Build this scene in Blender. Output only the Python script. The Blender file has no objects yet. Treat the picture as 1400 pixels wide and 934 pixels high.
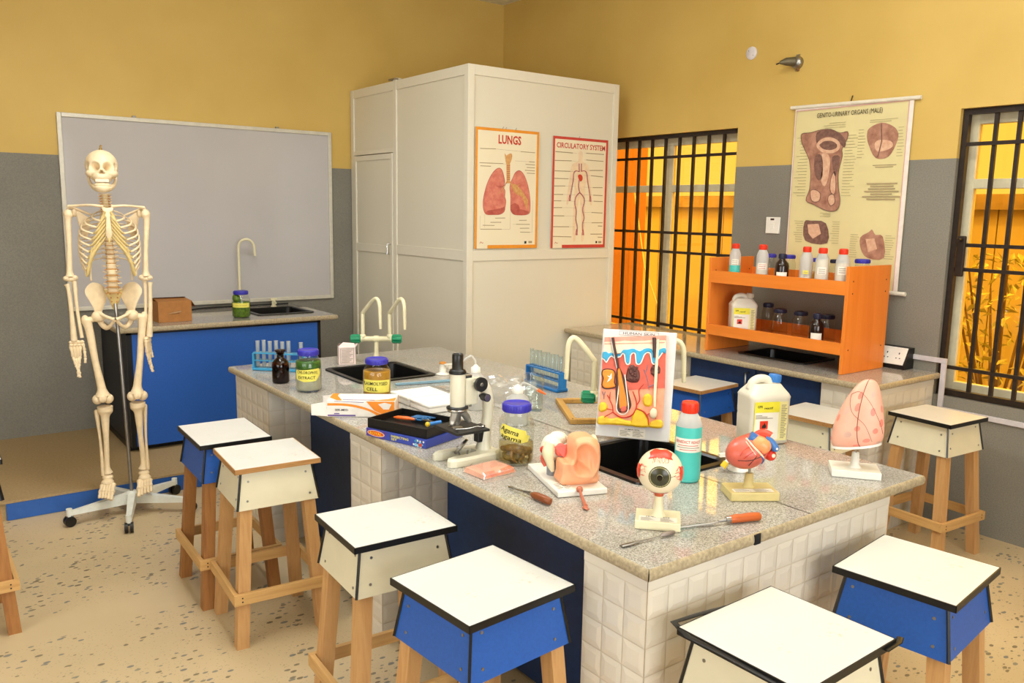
import bpy, bmesh, math, random
from mathutils import Vector, Matrix, Euler
random.seed(7)
SC = bpy.context.scene
COL = SC.collection
PI = math.pi
def R(d): return math.radians(d)

# ------------------------------------------------------------------ materials
def lin(h):
    if isinstance(h, str):
        h = h.lstrip('#'); c = [int(h[i:i+2], 16)/255 for i in (0, 2, 4)]
    else: c = h
    return tuple((x/12.92 if x <= .04045 else ((x+.055)/1.055)**2.4) for x in c) + (1,)
class NT:
    """tiny node-tree helper"""
    def __init__(s, name):
        s.m = bpy.data.materials.new(name); s.m.use_nodes = True
        s.t = s.m.node_tree; s.n = s.t.nodes; s.l = s.t.links
        s.b = s.n['Principled BSDF']; s.out = s.n['Material Output']
    def new(s, t, **k):
        x = s.n.new(t)
        for a, v in k.items():
            if a[0] == '_': x.inputs[a[1:]].default_value = v
            else: setattr(x, a, v)
        return x
    def link(s, a, b): s.l.new(a, b)
    def coord(s, scale=(1, 1, 1), kind='Object', rot=(0, 0, 0)):
        tc = s.new('ShaderNodeTexCoord'); mp = s.new('ShaderNodeMapping')
        mp.inputs['Scale'].default_value = scale; mp.inputs['Rotation'].default_value = rot
        s.link(tc.outputs[kind], mp.inputs['Vector']); return mp.outputs['Vector']
    def noise(s, v, scale, detail=4, rough=.5):
        x = s.new('ShaderNodeTexNoise'); x.inputs['Scale'].default_value = scale
        x.inputs['Detail'].default_value = detail; x.inputs['Roughness'].default_value = rough
        s.link(v, x.inputs['Vector']); return x.outputs['Fac']
    def voro(s, v, scale, out='Distance', rnd=1):
        x = s.new('ShaderNodeTexVoronoi'); x.inputs['Scale'].default_value = scale
        x.inputs['Randomness'].default_value = rnd
        s.link(v, x.inputs['Vector']); return x.outputs[out]
    def ramp(s, f, stops, const=False):
        x = s.new('ShaderNodeValToRGB'); e = x.color_ramp.elements
        if const: x.color_ramp.interpolation = 'CONSTANT'
        while len(e) > 1: e.remove(e[-1])
        e[0].position, e[0].color = stops[0][0], stops[0][1]
        for p, c in stops[1:]:
            q = e.new(p); q.color = c
        s.link(f, x.inputs['Fac']); return x.outputs['Color']
    def mix(s, f, a, b, blend='MIX'):
        x = s.new('ShaderNodeMix', data_type='RGBA', blend_type=blend)
        for sock, val in ((x.inputs[0], f), (x.inputs[6], a), (x.inputs[7], b)):
            if hasattr(val, 'is_linked') or hasattr(val, 'links'): s.link(val, sock)
            else: sock.default_value = val
        return x.outputs[2]
    def math(s, op, a, b=0.0):
        x = s.new('ShaderNodeMath', operation=op)
        for sock, val in ((x.inputs[0], a), (x.inputs[1], b)):
            if hasattr(val, 'links'): s.link(val, sock)
            else: sock.default_value = val
        return x.outputs[0]
    def bump(s, h, strength=.2, dist=.002):
        x = s.new('ShaderNodeBump'); x.inputs['Strength'].default_value = strength
        x.inputs['Distance'].default_value = dist
        s.link(h, x.inputs['Height']); s.link(x.outputs['Normal'], s.b.inputs['Normal'])
    def col(s, c):
        if hasattr(c, 'links'): s.link(c, s.b.inputs['Base Color'])
        else: s.b.inputs['Base Color'].default_value = c
    def set(s, rough=.5, metal=0, spec=.5, trans=0, ior=1.45, coat=0, sss=0):
        b = s.b.inputs
        b['Roughness'].default_value = rough; b['Metallic'].default_value = metal
        b['Specular IOR Level'].default_value = spec; b['Transmission Weight'].default_value = trans
        b['IOR'].default_value = ior; b['Coat Weight'].default_value = coat
        if sss: b['Subsurface Weight'].default_value = sss; b['Subsurface Radius'].default_value = (.01, .006, .004)
MATS = {}
def plain(name, c, rough=.5, metal=0, spec=.5, var=.06, vscale=30, bump=0, **k):
    """a base colour with gentle procedural mottling"""
    if name in MATS: return MATS[name]
    n = NT(name); c = lin(c); v = n.coord()
    f = n.noise(v, vscale, 3)
    lo = tuple(max(0, x*(1-var)) for x in c[:3])+(1,); hi = tuple(min(1, x*(1+var)) for x in c[:3])+(1,)
    n.col(n.ramp(f, [(.3, lo), (.7, hi)])); n.set(rough, metal, spec, **k)
    if bump: n.bump(f, bump)
    MATS[name] = n.m; return n.m
def clearmat(name, tint, gloss=.08, rough=.05, frost=0.0, thin=True):
    """thin see-through plastic or glass: tinted transparency under a Fresnel gloss"""
    if name in MATS: return MATS[name]
    n = NT(name); n.n.remove(n.b)
    tr = n.new('ShaderNodeBsdfTransparent'); tr.inputs['Color'].default_value = tint if len(tint) == 4 else tuple(tint)+(1,)
    gl = n.new('ShaderNodeBsdfGlossy'); gl.inputs['Roughness'].default_value = rough
    lw = n.new('ShaderNodeLayerWeight'); lw.inputs['Blend'].default_value = .5
    ad = n.math('MULTIPLY_ADD', n.math('POWER', lw.outputs['Facing'], 4.0), .55); ad.node.inputs[2].default_value = gloss*.35
    m1 = n.new('ShaderNodeMixShader'); n.link(ad, m1.inputs[0]); n.link(tr.outputs[0], m1.inputs[1]); n.link(gl.outputs[0], m1.inputs[2])
    last = m1.outputs[0]
    if frost:
        df = n.new('ShaderNodeBsdfDiffuse'); df.inputs['Color'].default_value = (.85, .85, .83, 1)
        ts = n.new('ShaderNodeBsdfTranslucent'); ts.inputs['Color'].default_value = (.85, .85, .83, 1)
        a = n.new('ShaderNodeMixShader'); a.inputs[0].default_value = .45
        n.link(df.outputs[0], a.inputs[1]); n.link(ts.outputs[0], a.inputs[2])
        m2 = n.new('ShaderNodeMixShader'); m2.inputs[0].default_value = frost
        n.link(last, m2.inputs[1]); n.link(a.outputs[0], m2.inputs[2]); last = m2.outputs[0]
    n.link(last, n.out.inputs['Surface']); MATS[name] = n.m; return n.m
def wood(name, c1, c2, scale=6, axis='z', rough=.55):
    if name in MATS: return MATS[name]
    n = NT(name); s = {'x': (.06, 1, 1), 'y': (1, .06, 1), 'z': (1, 1, .06)}[axis]
    v = n.coord(tuple(q*scale*6 for q in s)); f = n.noise(v, 1.4, 6, .6)
    v2 = n.coord(); g = n.noise(v2, 3, 2)
    c = n.ramp(f, [(.25, lin(c2)), (.5, lin(c1)), (.75, lin(c2))])
    c = n.mix(n.ramp(g, [(.35, (0, 0, 0, 1)), (.75, (.35, .35, .35, 1))]), c, lin(c2))
    n.col(c); n.set(rough, 0, .35); n.bump(f, .12, .001); MATS[name] = n.m; return n.m

# ------------------------------------------------------------------ mesh builder
class MB:
    def __init__(s): s.v = []; s.f = []; s.m = []; s.sm = []; s.mats = []; s.X = Matrix()
    def mi(s, mat):
        if mat not in s.mats: s.mats.append(mat)
        return s.mats.index(mat)
    def add(s, vs, fs, mat, smooth=False):
        o = len(s.v); i = s.mi(mat)
        s.v += [s.X @ Vector(p) for p in vs]
        for f in fs:
            s.f.append([o+k for k in f]); s.m.append(i); s.sm.append(smooth)
        return s
    def at(s, loc=(0, 0, 0), rot=(0, 0, 0), scale=(1, 1, 1)):
        s.X = Matrix.Translation(loc) @ Euler(rot).to_matrix().to_4x4() @ Matrix.Diagonal((*scale, 1)); return s
    def mat(s, M): s.X = M; return s
    def box(s, a, b, mat, bev=0):
        """from corner a to corner b, bevelled edges if bev"""
        x0, y0, z0 = (min(a[i], b[i]) for i in range(3)); x1, y1, z1 = (max(a[i], b[i]) for i in range(3))
        if not bev:
            v = [(x0, y0, z0), (x1, y0, z0), (x1, y1, z0), (x0, y1, z0), (x0, y0, z1), (x1, y0, z1), (x1, y1, z1), (x0, y1, z1)]
            return s.add(v, [(0, 3, 2, 1), (4, 5, 6, 7), (0, 1, 5, 4), (1, 2, 6, 5), (2, 3, 7, 6), (3, 0, 4, 7)], mat)
        bm = bmesh.new(); bmesh.ops.create_cube(bm, size=1)
        for q in bm.verts:
            q.co = Vector(((x0+x1)/2+q.co.x*(x1-x0), (y0+y1)/2+q.co.y*(y1-y0), (z0+z1)/2+q.co.z*(z1-z0)))
        bmesh.ops.bevel(bm, geom=bm.edges[:], offset=min(bev, .45*min(x1-x0, y1-y0, z1-z0)), segments=2, profile=.5, affect='EDGES')
        return s.frombm(bm, mat, False)
    def frombm(s, bm, mat, smooth=True):
        bm.verts.index_update()
        s.add([q.co.copy() for q in bm.verts], [[q.index for q in f.verts] for f in bm.faces], mat, smooth); bm.free(); return s
    def tube(s, pts, rad, mat, n=10, smooth=True, caps=True, flat=1.0):
        """swept round section through pts; rad number or list"""
        P = [Vector(p) for p in pts]; k = len(P)
        r = rad if isinstance(rad, (list, tuple)) else [rad]*k
        t0 = (P[1]-P[0]).normalized(); up = Vector((0, 0, 1)) if abs(t0.z) < .9 else Vector((1, 0, 0))
        u = t0.cross(up).normalized(); vs = []; fs = []
        for i in range(k):
            t = ((P[min(i+1, k-1)]-P[i]).normalized()+(P[i]-P[max(i-1, 0)]).normalized())
            t = t.normalized() if t.length > 1e-6 else t0
            u = (u-t*u.dot(t)).normalized(); w = t.cross(u)
            for j in range(n):
                a = 2*PI*j/n; vs.append(P[i]+(u*math.cos(a)+w*math.sin(a)*flat)*r[i])
        for i in range(k-1):
            for j in range(n):
                fs.append((i*n+j, i*n+(j+1) % n, (i+1)*n+(j+1) % n, (i+1)*n+j))
        s.add(vs, fs, mat, smooth)
        if caps: s.add(vs[:n], [tuple(range(n-1, -1, -1))], mat); s.add(vs[-n:], [tuple(range(n))], mat)
        return s
    def cyl(s, a, b, r, mat, r2=None, n=20, smooth=True):
        return s.tube([a, b], [r, r if r2 is None else r2], mat, n, smooth)
    def lathe(s, prof, mat, n=28, c=(0, 0, 0), smooth=True, sx=1, sy=1):
        """profile of (radius, z) turned about z"""
        vs = []; fs = []
        for r, z in prof:
            for j in range(n):
                a = 2*PI*j/n; vs.append((c[0]+r*math.cos(a)*sx, c[1]+r*math.sin(a)*sy, c[2]+z))
        for i in range(len(prof)-1):
            for j in range(n): fs.append((i*n+j, i*n+(j+1) % n, (i+1)*n+(j+1) % n, (i+1)*n+j))
        return s.add(vs, fs, mat, smooth)
    def ball(s, c, r, mat, seg=16, rings=10, smooth=True):
        rr = r if isinstance(r, (list, tuple)) else (r, r, r); vs = []; fs = []
        vs.append((c[0], c[1], c[2]+rr[2]))
        for i in range(1, rings):
            t = PI*i/rings
            for j in range(seg):
                a = 2*PI*j/seg; vs.append((c[0]+rr[0]*math.sin(t)*math.cos(a), c[1]+rr[1]*math.sin(t)*math.sin(a), c[2]+rr[2]*math.cos(t)))
        vs.append((c[0], c[1], c[2]-rr[2])); L = len(vs)-1
        for j in range(seg): fs.append((0, 1+j, 1+(j+1) % seg))
        for i in range(rings-2):
            for j in range(seg):
                fs.append((1+i*seg+j, 1+(i+1)*seg+j, 1+(i+1)*seg+(j+1) % seg, 1+i*seg+(j+1) % seg))
        for j in range(seg): fs.append((1+(rings-2)*seg+j, L, 1+(rings-2)*seg+(j+1) % seg))
        return s.add(vs, fs, mat, smooth)
    def prism(s, poly, z0, z1, mat, top=None, smooth=False):
        """2-D outline (x, y) raised from z0 to z1"""
        n = len(poly)
        ar = sum(poly[i][0]*poly[(i+1) % n][1]-poly[(i+1) % n][0]*poly[i][1] for i in range(n))
        if ar < 0: poly = poly[::-1]
        vs = [(x, y, z0) for x, y in poly]+[(x, y, z1) for x, y in poly]
        s.add(vs, [(i, (i+1) % n, n+(i+1) % n, n+i) for i in range(n)], mat, smooth)
        s.add(vs[n:], [tuple(range(n))], top or mat); s.add(vs[:n], [tuple(range(n-1, -1, -1))], mat)
        return s
    def flat(s, poly, z, mat):
        n = len(poly)
        ar = sum(poly[i][0]*poly[(i+1) % n][1]-poly[(i+1) % n][0]*poly[i][1] for i in range(n))
        if ar < 0: poly = poly[::-1]
        return s.add([(x, y, z) for x, y in poly], [tuple(range(n))], mat)
    def rect(s, x0, y0, x1, y1, z, mat): return s.flat([(x0, y0), (x1, y0), (x1, y1), (x0, y1)], z, mat)
    def line(s, pts, w, z, mat):
        """flat ribbon along a 2-D polyline"""
        for (a, b), (c, d) in zip(pts[:-1], pts[1:]):
            L = math.hypot(c-a, d-b) or 1; px, py = -(d-b)/L*w/2, (c-a)/L*w/2; ex, ey = (c-a)/L*w*.3, (d-b)/L*w*.3
            s.flat([(a-ex+px, b-ey+py), (a-ex-px, b-ey-py), (c+ex-px, d+ey-py), (c+ex+px, d+ey+py)], z, mat)
        return s
    def text(s, body, cx, cy, h, z, mat, w=None, align='c', fn=None, bold=0, slant=0):
        """lettering lying in the xy plane; fn maps (x, y, z) to a bent surface"""
        vs, fs = letters(body, bold)
        xs = [p[0] for p in vs]; ys = [p[1] for p in vs]
        x0, x1 = min(xs), max(xs); k = h/.73; kx = k if w is None else w/(x1-x0)
        ox = {'c': (x0+x1)/2, 'l': x0, 'r': x1}[align]
        q = [(cx+(p[0]-ox)*kx+slant*(p[1]*k), cy+p[1]*k-h/2, z) for p in vs]
        if fn: q = [fn(*p) for p in q]
        return s.add(q, fs, mat)
    def build(s, name, parent=None, label=None, loc=None, rot=None):
        me = bpy.data.meshes.new(name); me.from_pydata([tuple(p) for p in s.v], [], s.f)
        for m in s.mats: me.materials.append(m)
        me.polygons.foreach_set('material_index', s.m); me.polygons.foreach_set('use_smooth', s.sm)
        me.update(); o = bpy.data.objects.new(name, me); COL.objects.link(o)
        if parent: o.parent = parent
        if loc: o.location = loc
        if rot: o.rotation_euler = rot
        if label: o['label'] = label
        return o
_LET = {}
def letters(body, bold=0):
    key = (body, bold)
    if key in _LET: return _LET[key]
    cu = bpy.data.curves.new('t', 'FONT'); cu.body = body; cu.size = 1; cu.offset = bold; cu.resolution_u = 2
    ob = bpy.data.objects.new('t', cu); COL.objects.link(ob)
    dg = bpy.context.evaluated_depsgraph_get(); me = ob.evaluated_get(dg).to_mesh()
    vs = [tuple(v.co) for v in me.vertices]; fs = [tuple(p.vertices) for p in me.polygons]
    ob.evaluated_get(dg).to_mesh_clear(); bpy.data.objects.remove(ob); bpy.data.curves.remove(cu)
    _LET[key] = (vs, fs); return vs, fs

# ------------------------------------------------------------------ scene objects
def tag(o, label, cat, group=None):
    o['label'] = label; o['category'] = cat
    if group: o['group'] = group
    return o
def thing(name, label, cat, loc=(0, 0, 0), rz=0, group=None):
    o = bpy.data.objects.new(name, None); o.empty_display_size = .05; COL.objects.link(o)
    o.location = loc; o.rotation_euler = (0, 0, R(rz)); return tag(o, label, cat, group)
def struct(o, label=None):
    o['kind'] = 'structure'
    if label: o['label'] = label
    return o
def dup(root, loc, rz, label, group=None):
    r = root.copy(); COL.objects.link(r); r.location = loc; r.rotation_euler = (0, 0, R(rz)); r['label'] = label
    if group: r['group'] = group
    for ch in list(root.children):
        c = ch.copy(); COL.objects.link(c); c.parent = r
        for g in list(ch.children):
            d = g.copy(); COL.objects.link(d); d.parent = c
    return r
def arc(cx, cy, r, a0, a1, n=12, ry=None):
    return [(cx+r*math.cos(R(a0+(a1-a0)*i/n)), cy+(ry or r)*math.sin(R(a0+(a1-a0)*i/n))) for i in range(n+1)]
def smooth_path(pts, k=6):
    """Catmull-Rom through 2-D or 3-D points"""
    P = [Vector(p) for p in pts]; out = []
    for i in range(len(P)-1):
        a, b, c, d = P[max(i-1, 0)], P[i], P[i+1], P[min(i+2, len(P)-1)]
        for j in range(k):
            t = j/k
            out.append(.5*((2*b)+(c-a)*t+(2*a-5*b+4*c-d)*t*t+(3*b-a-3*c+d)*t**3))
    out.append(P[-1]); return out
def closed(pts, k=5):
    P = [Vector(p) for p in pts]; n = len(P); out = []
    for i in range(n):
        a, b, c, d = P[(i-1) % n], P[i], P[(i+1) % n], P[(i+2) % n]
        for j in range(k):
            t = j/k
            q = .5*((2*b)+(c-a)*t+(2*a-5*b+4*c-d)*t*t+(3*b-a-3*c+d)*t**3); out.append(tuple(q))
    return out
# ================================================================== the room
XR, YB, XL, YF, ZC = 4.206, 5.81, -2.2, -2.6, 3.22
def wall_mat():
    n = NT('two_tone_wall_paint'); v = n.coord()
    sep = n.new('ShaderNodeSeparateXYZ'); n.link(v, sep.inputs[0])
    up = n.math('GREATER_THAN', sep.outputs[2], 1.835)
    a = n.noise(v, 2.2, 3); b = n.noise(v, 160, 2)
    yel = n.ramp(a, [(.3, lin('#cdab5c')), (.7, lin('#d6b566'))])
    gry = n.ramp(a, [(.3, lin('#827d71')), (.7, lin('#8d887b'))])
    gry = n.mix(n.ramp(b, [(.35, (0, 0, 0, 1)), (.7, (.5, .5, .5, 1))]), gry, lin('#6b6a66'))
    n.col(n.mix(up, gry, yel)); n.set(.55, 0, .3); n.bump(b, .12, .001); return n.m
M_WALL = wall_mat()
def floor_mat():
    n = NT('chipped_terrazzo'); v = n.coord()
    base = n.ramp(n.noise(v, 1.3, 4), [(.3, lin('#b8a27c')), (.7, lin('#c9b28c'))])
    st = n.coord((34, 60, 1), rot=(0, 0, .35)); d = n.voro(st, 1.0, 'Distance'); c = n.voro(st, 1.0, 'Color')
    sep = n.new('ShaderNodeSeparateColor'); n.link(c, sep.inputs[0])
    size = n.math('MULTIPLY', sep.outputs[0], .50)
    chip = n.math('LESS_THAN', d, size); pick = n.math('GREATER_THAN', sep.outputs[1], .38)
    patch = n.math('GREATER_THAN', n.noise(v, 3.2, 3), .46)
    st2 = n.coord((70, 95, 1), rot=(0, 0, -.5)); d2 = n.voro(st2, 1.0, 'Distance')
    small = n.math('LESS_THAN', d2, .2)
    sp = n.new('ShaderNodeSeparateXYZ'); n.link(v, sp.inputs[0])
    band = n.math('LESS_THAN', n.math('ABSOLUTE', n.math('SUBTRACT', sp.outputs[1], 3.28)), .1)
    keep = n.math('SUBTRACT', 1.0, band)
    f = n.math('MULTIPLY', n.math('MULTIPLY', n.math('MULTIPLY', chip, pick), patch), keep)
    chipc = n.ramp(sep.outputs[2], [(0, lin('#566066')), (.5, lin('#7c7a68')), (.8, lin('#5d5340'))])
    c1 = n.mix(n.math('MULTIPLY', f, .8), base, chipc)
    c1 = n.mix(n.math('MULTIPLY', n.math('MULTIPLY', small, keep), .30), c1, lin('#6a6250'))
    n.col(c1); n.set(.42, 0, .4); return n.m
M_FLOOR = floor_mat()
M_CEIL = plain('ceiling_paint', '#e4e0cc', .7)
def slab(name, a, b, m, label=None): return struct(MB().box(a, b, m).build(name), label)
slab('floor', (XL-.15, YF-.15, -.1), (XR+.15, YB+.15, 0), M_FLOOR)
slab('ceiling', (XL-.15, YF-.15, ZC), (XR+.15, YB+.15, ZC+.1), M_CEIL)
slab('wall_back', (XL-.15, YB, 0), (XR+.15, YB+.15, ZC), M_WALL)
slab('wall_left', (XL-.15, YF, 0), (XL, YB, ZC), M_WALL)
slab('wall_front', (XL-.15, YF-.15, 0), (XR+.15, YF, ZC), M_WALL)
# right wall with its two window openings
W1, W2, ZS, ZH = (3.35, 4.65), (.72, 2.02), .656, 2.07
m = MB(); T = .16
m.box((XR, YF, 0), (XR+T, YB, ZS), M_WALL); m.box((XR, YF, ZH), (XR+T, YB, ZC), M_WALL)
for y0, y1 in ((YF, W2[0]), (W2[1], W1[0]), (W1[1], YB)): m.box((XR, y0, ZS), (XR+T, y1, ZH), M_WALL)
struct(m.build('wall_right'))

# windows: aluminium frame, amber panes, black security bars
M_ALU = plain('pale_window_frame', '#d6cdae', .4, 0, .5)
M_BAR = plain('dark_bar_paint', '#2b2018', .45, .2, .5, var=.3)
M_AMBER = clearmat('amber_window_glass', (1.0, .75, .25), .1, .02)
M_CONC = plain('sill_plaster', '#8d7a5e', .8, var=.2)
def window(name, y0, y1, verts, horiz, mull, frame_l, latch=False):
    root = bpy.data.objects.new(name, None); COL.objects.link(root); struct(root)
    xg, f = XR+.115, .05
    fr = MB(); d = .022
    rail = (1.69, 1.738)
    for a, b in (((y0, ZS), (y0+f, ZH)), ((y1-f, ZS), (y1, ZH)), ((y0, ZH-f-.02), (y1, ZH)), ((y0, ZS), (y1, ZS+f+.015)), ((y0, rail[0]), (y1, rail[1])),
                 ((mull-.042, ZS), (mull+.042, ZH))):
        d -= .0009; fr.box((xg-d, a[0], a[1]), (xg+d, b[0], b[1]), M_ALU, .004)
    fr.build('window_frame', root)
    gs = MB()
    for a, b in ((y0+f, mull-.042), (mull+.042, y1-f)):
        for z0, z1 in ((ZS+.06, rail[0]), (rail[1], ZH-.06)):
            gs.box((xg-.002, a, z0), (xg+.002, b, z1), M_AMBER)
    gs.build('glass_panes', root)
    xb = XR+.045; br = MB()
    for y in verts: br.box((xb-.008, y-.009, ZS+.01), (xb+.008, y+.009, ZH-.01), M_BAR)
    for z in horiz: br.box((xb-.016, y0+.005, z-.009), (xb-.002, y1-.005, z+.009), M_BAR)
    for a, b in (((y0, ZS), (y0+.03, ZH)), ((y1-.03, ZS), (y1, ZH)), ((y0, ZH-.03), (y1, ZH)), ((y0, ZS), (y1, ZS+.035))) if frame_l else (((y0, ZH-.028), (y1, ZH)),):
        dd = .0008*(a[0] == y0)+.0004*(b[1] == ZH); br.box((xb-.02+dd, a[0]+.001+dd, a[1]+.001+dd), (xb+.012-dd, b[0]-.001-dd, b[1]-.001-dd), M_BAR)
    br.build('security_bars', root, 'black welded security bars')
    if latch:
        h = MB(); h.box((xb-.03, y1-.075, 1.26), (xb-.012, y1-.035, 1.46), M_BAR, .006); h.cyl((xb-.02, y1-.055, 1.44), (xb-.06, y1-.055, 1.44), .008, M_BAR)
        h.build('window_latch', root)
    return root
window('window_1', W1[0], W1[1], [3.485+.1237*i for i in range(-1, 10) if i >= 0], (1.92, 1.417, 1.287, .787), 3.998, False)
window('window_2', W2[0], W2[1], [1.87-.104*i for i in range(11)], (1.902, 1.415, 1.295, .801), 1.20, True, True)
# surface trunking beside and below the right-hand window
M_TRUNK = plain('pale_plastic_trunking', '#c9c2c4', .45)
m = MB(); t0 = XR-.014
m.box((t0, 1.965, .822), (XR, 2.27, .847), M_TRUNK, .002); m.box((t0, 1.965, .575), (XR, 1.99, .822), M_TRUNK, .002)
m.box((t0, -1.5, .575), (XR, 1.965, .6), M_TRUNK, .002); struct(m.build('trim_1'))
# dark skirting stain-free: the platform along the back wall
M_CARP = plain('platform_screed', '#a38a62', .8, var=.12, vscale=90, bump=.1)
M_PBLUE = plain('blue_riser_laminate', '#2a5ba6', .4)
m = MB(); YP = 4.566
m.box((-1.4, YP, 0), (4.0, YB, .09), M_CARP); m.box((-1.4, YP-.012, .088), (2.78, YB, .1), M_CARP)
p = struct(m.build('platform'), 'low beige platform along the back wall')
MB().box((.345, YP-.01, .002), (2.78, YP-.001, .087), M_PBLUE).build('riser', p, 'blue riser board')

# ------------------------------------------------------------------ outside the windows
M_GRND = plain('yard_concrete', '#8d8474', .9, var=.15, vscale=3)
struct(MB().box((XR+.2, -8, -.3), (14, 14, -.2), M_GRND).build('ground'), 'pale concrete yard outside the windows')
M_FENCE = plain('cream_boundary_wall', '#b8a272', .8, var=.05, vscale=2)
M_ROOF = plain('rust_coping', '#9c8058', .7, var=.3, vscale=5)
m = MB()
for i in range(40):
    m.box((7.0, -6+i*.45, -.2), (7.06, -6+i*.45+.44, 1.62), M_FENCE)
o = struct(m.build('boundary_wall'), 'cream panelled wall across the yard')
m = MB()
m.box((6.93, -6, 1.62), (7.13, 12.1, 1.74), M_ROOF)
m.build('coping', o, 'rust-coloured coping')
# a porch post and a shrub
M_POST = plain('terracotta_post', '#b8743f', .7)
tag(MB().box((5.55, 5.60, -.2), (5.75, 5.95, 2.9), M_POST, .01).build('porch_post'), 'terracotta porch post outside the window behind the booth', 'post')
M_LEAF = plain('shrub_leaf', '#a9a25c', .6, var=.12, vscale=8)
M_BARK = plain('shrub_bark', '#6b5238', .8)
sh = thing('shrub', 'leafy green shrub outside the right-hand window', 'shrub', (6.15, 2.52, -.2))
m = MB(); rnd = random.Random(3)
for i in range(520):
    a, t, q = rnd.uniform(0, 2*PI), rnd.uniform(.3, 1.5), rnd.uniform(.0, 1)**.5
    rr = .55*q*math.sin(min(1, (t-.1)/1.75)*PI)**.6 if t < 1.8 else .1
    c = Vector((rr*math.cos(a), rr*math.sin(a)*1.1, t)); e = Euler((rnd.uniform(-1, 1), rnd.uniform(-1, 1), rnd.uniform(0, 6))).to_matrix()
    L = rnd.uniform(.03, .055)
    m.add([c+e @ Vector(p) for p in ((-L, 0, 0), (0, L*.4, .01), (L, 0, 0), (0, -L*.4, .01))], [(0, 1, 2, 3)], M_LEAF)
m.build('foliage', sh)
m = MB()
for i in range(9):
    a = i*.7; m.tube([(0, 0, 0), (.12*math.cos(a), .12*math.sin(a), .5), (.35*math.cos(a), .35*math.sin(a), 1.2+.05*i)], [.018, .014, .006], M_BARK, 6)
m.build('stems', sh)

m = MB(); m.tube([(5.0, 5.02, 1.75), (5.0, 4.86, 1.1), (5.0, 4.62, .66), (5.0, 4.5, -.2)], .006, plain('white_cord', '#f2efe6', .6), 8)
tag(m.build('washing_line'), 'slanting white rope outside the window behind the orange shelf', 'rope')
# ------------------------------------------------------------------ light and camera
w = bpy.data.worlds.new('sky'); SC.world = w; w.use_nodes = True
bg = w.node_tree.nodes['Background']; bg.inputs['Color'].default_value = (1, .97, .92, 1)   # hazy sky, brighter overhead than at the horizon
tc = w.node_tree.nodes.new('ShaderNodeTexCoord'); sp = w.node_tree.nodes.new('ShaderNodeSeparateXYZ'); mr = w.node_tree.nodes.new('ShaderNodeMapRange')
w.node_tree.links.new(tc.outputs['Generated'], sp.inputs[0]); w.node_tree.links.new(sp.outputs[2], mr.inputs[0]); w.node_tree.links.new(mr.outputs[0], bg.inputs['Strength'])
for k, val in ((1, .12), (2, .30), (3, 1.12), (4, 4.5)): mr.inputs[k].default_value = val
def sun(energy, rot):
    l = bpy.data.lights.new('sun', 'SUN'); l.energy = energy; l.angle = R(1); l.color = (1, .95, .86)
    o = bpy.data.objects.new('sun', l); COL.objects.link(o); o.rotation_euler = rot
sun(2.0, (R(30), 0, R(-75)))
def area(name, loc, rot, sx, sy, e, col=(1, 1, 1)):
    l = bpy.data.lights.new(name, 'AREA'); l.shape = 'RECTANGLE'; l.size = sx; l.size_y = sy; l.energy = e; l.color = col
    o = bpy.data.objects.new(name, l); COL.objects.link(o); o.location = loc; o.rotation_euler = rot; return o
# unseen fill lights added under the ceiling and at the walls out of view
area('ceiling_fill', (.9, .4, ZC-.06), (0, 0, 0), 1.3, .5, 6, (.94, .97, 1))  # added ceiling fill without a fixture
area('ceiling_fill', (2.9, 1.5, ZC-.06), (0, 0, 0), .5, 1.3, 14, (.94, .97, 1))
area('ceiling_fill', (1.0, 3.2, ZC-.06), (0, 0, 0), .5, 1.3, 34, (.94, .97, 1))
area('bounce_fill', (1.7, 1.5, 2.45), (R(180), 0, 0), .8, .8, 58, (.94, .97, 1))  # added upward fill that bounces off the ceiling
area('wall_fill', (.6, YF+.03, 1.6), (R(90), 0, 0), 3.0, 1.8, 112, (.93, .97, 1))  # added frontal fill; this wall is closed
area('wall_fill', (XL+.03, 1.0, 1.6), (R(90), 0, R(-90)), 3.0, 1.6, 55, (.93, .97, 1))  # added side fill at the closed left wall
cd = bpy.data.cameras.new('camera'); cam = bpy.data.objects.new('camera', cd); COL.objects.link(cam); SC.camera = cam
cd.sensor_width = 36; cd.lens = 36*1130.355/1400; cd.clip_start = .05
yaw, pit, rol = .642549, -.15586, .0173708
f = Vector((math.sin(yaw)*math.cos(pit), math.cos(yaw)*math.cos(pit), math.sin(pit)))
r = Vector((math.cos(yaw), -math.sin(yaw), 0)); u = r.cross(f)
r2 = math.cos(rol)*r+math.sin(rol)*u; u2 = -math.sin(rol)*r+math.cos(rol)*u
cam.matrix_world = Matrix((( r2.x, u2.x, -f.x, 0), (r2.y, u2.y, -f.y, 0), (r2.z, u2.z, -f.z, 1.54), (0, 0, 0, 1)))
SC.cycles.transparent_max_bounces = 40
vs = SC.view_settings; vs.view_transform = 'Standard'; vs.look = 'None'; vs.gamma = 1; vs.exposure = .25
try: vs.use_curve_mapping = False
except Exception: pass
SC.display_settings.display_device = 'sRGB'
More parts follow.
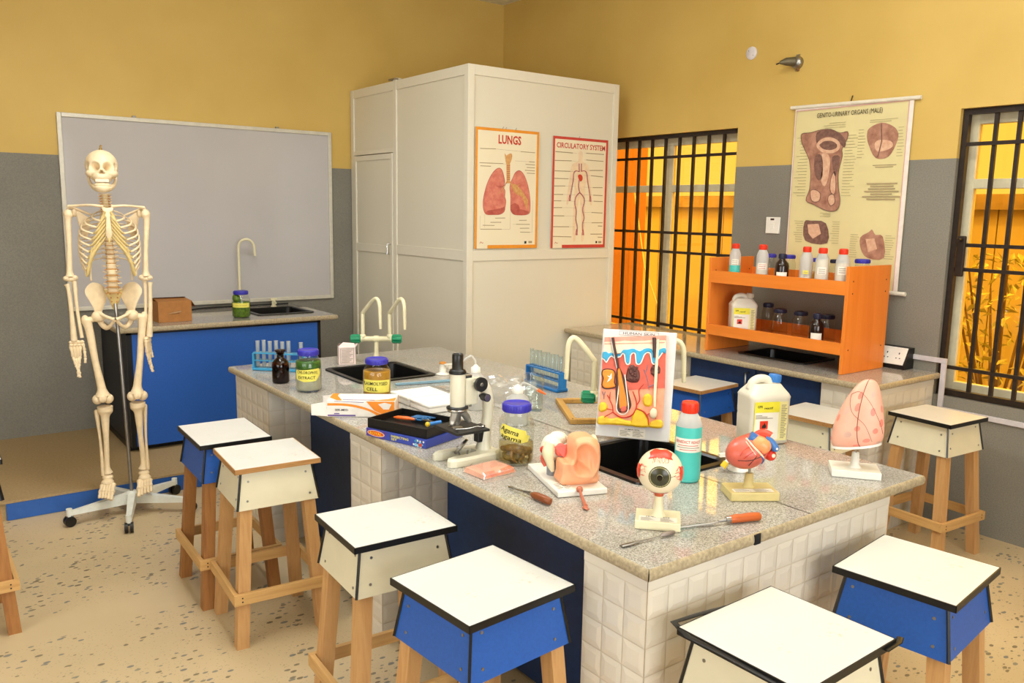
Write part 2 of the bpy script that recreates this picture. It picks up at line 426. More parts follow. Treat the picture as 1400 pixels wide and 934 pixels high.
# ================================================================== shared materials
def granite():
    n = NT('speckled_granite'); v = n.coord()
    a = n.noise(v, 190, 3, .65); b = n.noise(v, 340, 2); c = n.noise(v, 3.0, 3)
    col = n.ramp(a, [(.3, lin('#77726a')), (.44, lin('#9f9b93')), (.56, lin('#b3afa6')), (.7, lin('#cbc7bf'))])
    col = n.mix(n.ramp(b, [(.36, (.8, .8, .8, 1)), (.44, (0, 0, 0, 1))]), col, lin('#4a443c'))
    col = n.mix(n.ramp(c, [(.5, (0, 0, 0, 1)), (.75, (.35, .35, .35, 1))]), col, lin('#b9a593'))
    n.col(col); n.set(.045, 0, .6); return n.m
def worn(name, c1, c2):
    """laminate with scuffs and worn brownish patches"""
    n = NT(name); v = n.coord(); a = n.noise(v, 9, 6, .7); b = n.noise(v, 45, 4, .7)
    col = n.ramp(n.noise(v, 5, 3), [(.3, lin(c1)), (.7, lin('#dad7d0'))])
    col = n.mix(n.ramp(n.math('MULTIPLY', a, b), [(.36, (0, 0, 0, 1)), (.47, (.6, .6, .6, 1))]), col, lin(c2))
    n.col(col); n.set(.35, 0, .4); return n.m
M_GRAN = granite()
M_GEDGE = plain('granite_cut_edge', '#a8987a', .5, var=.25, vscale=120)
M_TILE = plain('cream_glazed_tile', '#dcd3c2', .14, 0, .5, var=.03, vscale=6)
M_GROUT = plain('tile_grout', '#cdbfa6', .8)
M_NAVY = plain('navy_laminate', '#1c355f', .45, var=.12)
M_BLUE = plain('blue_laminate', '#2458ab', .4, var=.07, vscale=120)
M_BLACK = plain('black_plastic', '#141312', .35)
M_SINK = plain('black_resin_sink', '#0f0f0f', .3, 0, .5)
M_CHROME = plain('chrome_metal', '#c9c9c6', .18, 1, var=.05)
M_STEEL = plain('brushed_steel', '#9d9a94', .32, 1, var=.1)
M_WHITE = plain('white_plastic', '#e9e5da', .35, var=.03)
M_IVORY = plain('ivory_plastic', '#e2d9b4', .35, var=.03)
M_GREEN = plain('green_knob_plastic', '#12855a', .3)
M_INK = plain('black_ink', '#1d1a18', .7)
M_GREYINK = plain('grey_print', '#8c8069', .8)
M_REDINK = plain('red_print', '#c8412a', .7)
M_PAPER = plain('label_paper', '#efeadd', .7, var=.02)
M_YLAB = plain('yellow_label', '#e8dc62', .7)
M_MELW = worn('white_melamine', '#d3d0c9', '#bfab86')
M_MELC = plain('cream_melamine', '#dfd6b8', .4, var=.03, vscale=10)
M_PLY = wood('plywood_edge', '#b98a52', '#8d5f33', 10, 'x')
M_PINE = wood('pale_stool_timber', '#c99c66', '#b58350', 5, 'z', .5)
M_PINEX = wood('pale_rail_timber', '#cfa468', '#b88b52', 5, 'x', .5)
M_PINEY = wood('pale_side_rail_timber', '#cfa468', '#b88b52', 5, 'y', .5)
M_DPINE = wood('brown_stool_timber', '#a8743f', '#86552c', 5, 'z', .5)

def tiles(m, o, ux, uy, w, h, top=.035, pitch=.0695, nrm=1):
    """pillow-bevelled wall tiles on the rectangle o + ux*w + uy*h, plain band along its top"""
    o, ux, uy = Vector(o), Vector(ux), Vector(uy); n = ux.cross(uy)*nrm
    def P(a, b, d): return o+ux*a+uy*b+n*d
    nx = max(1, round(w/pitch)); px = w/nx; hb = h-top; ny = max(1, round(hb/pitch)); py = hb/ny; b = .015; d = .0024
    m.add([P(0, 0, 0), P(w, 0, 0), P(w, h, 0), P(0, h, 0)], [(0, 1, 2, 3)], M_GROUT)
    m.add([P(0, hb, .001), P(w, hb, .001), P(w, h, .001), P(0, h, .001)], [(0, 1, 2, 3)], M_TILE)
    g = .0012
    for i in range(nx):
        for j in range(ny):
            x0, x1, y0, y1 = i*px+g, (i+1)*px-g, j*py+g, (j+1)*py-g
            vs = [P(x0, y0, .0006), P(x1, y0, .0006), P(x1, y1, .0006), P(x0, y1, .0006), P(x0+b, y0+b, d), P(x1-b, y0+b, d), P(x1-b, y1-b, d), P(x0+b, y1-b, d)]
            m.add(vs, [(0, 1, 5, 4), (1, 2, 6, 5), (2, 3, 7, 6), (3, 0, 4, 7), (4, 5, 6, 7)], M_TILE)
def worktop(m, x0, x1, y0, y1, zt, holes, th=.03, seam=None):
    xs = sorted({x0, x1, *[h[0] for h in holes], *[h[1] for h in holes], *([seam-.002, seam+.002] if seam else [])})
    ys = sorted({y0, y1, *[h[2] for h in holes], *[h[3] for h in holes]})
    for a, b in zip(xs[:-1], xs[1:]):
        for c, d in zip(ys[:-1], ys[1:]):
            mx, my = (a+b)/2, (c+d)/2
            if any(h[0] < mx < h[1] and h[2] < my < h[3] for h in holes): continue
            groove = seam and abs(mx-seam) < .0025
            z = zt-.0015 if groove else zt; mt = M_GEDGE if groove else M_GRAN
            m.add([(a, c, z), (b, c, z), (b, d, z), (a, d, z)], [(0, 1, 2, 3)], mt)
            m.add([(a, c, zt-th), (b, c, zt-th), (b, d, zt-th), (a, d, zt-th)], [(3, 2, 1, 0)], M_GEDGE)
    for h in holes:
        for p, q in (((h[0], h[2]), (h[1], h[2])), ((h[1], h[2]), (h[1], h[3])), ((h[1], h[3]), (h[0], h[3])), ((h[0], h[3]), (h[0], h[2]))):
            m.add([(*p, zt), (*q, zt), (*q, zt-th), (*p, zt-th)], [(0, 1, 2, 3)], M_GEDGE)
    # half-round nosing
    c = [(x0, y0), (x1, y0), (x1, y1), (x0, y1)]
    for i in range(4):
        p, q = c[i], c[(i+1) % 4]; t = Vector((q[0]-p[0], q[1]-p[1], 0)).normalized(); n = Vector((t.y, -t.x, 0)); k = 7; vs = []
        n2 = Vector((-t.y, t.x, 0))
        for j in range(k+1):
            a = PI/2-PI*j/k; off = n*(.008*math.cos(a)); z = zt-th/2+th/2*math.sin(a)
            vs += [Vector((*p, z))+off-t*.006*math.cos(a), Vector((*q, z))+off+t*.006*math.cos(a)]
        m.add(vs, [(2*j, 2*j+2, 2*j+3, 2*j+1) for j in range(k)], M_GEDGE, True)
def rrect(x0, x1, y0, y1, r, k=5):
    out = []
    for cx, cy, a in ((x1-r, y1-r, 0), (x0+r, y1-r, 90), (x0+r, y0+r, 180), (x1-r, y0+r, 270)): out += arc(cx, cy, r, a, a+90, k)
    return out
def sink_mesh(m, x0, x1, y0, y1, zt, depth=.2):
    """drop-in basin: flat rim, rounded bowl and waste"""
    loops = []
    for off, z, r in ((0, 0, .035), (.002, .007, .034), (.022, .008, .03), (.028, .002, .03), (.034, -depth*.5, .045), (.055, -depth, .05)):
        loops.append([(x, y, zt+z) for x, y in rrect(x0+off, x1-off, y0+off, y1-off, r)])
    n = len(loops[0]); vs = sum(loops, []); fs = []
    for i in range(len(loops)-1):
        fs += [(i*n+j, i*n+(j+1) % n, (i+1)*n+(j+1) % n, (i+1)*n+j) for j in range(n)]
    m.add(vs, fs, M_SINK, False); m.add(loops[-1], [tuple(range(n))], M_SINK)
    m.cyl(((x0+x1)/2, (y0+y1)/2, zt-depth), ((x0+x1)/2, (y0+y1)/2, zt-depth+.004), .03, M_STEEL)

# ================================================================== whiteboard
t = thing('whiteboard', 'large white dry-wipe board in a pale metal frame on the back wall', 'whiteboard', (0, YB, 0))
M_WB = plain('whiteboard_enamel', '#bdb8b6', .10, 0, .5, var=.03, vscale=2)
M_WBF = plain('pale_anodised_frame', '#cfc9b8', .35, .2)
x0, x1, z0, z1 = .858, 2.645, .872, 2.09
m = MB(); m.box((x0+.01, -.014, z0+.01), (x1-.01, -.002, z1-.01), M_WB); m.build('writing_surface', t)
m = MB(); w_ = .026
for a, b in (((x0, z0), (x0+w_, z1)), ((x1-w_, z0), (x1, z1)), ((x0+w_, z1-w_), (x1-w_, z1)), ((x0+w_, z0), (x1-w_, z0+w_))):
    m.box((a[0], -.024, a[1]), (b[0], 0, b[1]), M_WBF, .003)
m.build('frame', t)
for x in (1.3, 2.24):
    MB().box((x-.012, -.02, z1), (x+.012, 0, z1+.012), M_STEEL, .002).build('mounting_clip', t)

# ================================================================== back counter
t = thing('demonstration_counter', 'blue-fronted counter with dark side standing on the platform below the whiteboard', 'counter', (0, 0, .1))
m = MB(); cx0, cx1, cy0, cy1 = 1.035, 2.222, 5.09, 5.806; M_DARK = plain('dark_side_laminate', '#20222a', .5)
m.box((cx0, cy0+.004, .03), (cx0+.02, cy1, .7135), M_DARK); m.box((cx1-.02, cy0+.004, .03), (cx1, cy1, .53), M_DARK)
m.box((cx0+.02, cy1-.02, .03), (cx1-.02, cy1, .7135), M_DARK); m.box((cx0+.02, cy0+.02, .04), (cx1-.02, cy1-.02, .06), M_DARK)
m.box((cx0, cy0+.05, 0), (cx1, cy1, .035), M_BLACK); m.build('carcass', t)
m = MB(); m.box((cx0+.028, cy0-.014, .035), (cx1-.022, cy0+.004, .70), M_BLUE, .002); m.build('front_panel', t, 'bright blue front panel')
m = MB(); m.box((cx0, cy0-.012, .03), (cx0+.028, cy0+.004, .7135), M_BLACK); m.box((cx1-.022, cy0-.012, .03), (cx1, cy0+.004, .7135), M_BLACK); m.box((cx0, cy0-.012, .70), (cx1, cy0+.004, .7135), M_BLACK)
m.build('edge_trim', t)
m = MB(); worktop(m, .985, 2.325, 5.05, 5.80, .845, [(1.88, 2.235, 5.24, 5.60)])
o = tag(m.build('granite_worktop'), 'granite worktop on the blue counter below the whiteboard', 'worktop')
m = MB(); sink_mesh(m, 1.862, 2.253, 5.222, 5.618, .845); m.build('sink', o, 'black moulded sink')

# ================================================================== white booth
t = thing('white_booth', 'tall white panelled cubicle with posters in the corner of the room', 'booth', (0, 0, 0))
M_BOOTH = plain('white_booth_panel', '#dfd8c4', .35, 0, .4, var=.01, vscale=2)
M_BFR = plain('white_booth_frame', '#e2dbc8', .35, var=.008)
bx0, bx1, by0, by1, bz = 2.807, 4.036, 4.225, 5.80, 2.40; e = .045
m = MB(); m.box((bx0+.012, by0+.01, .01), (bx1-.012, by0+.02, bz-.02), M_BOOTH); m.build('front_panel', t)
m = MB(); m.box((bx0+.01, by0+.012, .01), (bx0+.02, 5.13, bz-.02), M_BOOTH); m.box((bx0+.01, 5.13, 1.94), (bx0+.02, by1, bz-.02), M_BOOTH); m.build('side_panel', t)
m = MB(); m.box((bx1-.02, by0+.012, .01), (bx1-.01, by1, bz-.02), M_BOOTH); m.build('side_panel', t)
m = MB(); m.box((bx0+.02, by0+.02, bz-.03), (bx1-.02, by1-.01, bz-.015), M_BOOTH); m.build('roof_panel', t)
for x, y in ((bx0, by0), (bx1-e, by0), (bx0, by1-e), (bx1-e, by1-e)): MB().box((x, y, 0), (x+e, y+e, bz), M_BFR, .002).build('corner_post', t)
MB().box((bx0, 5.107, 0), (bx0+e, 5.15, bz+.018), M_BFR, .002).build('door_post', t)
for z0, z1 in ((bz-.06, bz), (1.235, 1.30), (0, .08)):
    MB().box((bx0+e, by0+.002, z0), (bx1-e, by0+e-.004, z1), M_BFR, .002).build('frame_rail', t)
    if z1 < 2: MB().box((bx0+.002, by0+e, z0), (bx0+e-.004, 5.107, z1), M_BFR, .002).build('frame_rail', t)
    else: MB().box((bx0+.002, by0+e, z0), (bx0+e-.004, by1-e, z1), M_BFR, .002).build('frame_rail', t)
MB().box((bx0+.002, 5.15, 1.93), (bx0+e-.004, by1-e, 1.96), M_BFR, .002).build('frame_rail', t)
d = MB(); d.box((bx0+.003, 5.158, .03), (bx0+.014, by1-e-.008, 1.922), M_BOOTH)
for a in ((5.156, .03, 5.19, 1.925), (by1-e-.042, .03, by1-e-.006, 1.925), (5.156, 1.885, by1-e-.006, 1.925), (5.156, 1.23, by1-e-.006, 1.29), (5.156, .03, by1-e-.006, .1)):
    dd = .0012*(a[2]-a[0] > .1); d.box((bx0-.006+dd, a[0]+dd, a[1]+dd), (bx0+.0145+dd, a[2]-dd, a[3]-dd), M_BFR, .002)
d = d.build('door', t)
m = MB(); m.tube([(bx0-.004, 5.18, 1.30), (bx0-.035, 5.18, 1.30), (bx0-.035, 5.18, 1.23)], .006, M_CHROME); m.build('door_handle', d, 'small metal door handle')
m = MB(); m.box((bx0-.012, 5.105, bz+.005), (bx0+.02, 5.19, bz+.016), M_STEEL, .002); m.build('corner_clip', t)

# ================================================================== island bench
ix0, ix1, iy0, iy1, iz = 1.283, 2.47, 1.195, 4.02, .765
bxl, bxr, byn, byf, bt = 1.303, 2.325, 1.215, 4.0, iz-.031
t = thing('island_bench', 'long tiled bench base with navy recessed panels in the middle of the room', 'bench', (0, 0, 0))
def pedestal(ya, yb, xr, first, last):
    m = MB(); m.box((bxl, ya, 0), (xr, yb, bt), M_GROUT)
    tiles(m, (bxl-.0005, yb, 0), (0, -1, 0), (0, 0, 1), yb-ya, bt)                       # face towards the stools
    tiles(m, (bxl, ya-.0005, 0), (1, 0, 0), (0, 0, 1), xr-bxl, bt)                        # near end
    if last: tiles(m, (xr, yb+.0005, 0), (-1, 0, 0), (0, 0, 1), xr-bxl, bt)
    if first: tiles(m, (xr+.0005, ya, 0), (0, 1, 0), (0, 0, 1), yb-ya, bt)
    return m.build('tiled_pedestal', t)
pedestal(byn, 1.428, bxr, True, False); pedestal(2.486, 2.727, bxr, False, False); pedestal(3.564, byf, 1.60, False, True)
m = MB(); m.box((2.0+.06, 3.564, 0), (bxr, byf, bt), M_GROUT); m.box((1.60, byf-.03, 0), (2.06, byf, bt), M_GROUT); m.build('tiled_pedestal', t)
for xa, ya, yb in ((1.575, 1.428, 2.486), (1.50, 2.727, 3.564)):
    m = MB(); m.box((xa, ya, .02), (xa+.02, yb, bt), M_NAVY); m.build('recessed_panel', t, 'navy panel set back under the bench')
m = MB()
for ya, yb in ((1.428, 2.486), (2.727, 3.564)):
    m.box((bxr-.02, ya, .02), (bxr, yb, bt), M_NAVY)
m.build('far_side_doors', t)
m = MB(); H2 = [(1.69, 2.07, 1.62, 1.98), (1.65, 2.01, 3.31, 3.69)]
worktop(m, ix0, ix1, iy0, iy1, iz, H2, seam=1.89)
w_ = tag(m.build('granite_worktop'), 'long speckled granite worktop of the tiled island bench', 'worktop')
m = MB(); m.box((1.645, iy0-.0095, iz-.027), (1.668, iy0-.0055, iz-.001), M_BLACK); m.build('edge_tape', w_, 'black tape on the worktop edge')
m = MB(); sink_mesh(m, 1.67, 2.09, 1.60, 2.0, iz, .19); m.build('sink', w_, 'black moulded sink before the human skin board')
m = MB(); sink_mesh(m, 1.63, 2.03, 3.29, 3.71, iz, .19); m.build('sink', w_, 'black moulded sink at the far end')

# ================================================================== window-side counter
t = thing('window_counter', 'tiled counter with navy cupboards under the orange bottle shelf', 'counter', (0, 0, 0))
rx0, ry0, ry1, rz = 3.592, 2.003, 4.20, .77; fx = 3.63
m = MB(); bt2 = rz-.031
m.box((fx, ry0+.02, 0), (XR-.002, 2.29, bt2), M_GROUT); tiles(m, (fx, ry0+.0195, 0), (1, 0, 0), (0, 0, 1), XR-.002-fx, bt2); tiles(m, (fx-.0005, 2.29, 0), (0, -1, 0), (0, 0, 1), .27, bt2)
m.build('tiled_end', t)
m = MB(); m.box((fx, 3.16, 0), (XR-.002, ry1-.02, bt2), M_GROUT); tiles(m, (fx-.0005, ry1-.02, 0), (0, -1, 0), (0, 0, 1), ry1-.02-3.16, bt2); m.build('tiled_end', t)
m = MB(); m.box((fx+.05, 2.29, .05), (XR-.002, 3.16, .07), M_NAVY); m.box((fx+.05, 2.2915, .07), (XR-.002, 2.31, bt2), M_NAVY); m.box((fx+.05, 3.14, .07), (XR-.002, 3.1585, bt2), M_NAVY); m.box((XR-.02, 2.31, .07), (XR-.004, 3.14, bt2), M_NAVY); m.box((fx+.08, 2.29, 0), (XR-.002, 3.16, .05), M_BLACK); m.build('cupboard_carcass', t)
for ya, yb, hy in ((2.295, 2.70, 2.655), (2.706, 3.155, 2.75)):
    d = MB().box((fx+.03, ya, .055), (fx+.048, yb, bt2-.005), M_NAVY, .002).build('cupboard_door', t)
    m = MB(); m.tube([(fx+.03, hy, .70), (fx+.005, hy, .70), (fx+.005, hy, .58), (fx+.03, hy, .58)], .006, M_STEEL); m.build('door_handle', d, 'thin vertical metal handle')
m = MB(); worktop(m, rx0, XR-.004, ry0, ry1, rz, [(3.80, 4.08, 2.52, 2.92)])
w3 = tag(m.build('granite_worktop'), 'granite worktop of the counter along the window wall', 'worktop')
m = MB(); sink_mesh(m, 3.78, 4.10, 2.50, 2.94, rz, .19); m.build('sink', w3, 'black sink below the shelf')

# orange shelf unit standing on it
M_ORG = wood('orange_shelf_laminate', '#ee8a36', '#e27a26', 2, 'z', .35)
M_ORGX = wood('orange_shelf_board', '#ee8a36', '#e27a26', 2, 'y', .35)
t = thing('bottle_shelf', 'orange wooden two-tier bottle shelf standing on the window counter', 'shelf', (0, 0, rz+.001))
sx0, sx1, sy0, sy1 = 3.708, 4.088, 2.235, 3.10
for ya, yb in ((sy0, sy0+.018), (sy1-.018, sy1)):
    m = MB(); m.box((sx0, ya, 0), (sx1, yb, .533), M_ORG, .0015)
    for z in (.40, .12, .46):
        for x in (sx0+.04, sx1-.04): m.cyl((x, ya-.0006, z), (x, ya+.002, z), .004, M_INK, n=8)
    m.build('side_panel', t)
for zb, zl in ((.095, .155), (.392, .46)):
    MB().box((sx0+.018, sy0+.018, zb), (sx1-.018, sy1-.018, zb+.016), M_ORGX).build('shelf_board', t)
    MB().box((sx0, sy0+.018, zb), (sx0+.016, sy1-.018, zl), M_ORGX, .001).build('front_lip', t)
    MB().box((sx1-.016, sy0+.018, zb), (sx1, sy1-.018, zl+.012), M_ORGX, .001).build('back_lip', t)

# ================================================================== stools
def stool(name, label, loc, rz, sx, sy, apron, edge, legs, top=M_MELW, peel=False, corner=True):
    t = thing(name, label, 'stool', (loc[0], loc[1], 0), rz, 'square laboratory stools')
    h = .65; th = .018; hx, hy = sx/2, sy/2
    s = MB(); s.box((-hx+.003, -hy+.003, h-th), (hx-.003, hy-.003, h), top, .0012)
    s = s.build('seat', t)
    m = MB(); q = .003
    for a, b in (((-hx, -hy), (hx, -hy+q)), ((-hx, hy-q), (hx, hy)), ((-hx, -hy), (-hx+q, hy)), ((hx-q, -hy), (hx, hy))):
        m.box((*a, h-th-.0005), (*b, h-.0008), edge)
    if peel:
        m.tube([(-hx-.002, -hy+.02, h-.009), (-hx-.006, hy*.2, h-.004), (-hx-.012, hy*.75, h-.002), (-hx+.015, hy+.022, h-.004), (-hx+.09, hy+.016, h-.006), (-hx+.18, hy+.004, h-.009)], .009, edge, 8, flat=.18)
        m.tube([(hx-.05, -hy-.004, h-.009), (hx+.005, -hy-.004, h-.008), (hx+.03, -hy+.006, h-.009)], .007, edge, 8, flat=.2)
    m.build('edge_band', s, 'dark edge band round the seat' if edge is M_BLACK else 'bare plywood edge of the seat')
    z1, z0 = h-th-.001, h-th-.135; k1, k0 = .028, .008
    A = [(-hx+k1, -hy+k1), (hx-k1, -hy+k1), (hx-k1, hy-k1), (-hx+k1, hy-k1)]; B = [(-hx+k0, -hy+k0), (hx-k0, -hy+k0), (hx-k0, hy-k0), (-hx+k0, hy-k0)]
    m = MB(); tk = .014
    for i in range(4):
        j = (i+1) % 4
        vs = [(*B[i], z0), (*B[j], z0), (*A[j], z1), (*A[i], z1)]
        c = .86; vi = [(x*c, y*c, z) for x, y, z in vs]
        m.add(vs+vi, [(0, 1, 2, 3), (4, 7, 6, 5), (0, 4, 5, 1), (1, 5, 6, 2), (2, 6, 7, 3), (3, 7, 4, 0)], apron)
    ap = m.build('apron', t)
    rnd = random.Random(int(loc[0]*1000))
    for i in range(4):
        j = (i+1) % 4
        for u in (.12, .88):
            for v in (.22, .75):
                uu, vv = u+rnd.uniform(-.03, .03), v+rnd.uniform(-.08, .08)
                p = (Vector((*B[i], z0)).lerp(Vector((*B[j], z0)), uu)).lerp(Vector((*A[i], z1)).lerp(Vector((*A[j], z1)), uu), vv)
                n = (Vector((*B[j], 0))-Vector((*B[i], 0))).normalized(); n = Vector((n.y, -n.x, .15))
                m = MB(); m.cyl(p-n*.002, p+n*.0012, .0042, M_STEEL, n=8); m.build('screw', ap)
    if corner:
        for i in range(4):
            m = MB(); b0, a0 = Vector((*B[i], z0+.002)), Vector((*A[i], z1)); o = Vector((math.copysign(.0015, b0.x), math.copysign(.0015, b0.y), 0))
            m.tube([b0+o, a0+o], .0045, M_BLACK, 4, False); m.build('corner_strip', t)
    # splayed square legs
    f = .018; L = .021
    for i in range(4):
        sxn, syn = (-1, 1, 1, -1)[i], (-1, -1, 1, 1)[i]
        tx, ty = sxn*(hx-.048), syn*(hy-.048); fx_, fy_ = sxn*(hx+f-.022), syn*(hy+f-.022)
        m = MB(); z0_, z1_ = 0, h-th-.012
        vs = []
        for (cx_, cy_, z) in ((fx_, fy_, z0_), (tx, ty, z1_)): vs += [(cx_-L, cy_-L, z), (cx_+L, cy_-L, z), (cx_+L, cy_+L, z), (cx_-L, cy_+L, z)]
        m.add(vs, [(3, 2, 1, 0), (4, 5, 6, 7), (0, 1, 5, 4), (1, 2, 6, 5), (2, 3, 7, 6), (3, 0, 4, 7)], legs); m.build('leg', t)
    zr0, zr1 = .165, .205; k = .19/.63; ex = (hx+f-.022)*(1-k)+(hx-.048)*k+L+.002; ey = (hy+f-.022)*(1-k)+(hy-.048)*k+L+.002; w_ = .016
    for sg in (-1, 1):
        m = MB(); m.box((-ex-w_, sg*ey, zr0), (ex+w_, sg*(ey+w_), zr1), M_PINEX, .001)
        for sx_ in (-1, 1):
            for z in (zr0+.013, zr1-.013): m.cyl((sx_*(ex-.012), sg*(ey+w_-.001), z), (sx_*(ex-.012), sg*(ey+w_+.0008), z), .003, M_INK, n=6)
        m.build('footrest_rail', t)
        m = MB(); m.box((sg*ex, -ey, zr0), (sg*(ex+w_), ey, zr1), M_PINEY, .001); m.build('footrest_rail', t)
    return t
NB = M_BLUE
stool('lab_stool', 'blue-sided stool standing farthest along the island, nearest the skeleton', (1.009, 3.271), -2, .275, .35, NB, M_BLACK, M_DPINE)
stool('lab_stool', 'cream stool with bare plywood edge between the far blue stool and a black-edged cream one', (1.04, 2.884), -4, .305, .31, M_MELC, M_PLY, M_PINE)
stool('lab_stool', 'cream black-edged stool on the left of the island before the middle tiled pedestal', (1.085, 2.05), -3, .315, .295, M_MELC, M_BLACK, M_PINE)
stool('lab_stool', 'blue-sided stool beside the near left corner of the island', (1.088, 1.557), 4.5, .328, .313, NB, M_BLACK, M_PINE)
stool('lab_stool', 'cream stool at the tiled near end with its black edge band peeling off', (1.485, .977), 1.2, .342, .314, M_MELC, M_BLACK, M_PINE, peel=True)
stool('lab_stool', 'blue-sided stool with clean white seat at the right of the tiled near end', (2.063, .989), 7, .322, .30, NB, M_BLACK, M_PINE)
stool('lab_stool', 'cream stool standing by the grey wall below the right-hand window', (3.81, 1.80), -4.5, .302, .30, M_MELC, M_BLACK, M_PINE)
stool('lab_stool', 'blue-sided stool with plywood edge behind the human skin board', (3.409, 2.88), 4.5, .33, .28, NB, M_PLY, M_PINE)
stool('lab_stool', 'cream stool partly hidden between the plastic jug and the pink dome model', (3.36, 2.125), 3, .30, .31, M_MELC, M_PLY, M_PINE)
stool('lab_stool', 'stool cut off by the left edge of the photo', (.095, 3.465), 0, .31, .31, M_DARK, M_BLACK, M_DPINE)
# ================================================================== teaching skeleton on its wheeled stand
M_BONE = plain('bone_plastic', '#e6cfa8', .45, 0, .4, var=.07, vscale=40)
M_CART = plain('cartilage_plastic', '#d8bf80', .5, 0, .3, var=.1, vscale=40)
M_DISC = plain('disc_plastic', '#c9985a', .5)
M_NRED = plain('orange_nerve_paint', '#c98a55', .5)
M_BRASS = plain('brass_screw', '#a5823a', .35, .7)
SK = thing('anatomical_skeleton', 'life-size teaching skeleton hanging on a white five-wheeled stand before the whiteboard', 'skeleton', (.863, 4.36, 0), -11.2)

def blob(m, c, ells, mat, dents=(), seg=48, rings=32, k=90):
    """star-shaped soft union of ellipsoids (centre, radii) with round dents or bumps (direction point, radius, depth)"""
    c = Vector(c); vs = []; fs = []
    def rad(d):
        acc = 0
        for ec, er in ells:
            ec = Vector(ec); A = sum((d[i]/er[i])**2 for i in range(3)); B = -2*sum(d[i]*ec[i]/er[i]**2 for i in range(3)); C = sum((ec[i]/er[i])**2 for i in range(3))-1
            D = B*B-4*A*C
            if D >= 0: acc += math.exp(min(60, k*(-B+math.sqrt(D))/(2*A)))
        r = math.log(max(acc, 1.05))/k; p = d*r
        for q, w, h in dents:
            r -= h*math.exp(-((p-Vector(q)).length_squared/(w*w))**2.6)
        return max(r, .002)
    for i in range(rings+1):
        t = PI*i/rings
        for j in range(seg):
            a = 2*PI*j/seg; d = Vector((math.sin(t)*math.cos(a), math.sin(t)*math.sin(a), math.cos(t))); vs.append(c+d*rad(d))
    for i in range(rings):
        for j in range(seg): fs.append((i*seg+j, (i+1)*seg+j, (i+1)*seg+(j+1) % seg, i*seg+(j+1) % seg))
    return m.add(vs, fs, mat, True)
def plate(m, outline, yf, th, mat, rings=5, k=4):
    """thick curved plate: outline in (x, z), middle surface y = yf(x, z)"""
    P = closed(outline, k); n = len(P); cx = sum(p[0] for p in P)/n; cz = sum(p[1] for p in P)/n; vs = []; fs = []
    for sgn in (-1, 1):
        for i in range(rings+1):
            q = i/rings
            for x, z in P:
                X, Z = cx+(x-cx)*q, cz+(z-cz)*q; e = th/2*(1-q**6)**.5 if q < 1 else 0
                vs.append((X, yf(X, Z)+sgn*e, Z))
    o = (rings+1)*n
    for i in range(rings):
        for j in range(n):
            a, b, c, d = i*n+j, i*n+(j+1) % n, (i+1)*n+(j+1) % n, (i+1)*n+j
            fs += [(a, b, c, d), (o+d, o+c, o+b, o+a)]
    return m.add(vs, fs, mat, True)
def bone(m, pts, rad, mat=None, n=12): return m.tube(smooth_path(pts, 5), [r for r in interp(rad, (len(pts)-1)*5+1)], mat or M_BONE, n)
def interp(r, n):
    out = []
    for i in range(n):
        t = i/(n-1)*(len(r)-1); a = min(int(t), len(r)-2); f = t-a; f = f*f*(3-2*f); out.append(r[a]*(1-f)+r[a+1]*f)
    return out

M_IVORYT = plain('ivory_teeth', '#efe3cc', .3)
# skull (cranium, upper teeth, hook) and jaw
m = MB()
dents = []
for s in (-1, 1):
    dents += [((s*.0305, -.074, .013), .0205, .050), ((s*.052, -.050, -.050), .017, .016), ((s*.066, -.03, .018), .018, .008), ((s*.030, -.076, .038), .017, -.004)]
dents += [((.005, -.080, -.020), .0085, .045), ((-.005, -.080, -.020), .0085, .045), ((0, -.080, -.010), .0075, .040)]
blob(m, (-.040, 0, 1.70), [((0, .022, .022), (.071, .092, .074)), ((0, -.035, -.012), (.058, .048, .045)), ((0, -.048, -.036), (.034, .038, .027)),
     ((-.046, -.036, -.016), (.018, .022, .013)), ((.046, -.036, -.016), (.018, .022, .013))], M_BONE, dents, 120, 80)
sk = m.build('skull', SK)
m = MB()
for i in range(-5, 6):
    a = i*.17; m.box((-.040+.034*math.sin(a)-.0028, -.088+.034*(1-math.cos(a))-.003, 1.643), (-.040+.034*math.sin(a)+.0028, -.088+.034*(1-math.cos(a))+.004, 1.656), M_IVORYT, .0012)
m.build('upper_teeth', sk, 'row of white upper teeth')
m = MB(); m.cyl((-.040, .02, 1.79), (-.040, .02, 1.803), .007, M_BRASS); m.tube([(-.040, .02, 1.80), (-.040, .02, 1.812), (-.036, .02, 1.818)], .004, M_BRASS, 8); m.build('hook', sk, 'small brass hook on the crown')
m = MB()
J = [(-.099, .012, 1.682), (-.097, .006, 1.655), (-.088, -.012, 1.631), (-.072, -.055, 1.616), (-.055, -.08, 1.611), (-.040, -.087, 1.610), (-.025, -.08, 1.611), (-.008, -.055, 1.616), (.008, -.012, 1.631), (.017, .006, 1.655), (.019, .012, 1.682)]
m.tube(smooth_path(J, 4), interp([.008, .010, .013, .015, .0165, .017, .0165, .015, .013, .010, .008], 41), M_BONE, 12, flat=.65)
m.tube(smooth_path([(-.078, -.045, 1.628), (-.060, -.074, 1.628), (-.040, -.082, 1.628), (-.020, -.074, 1.628), (-.002, -.045, 1.628)], 5), interp([.006, .010, .0105, .010, .006], 21), M_BONE, 10)
jw = m.build('jaw', SK)
m = MB()
for i in range(-5, 6):
    a = i*.17; m.box((-.040+.031*math.sin(a)-.0026, -.083+.031*(1-math.cos(a))-.003, 1.625), (-.040+.031*math.sin(a)+.0026, -.083+.031*(1-math.cos(a))+.004, 1.641), M_BONE, .0012)
m.build('lower_teeth', jw)

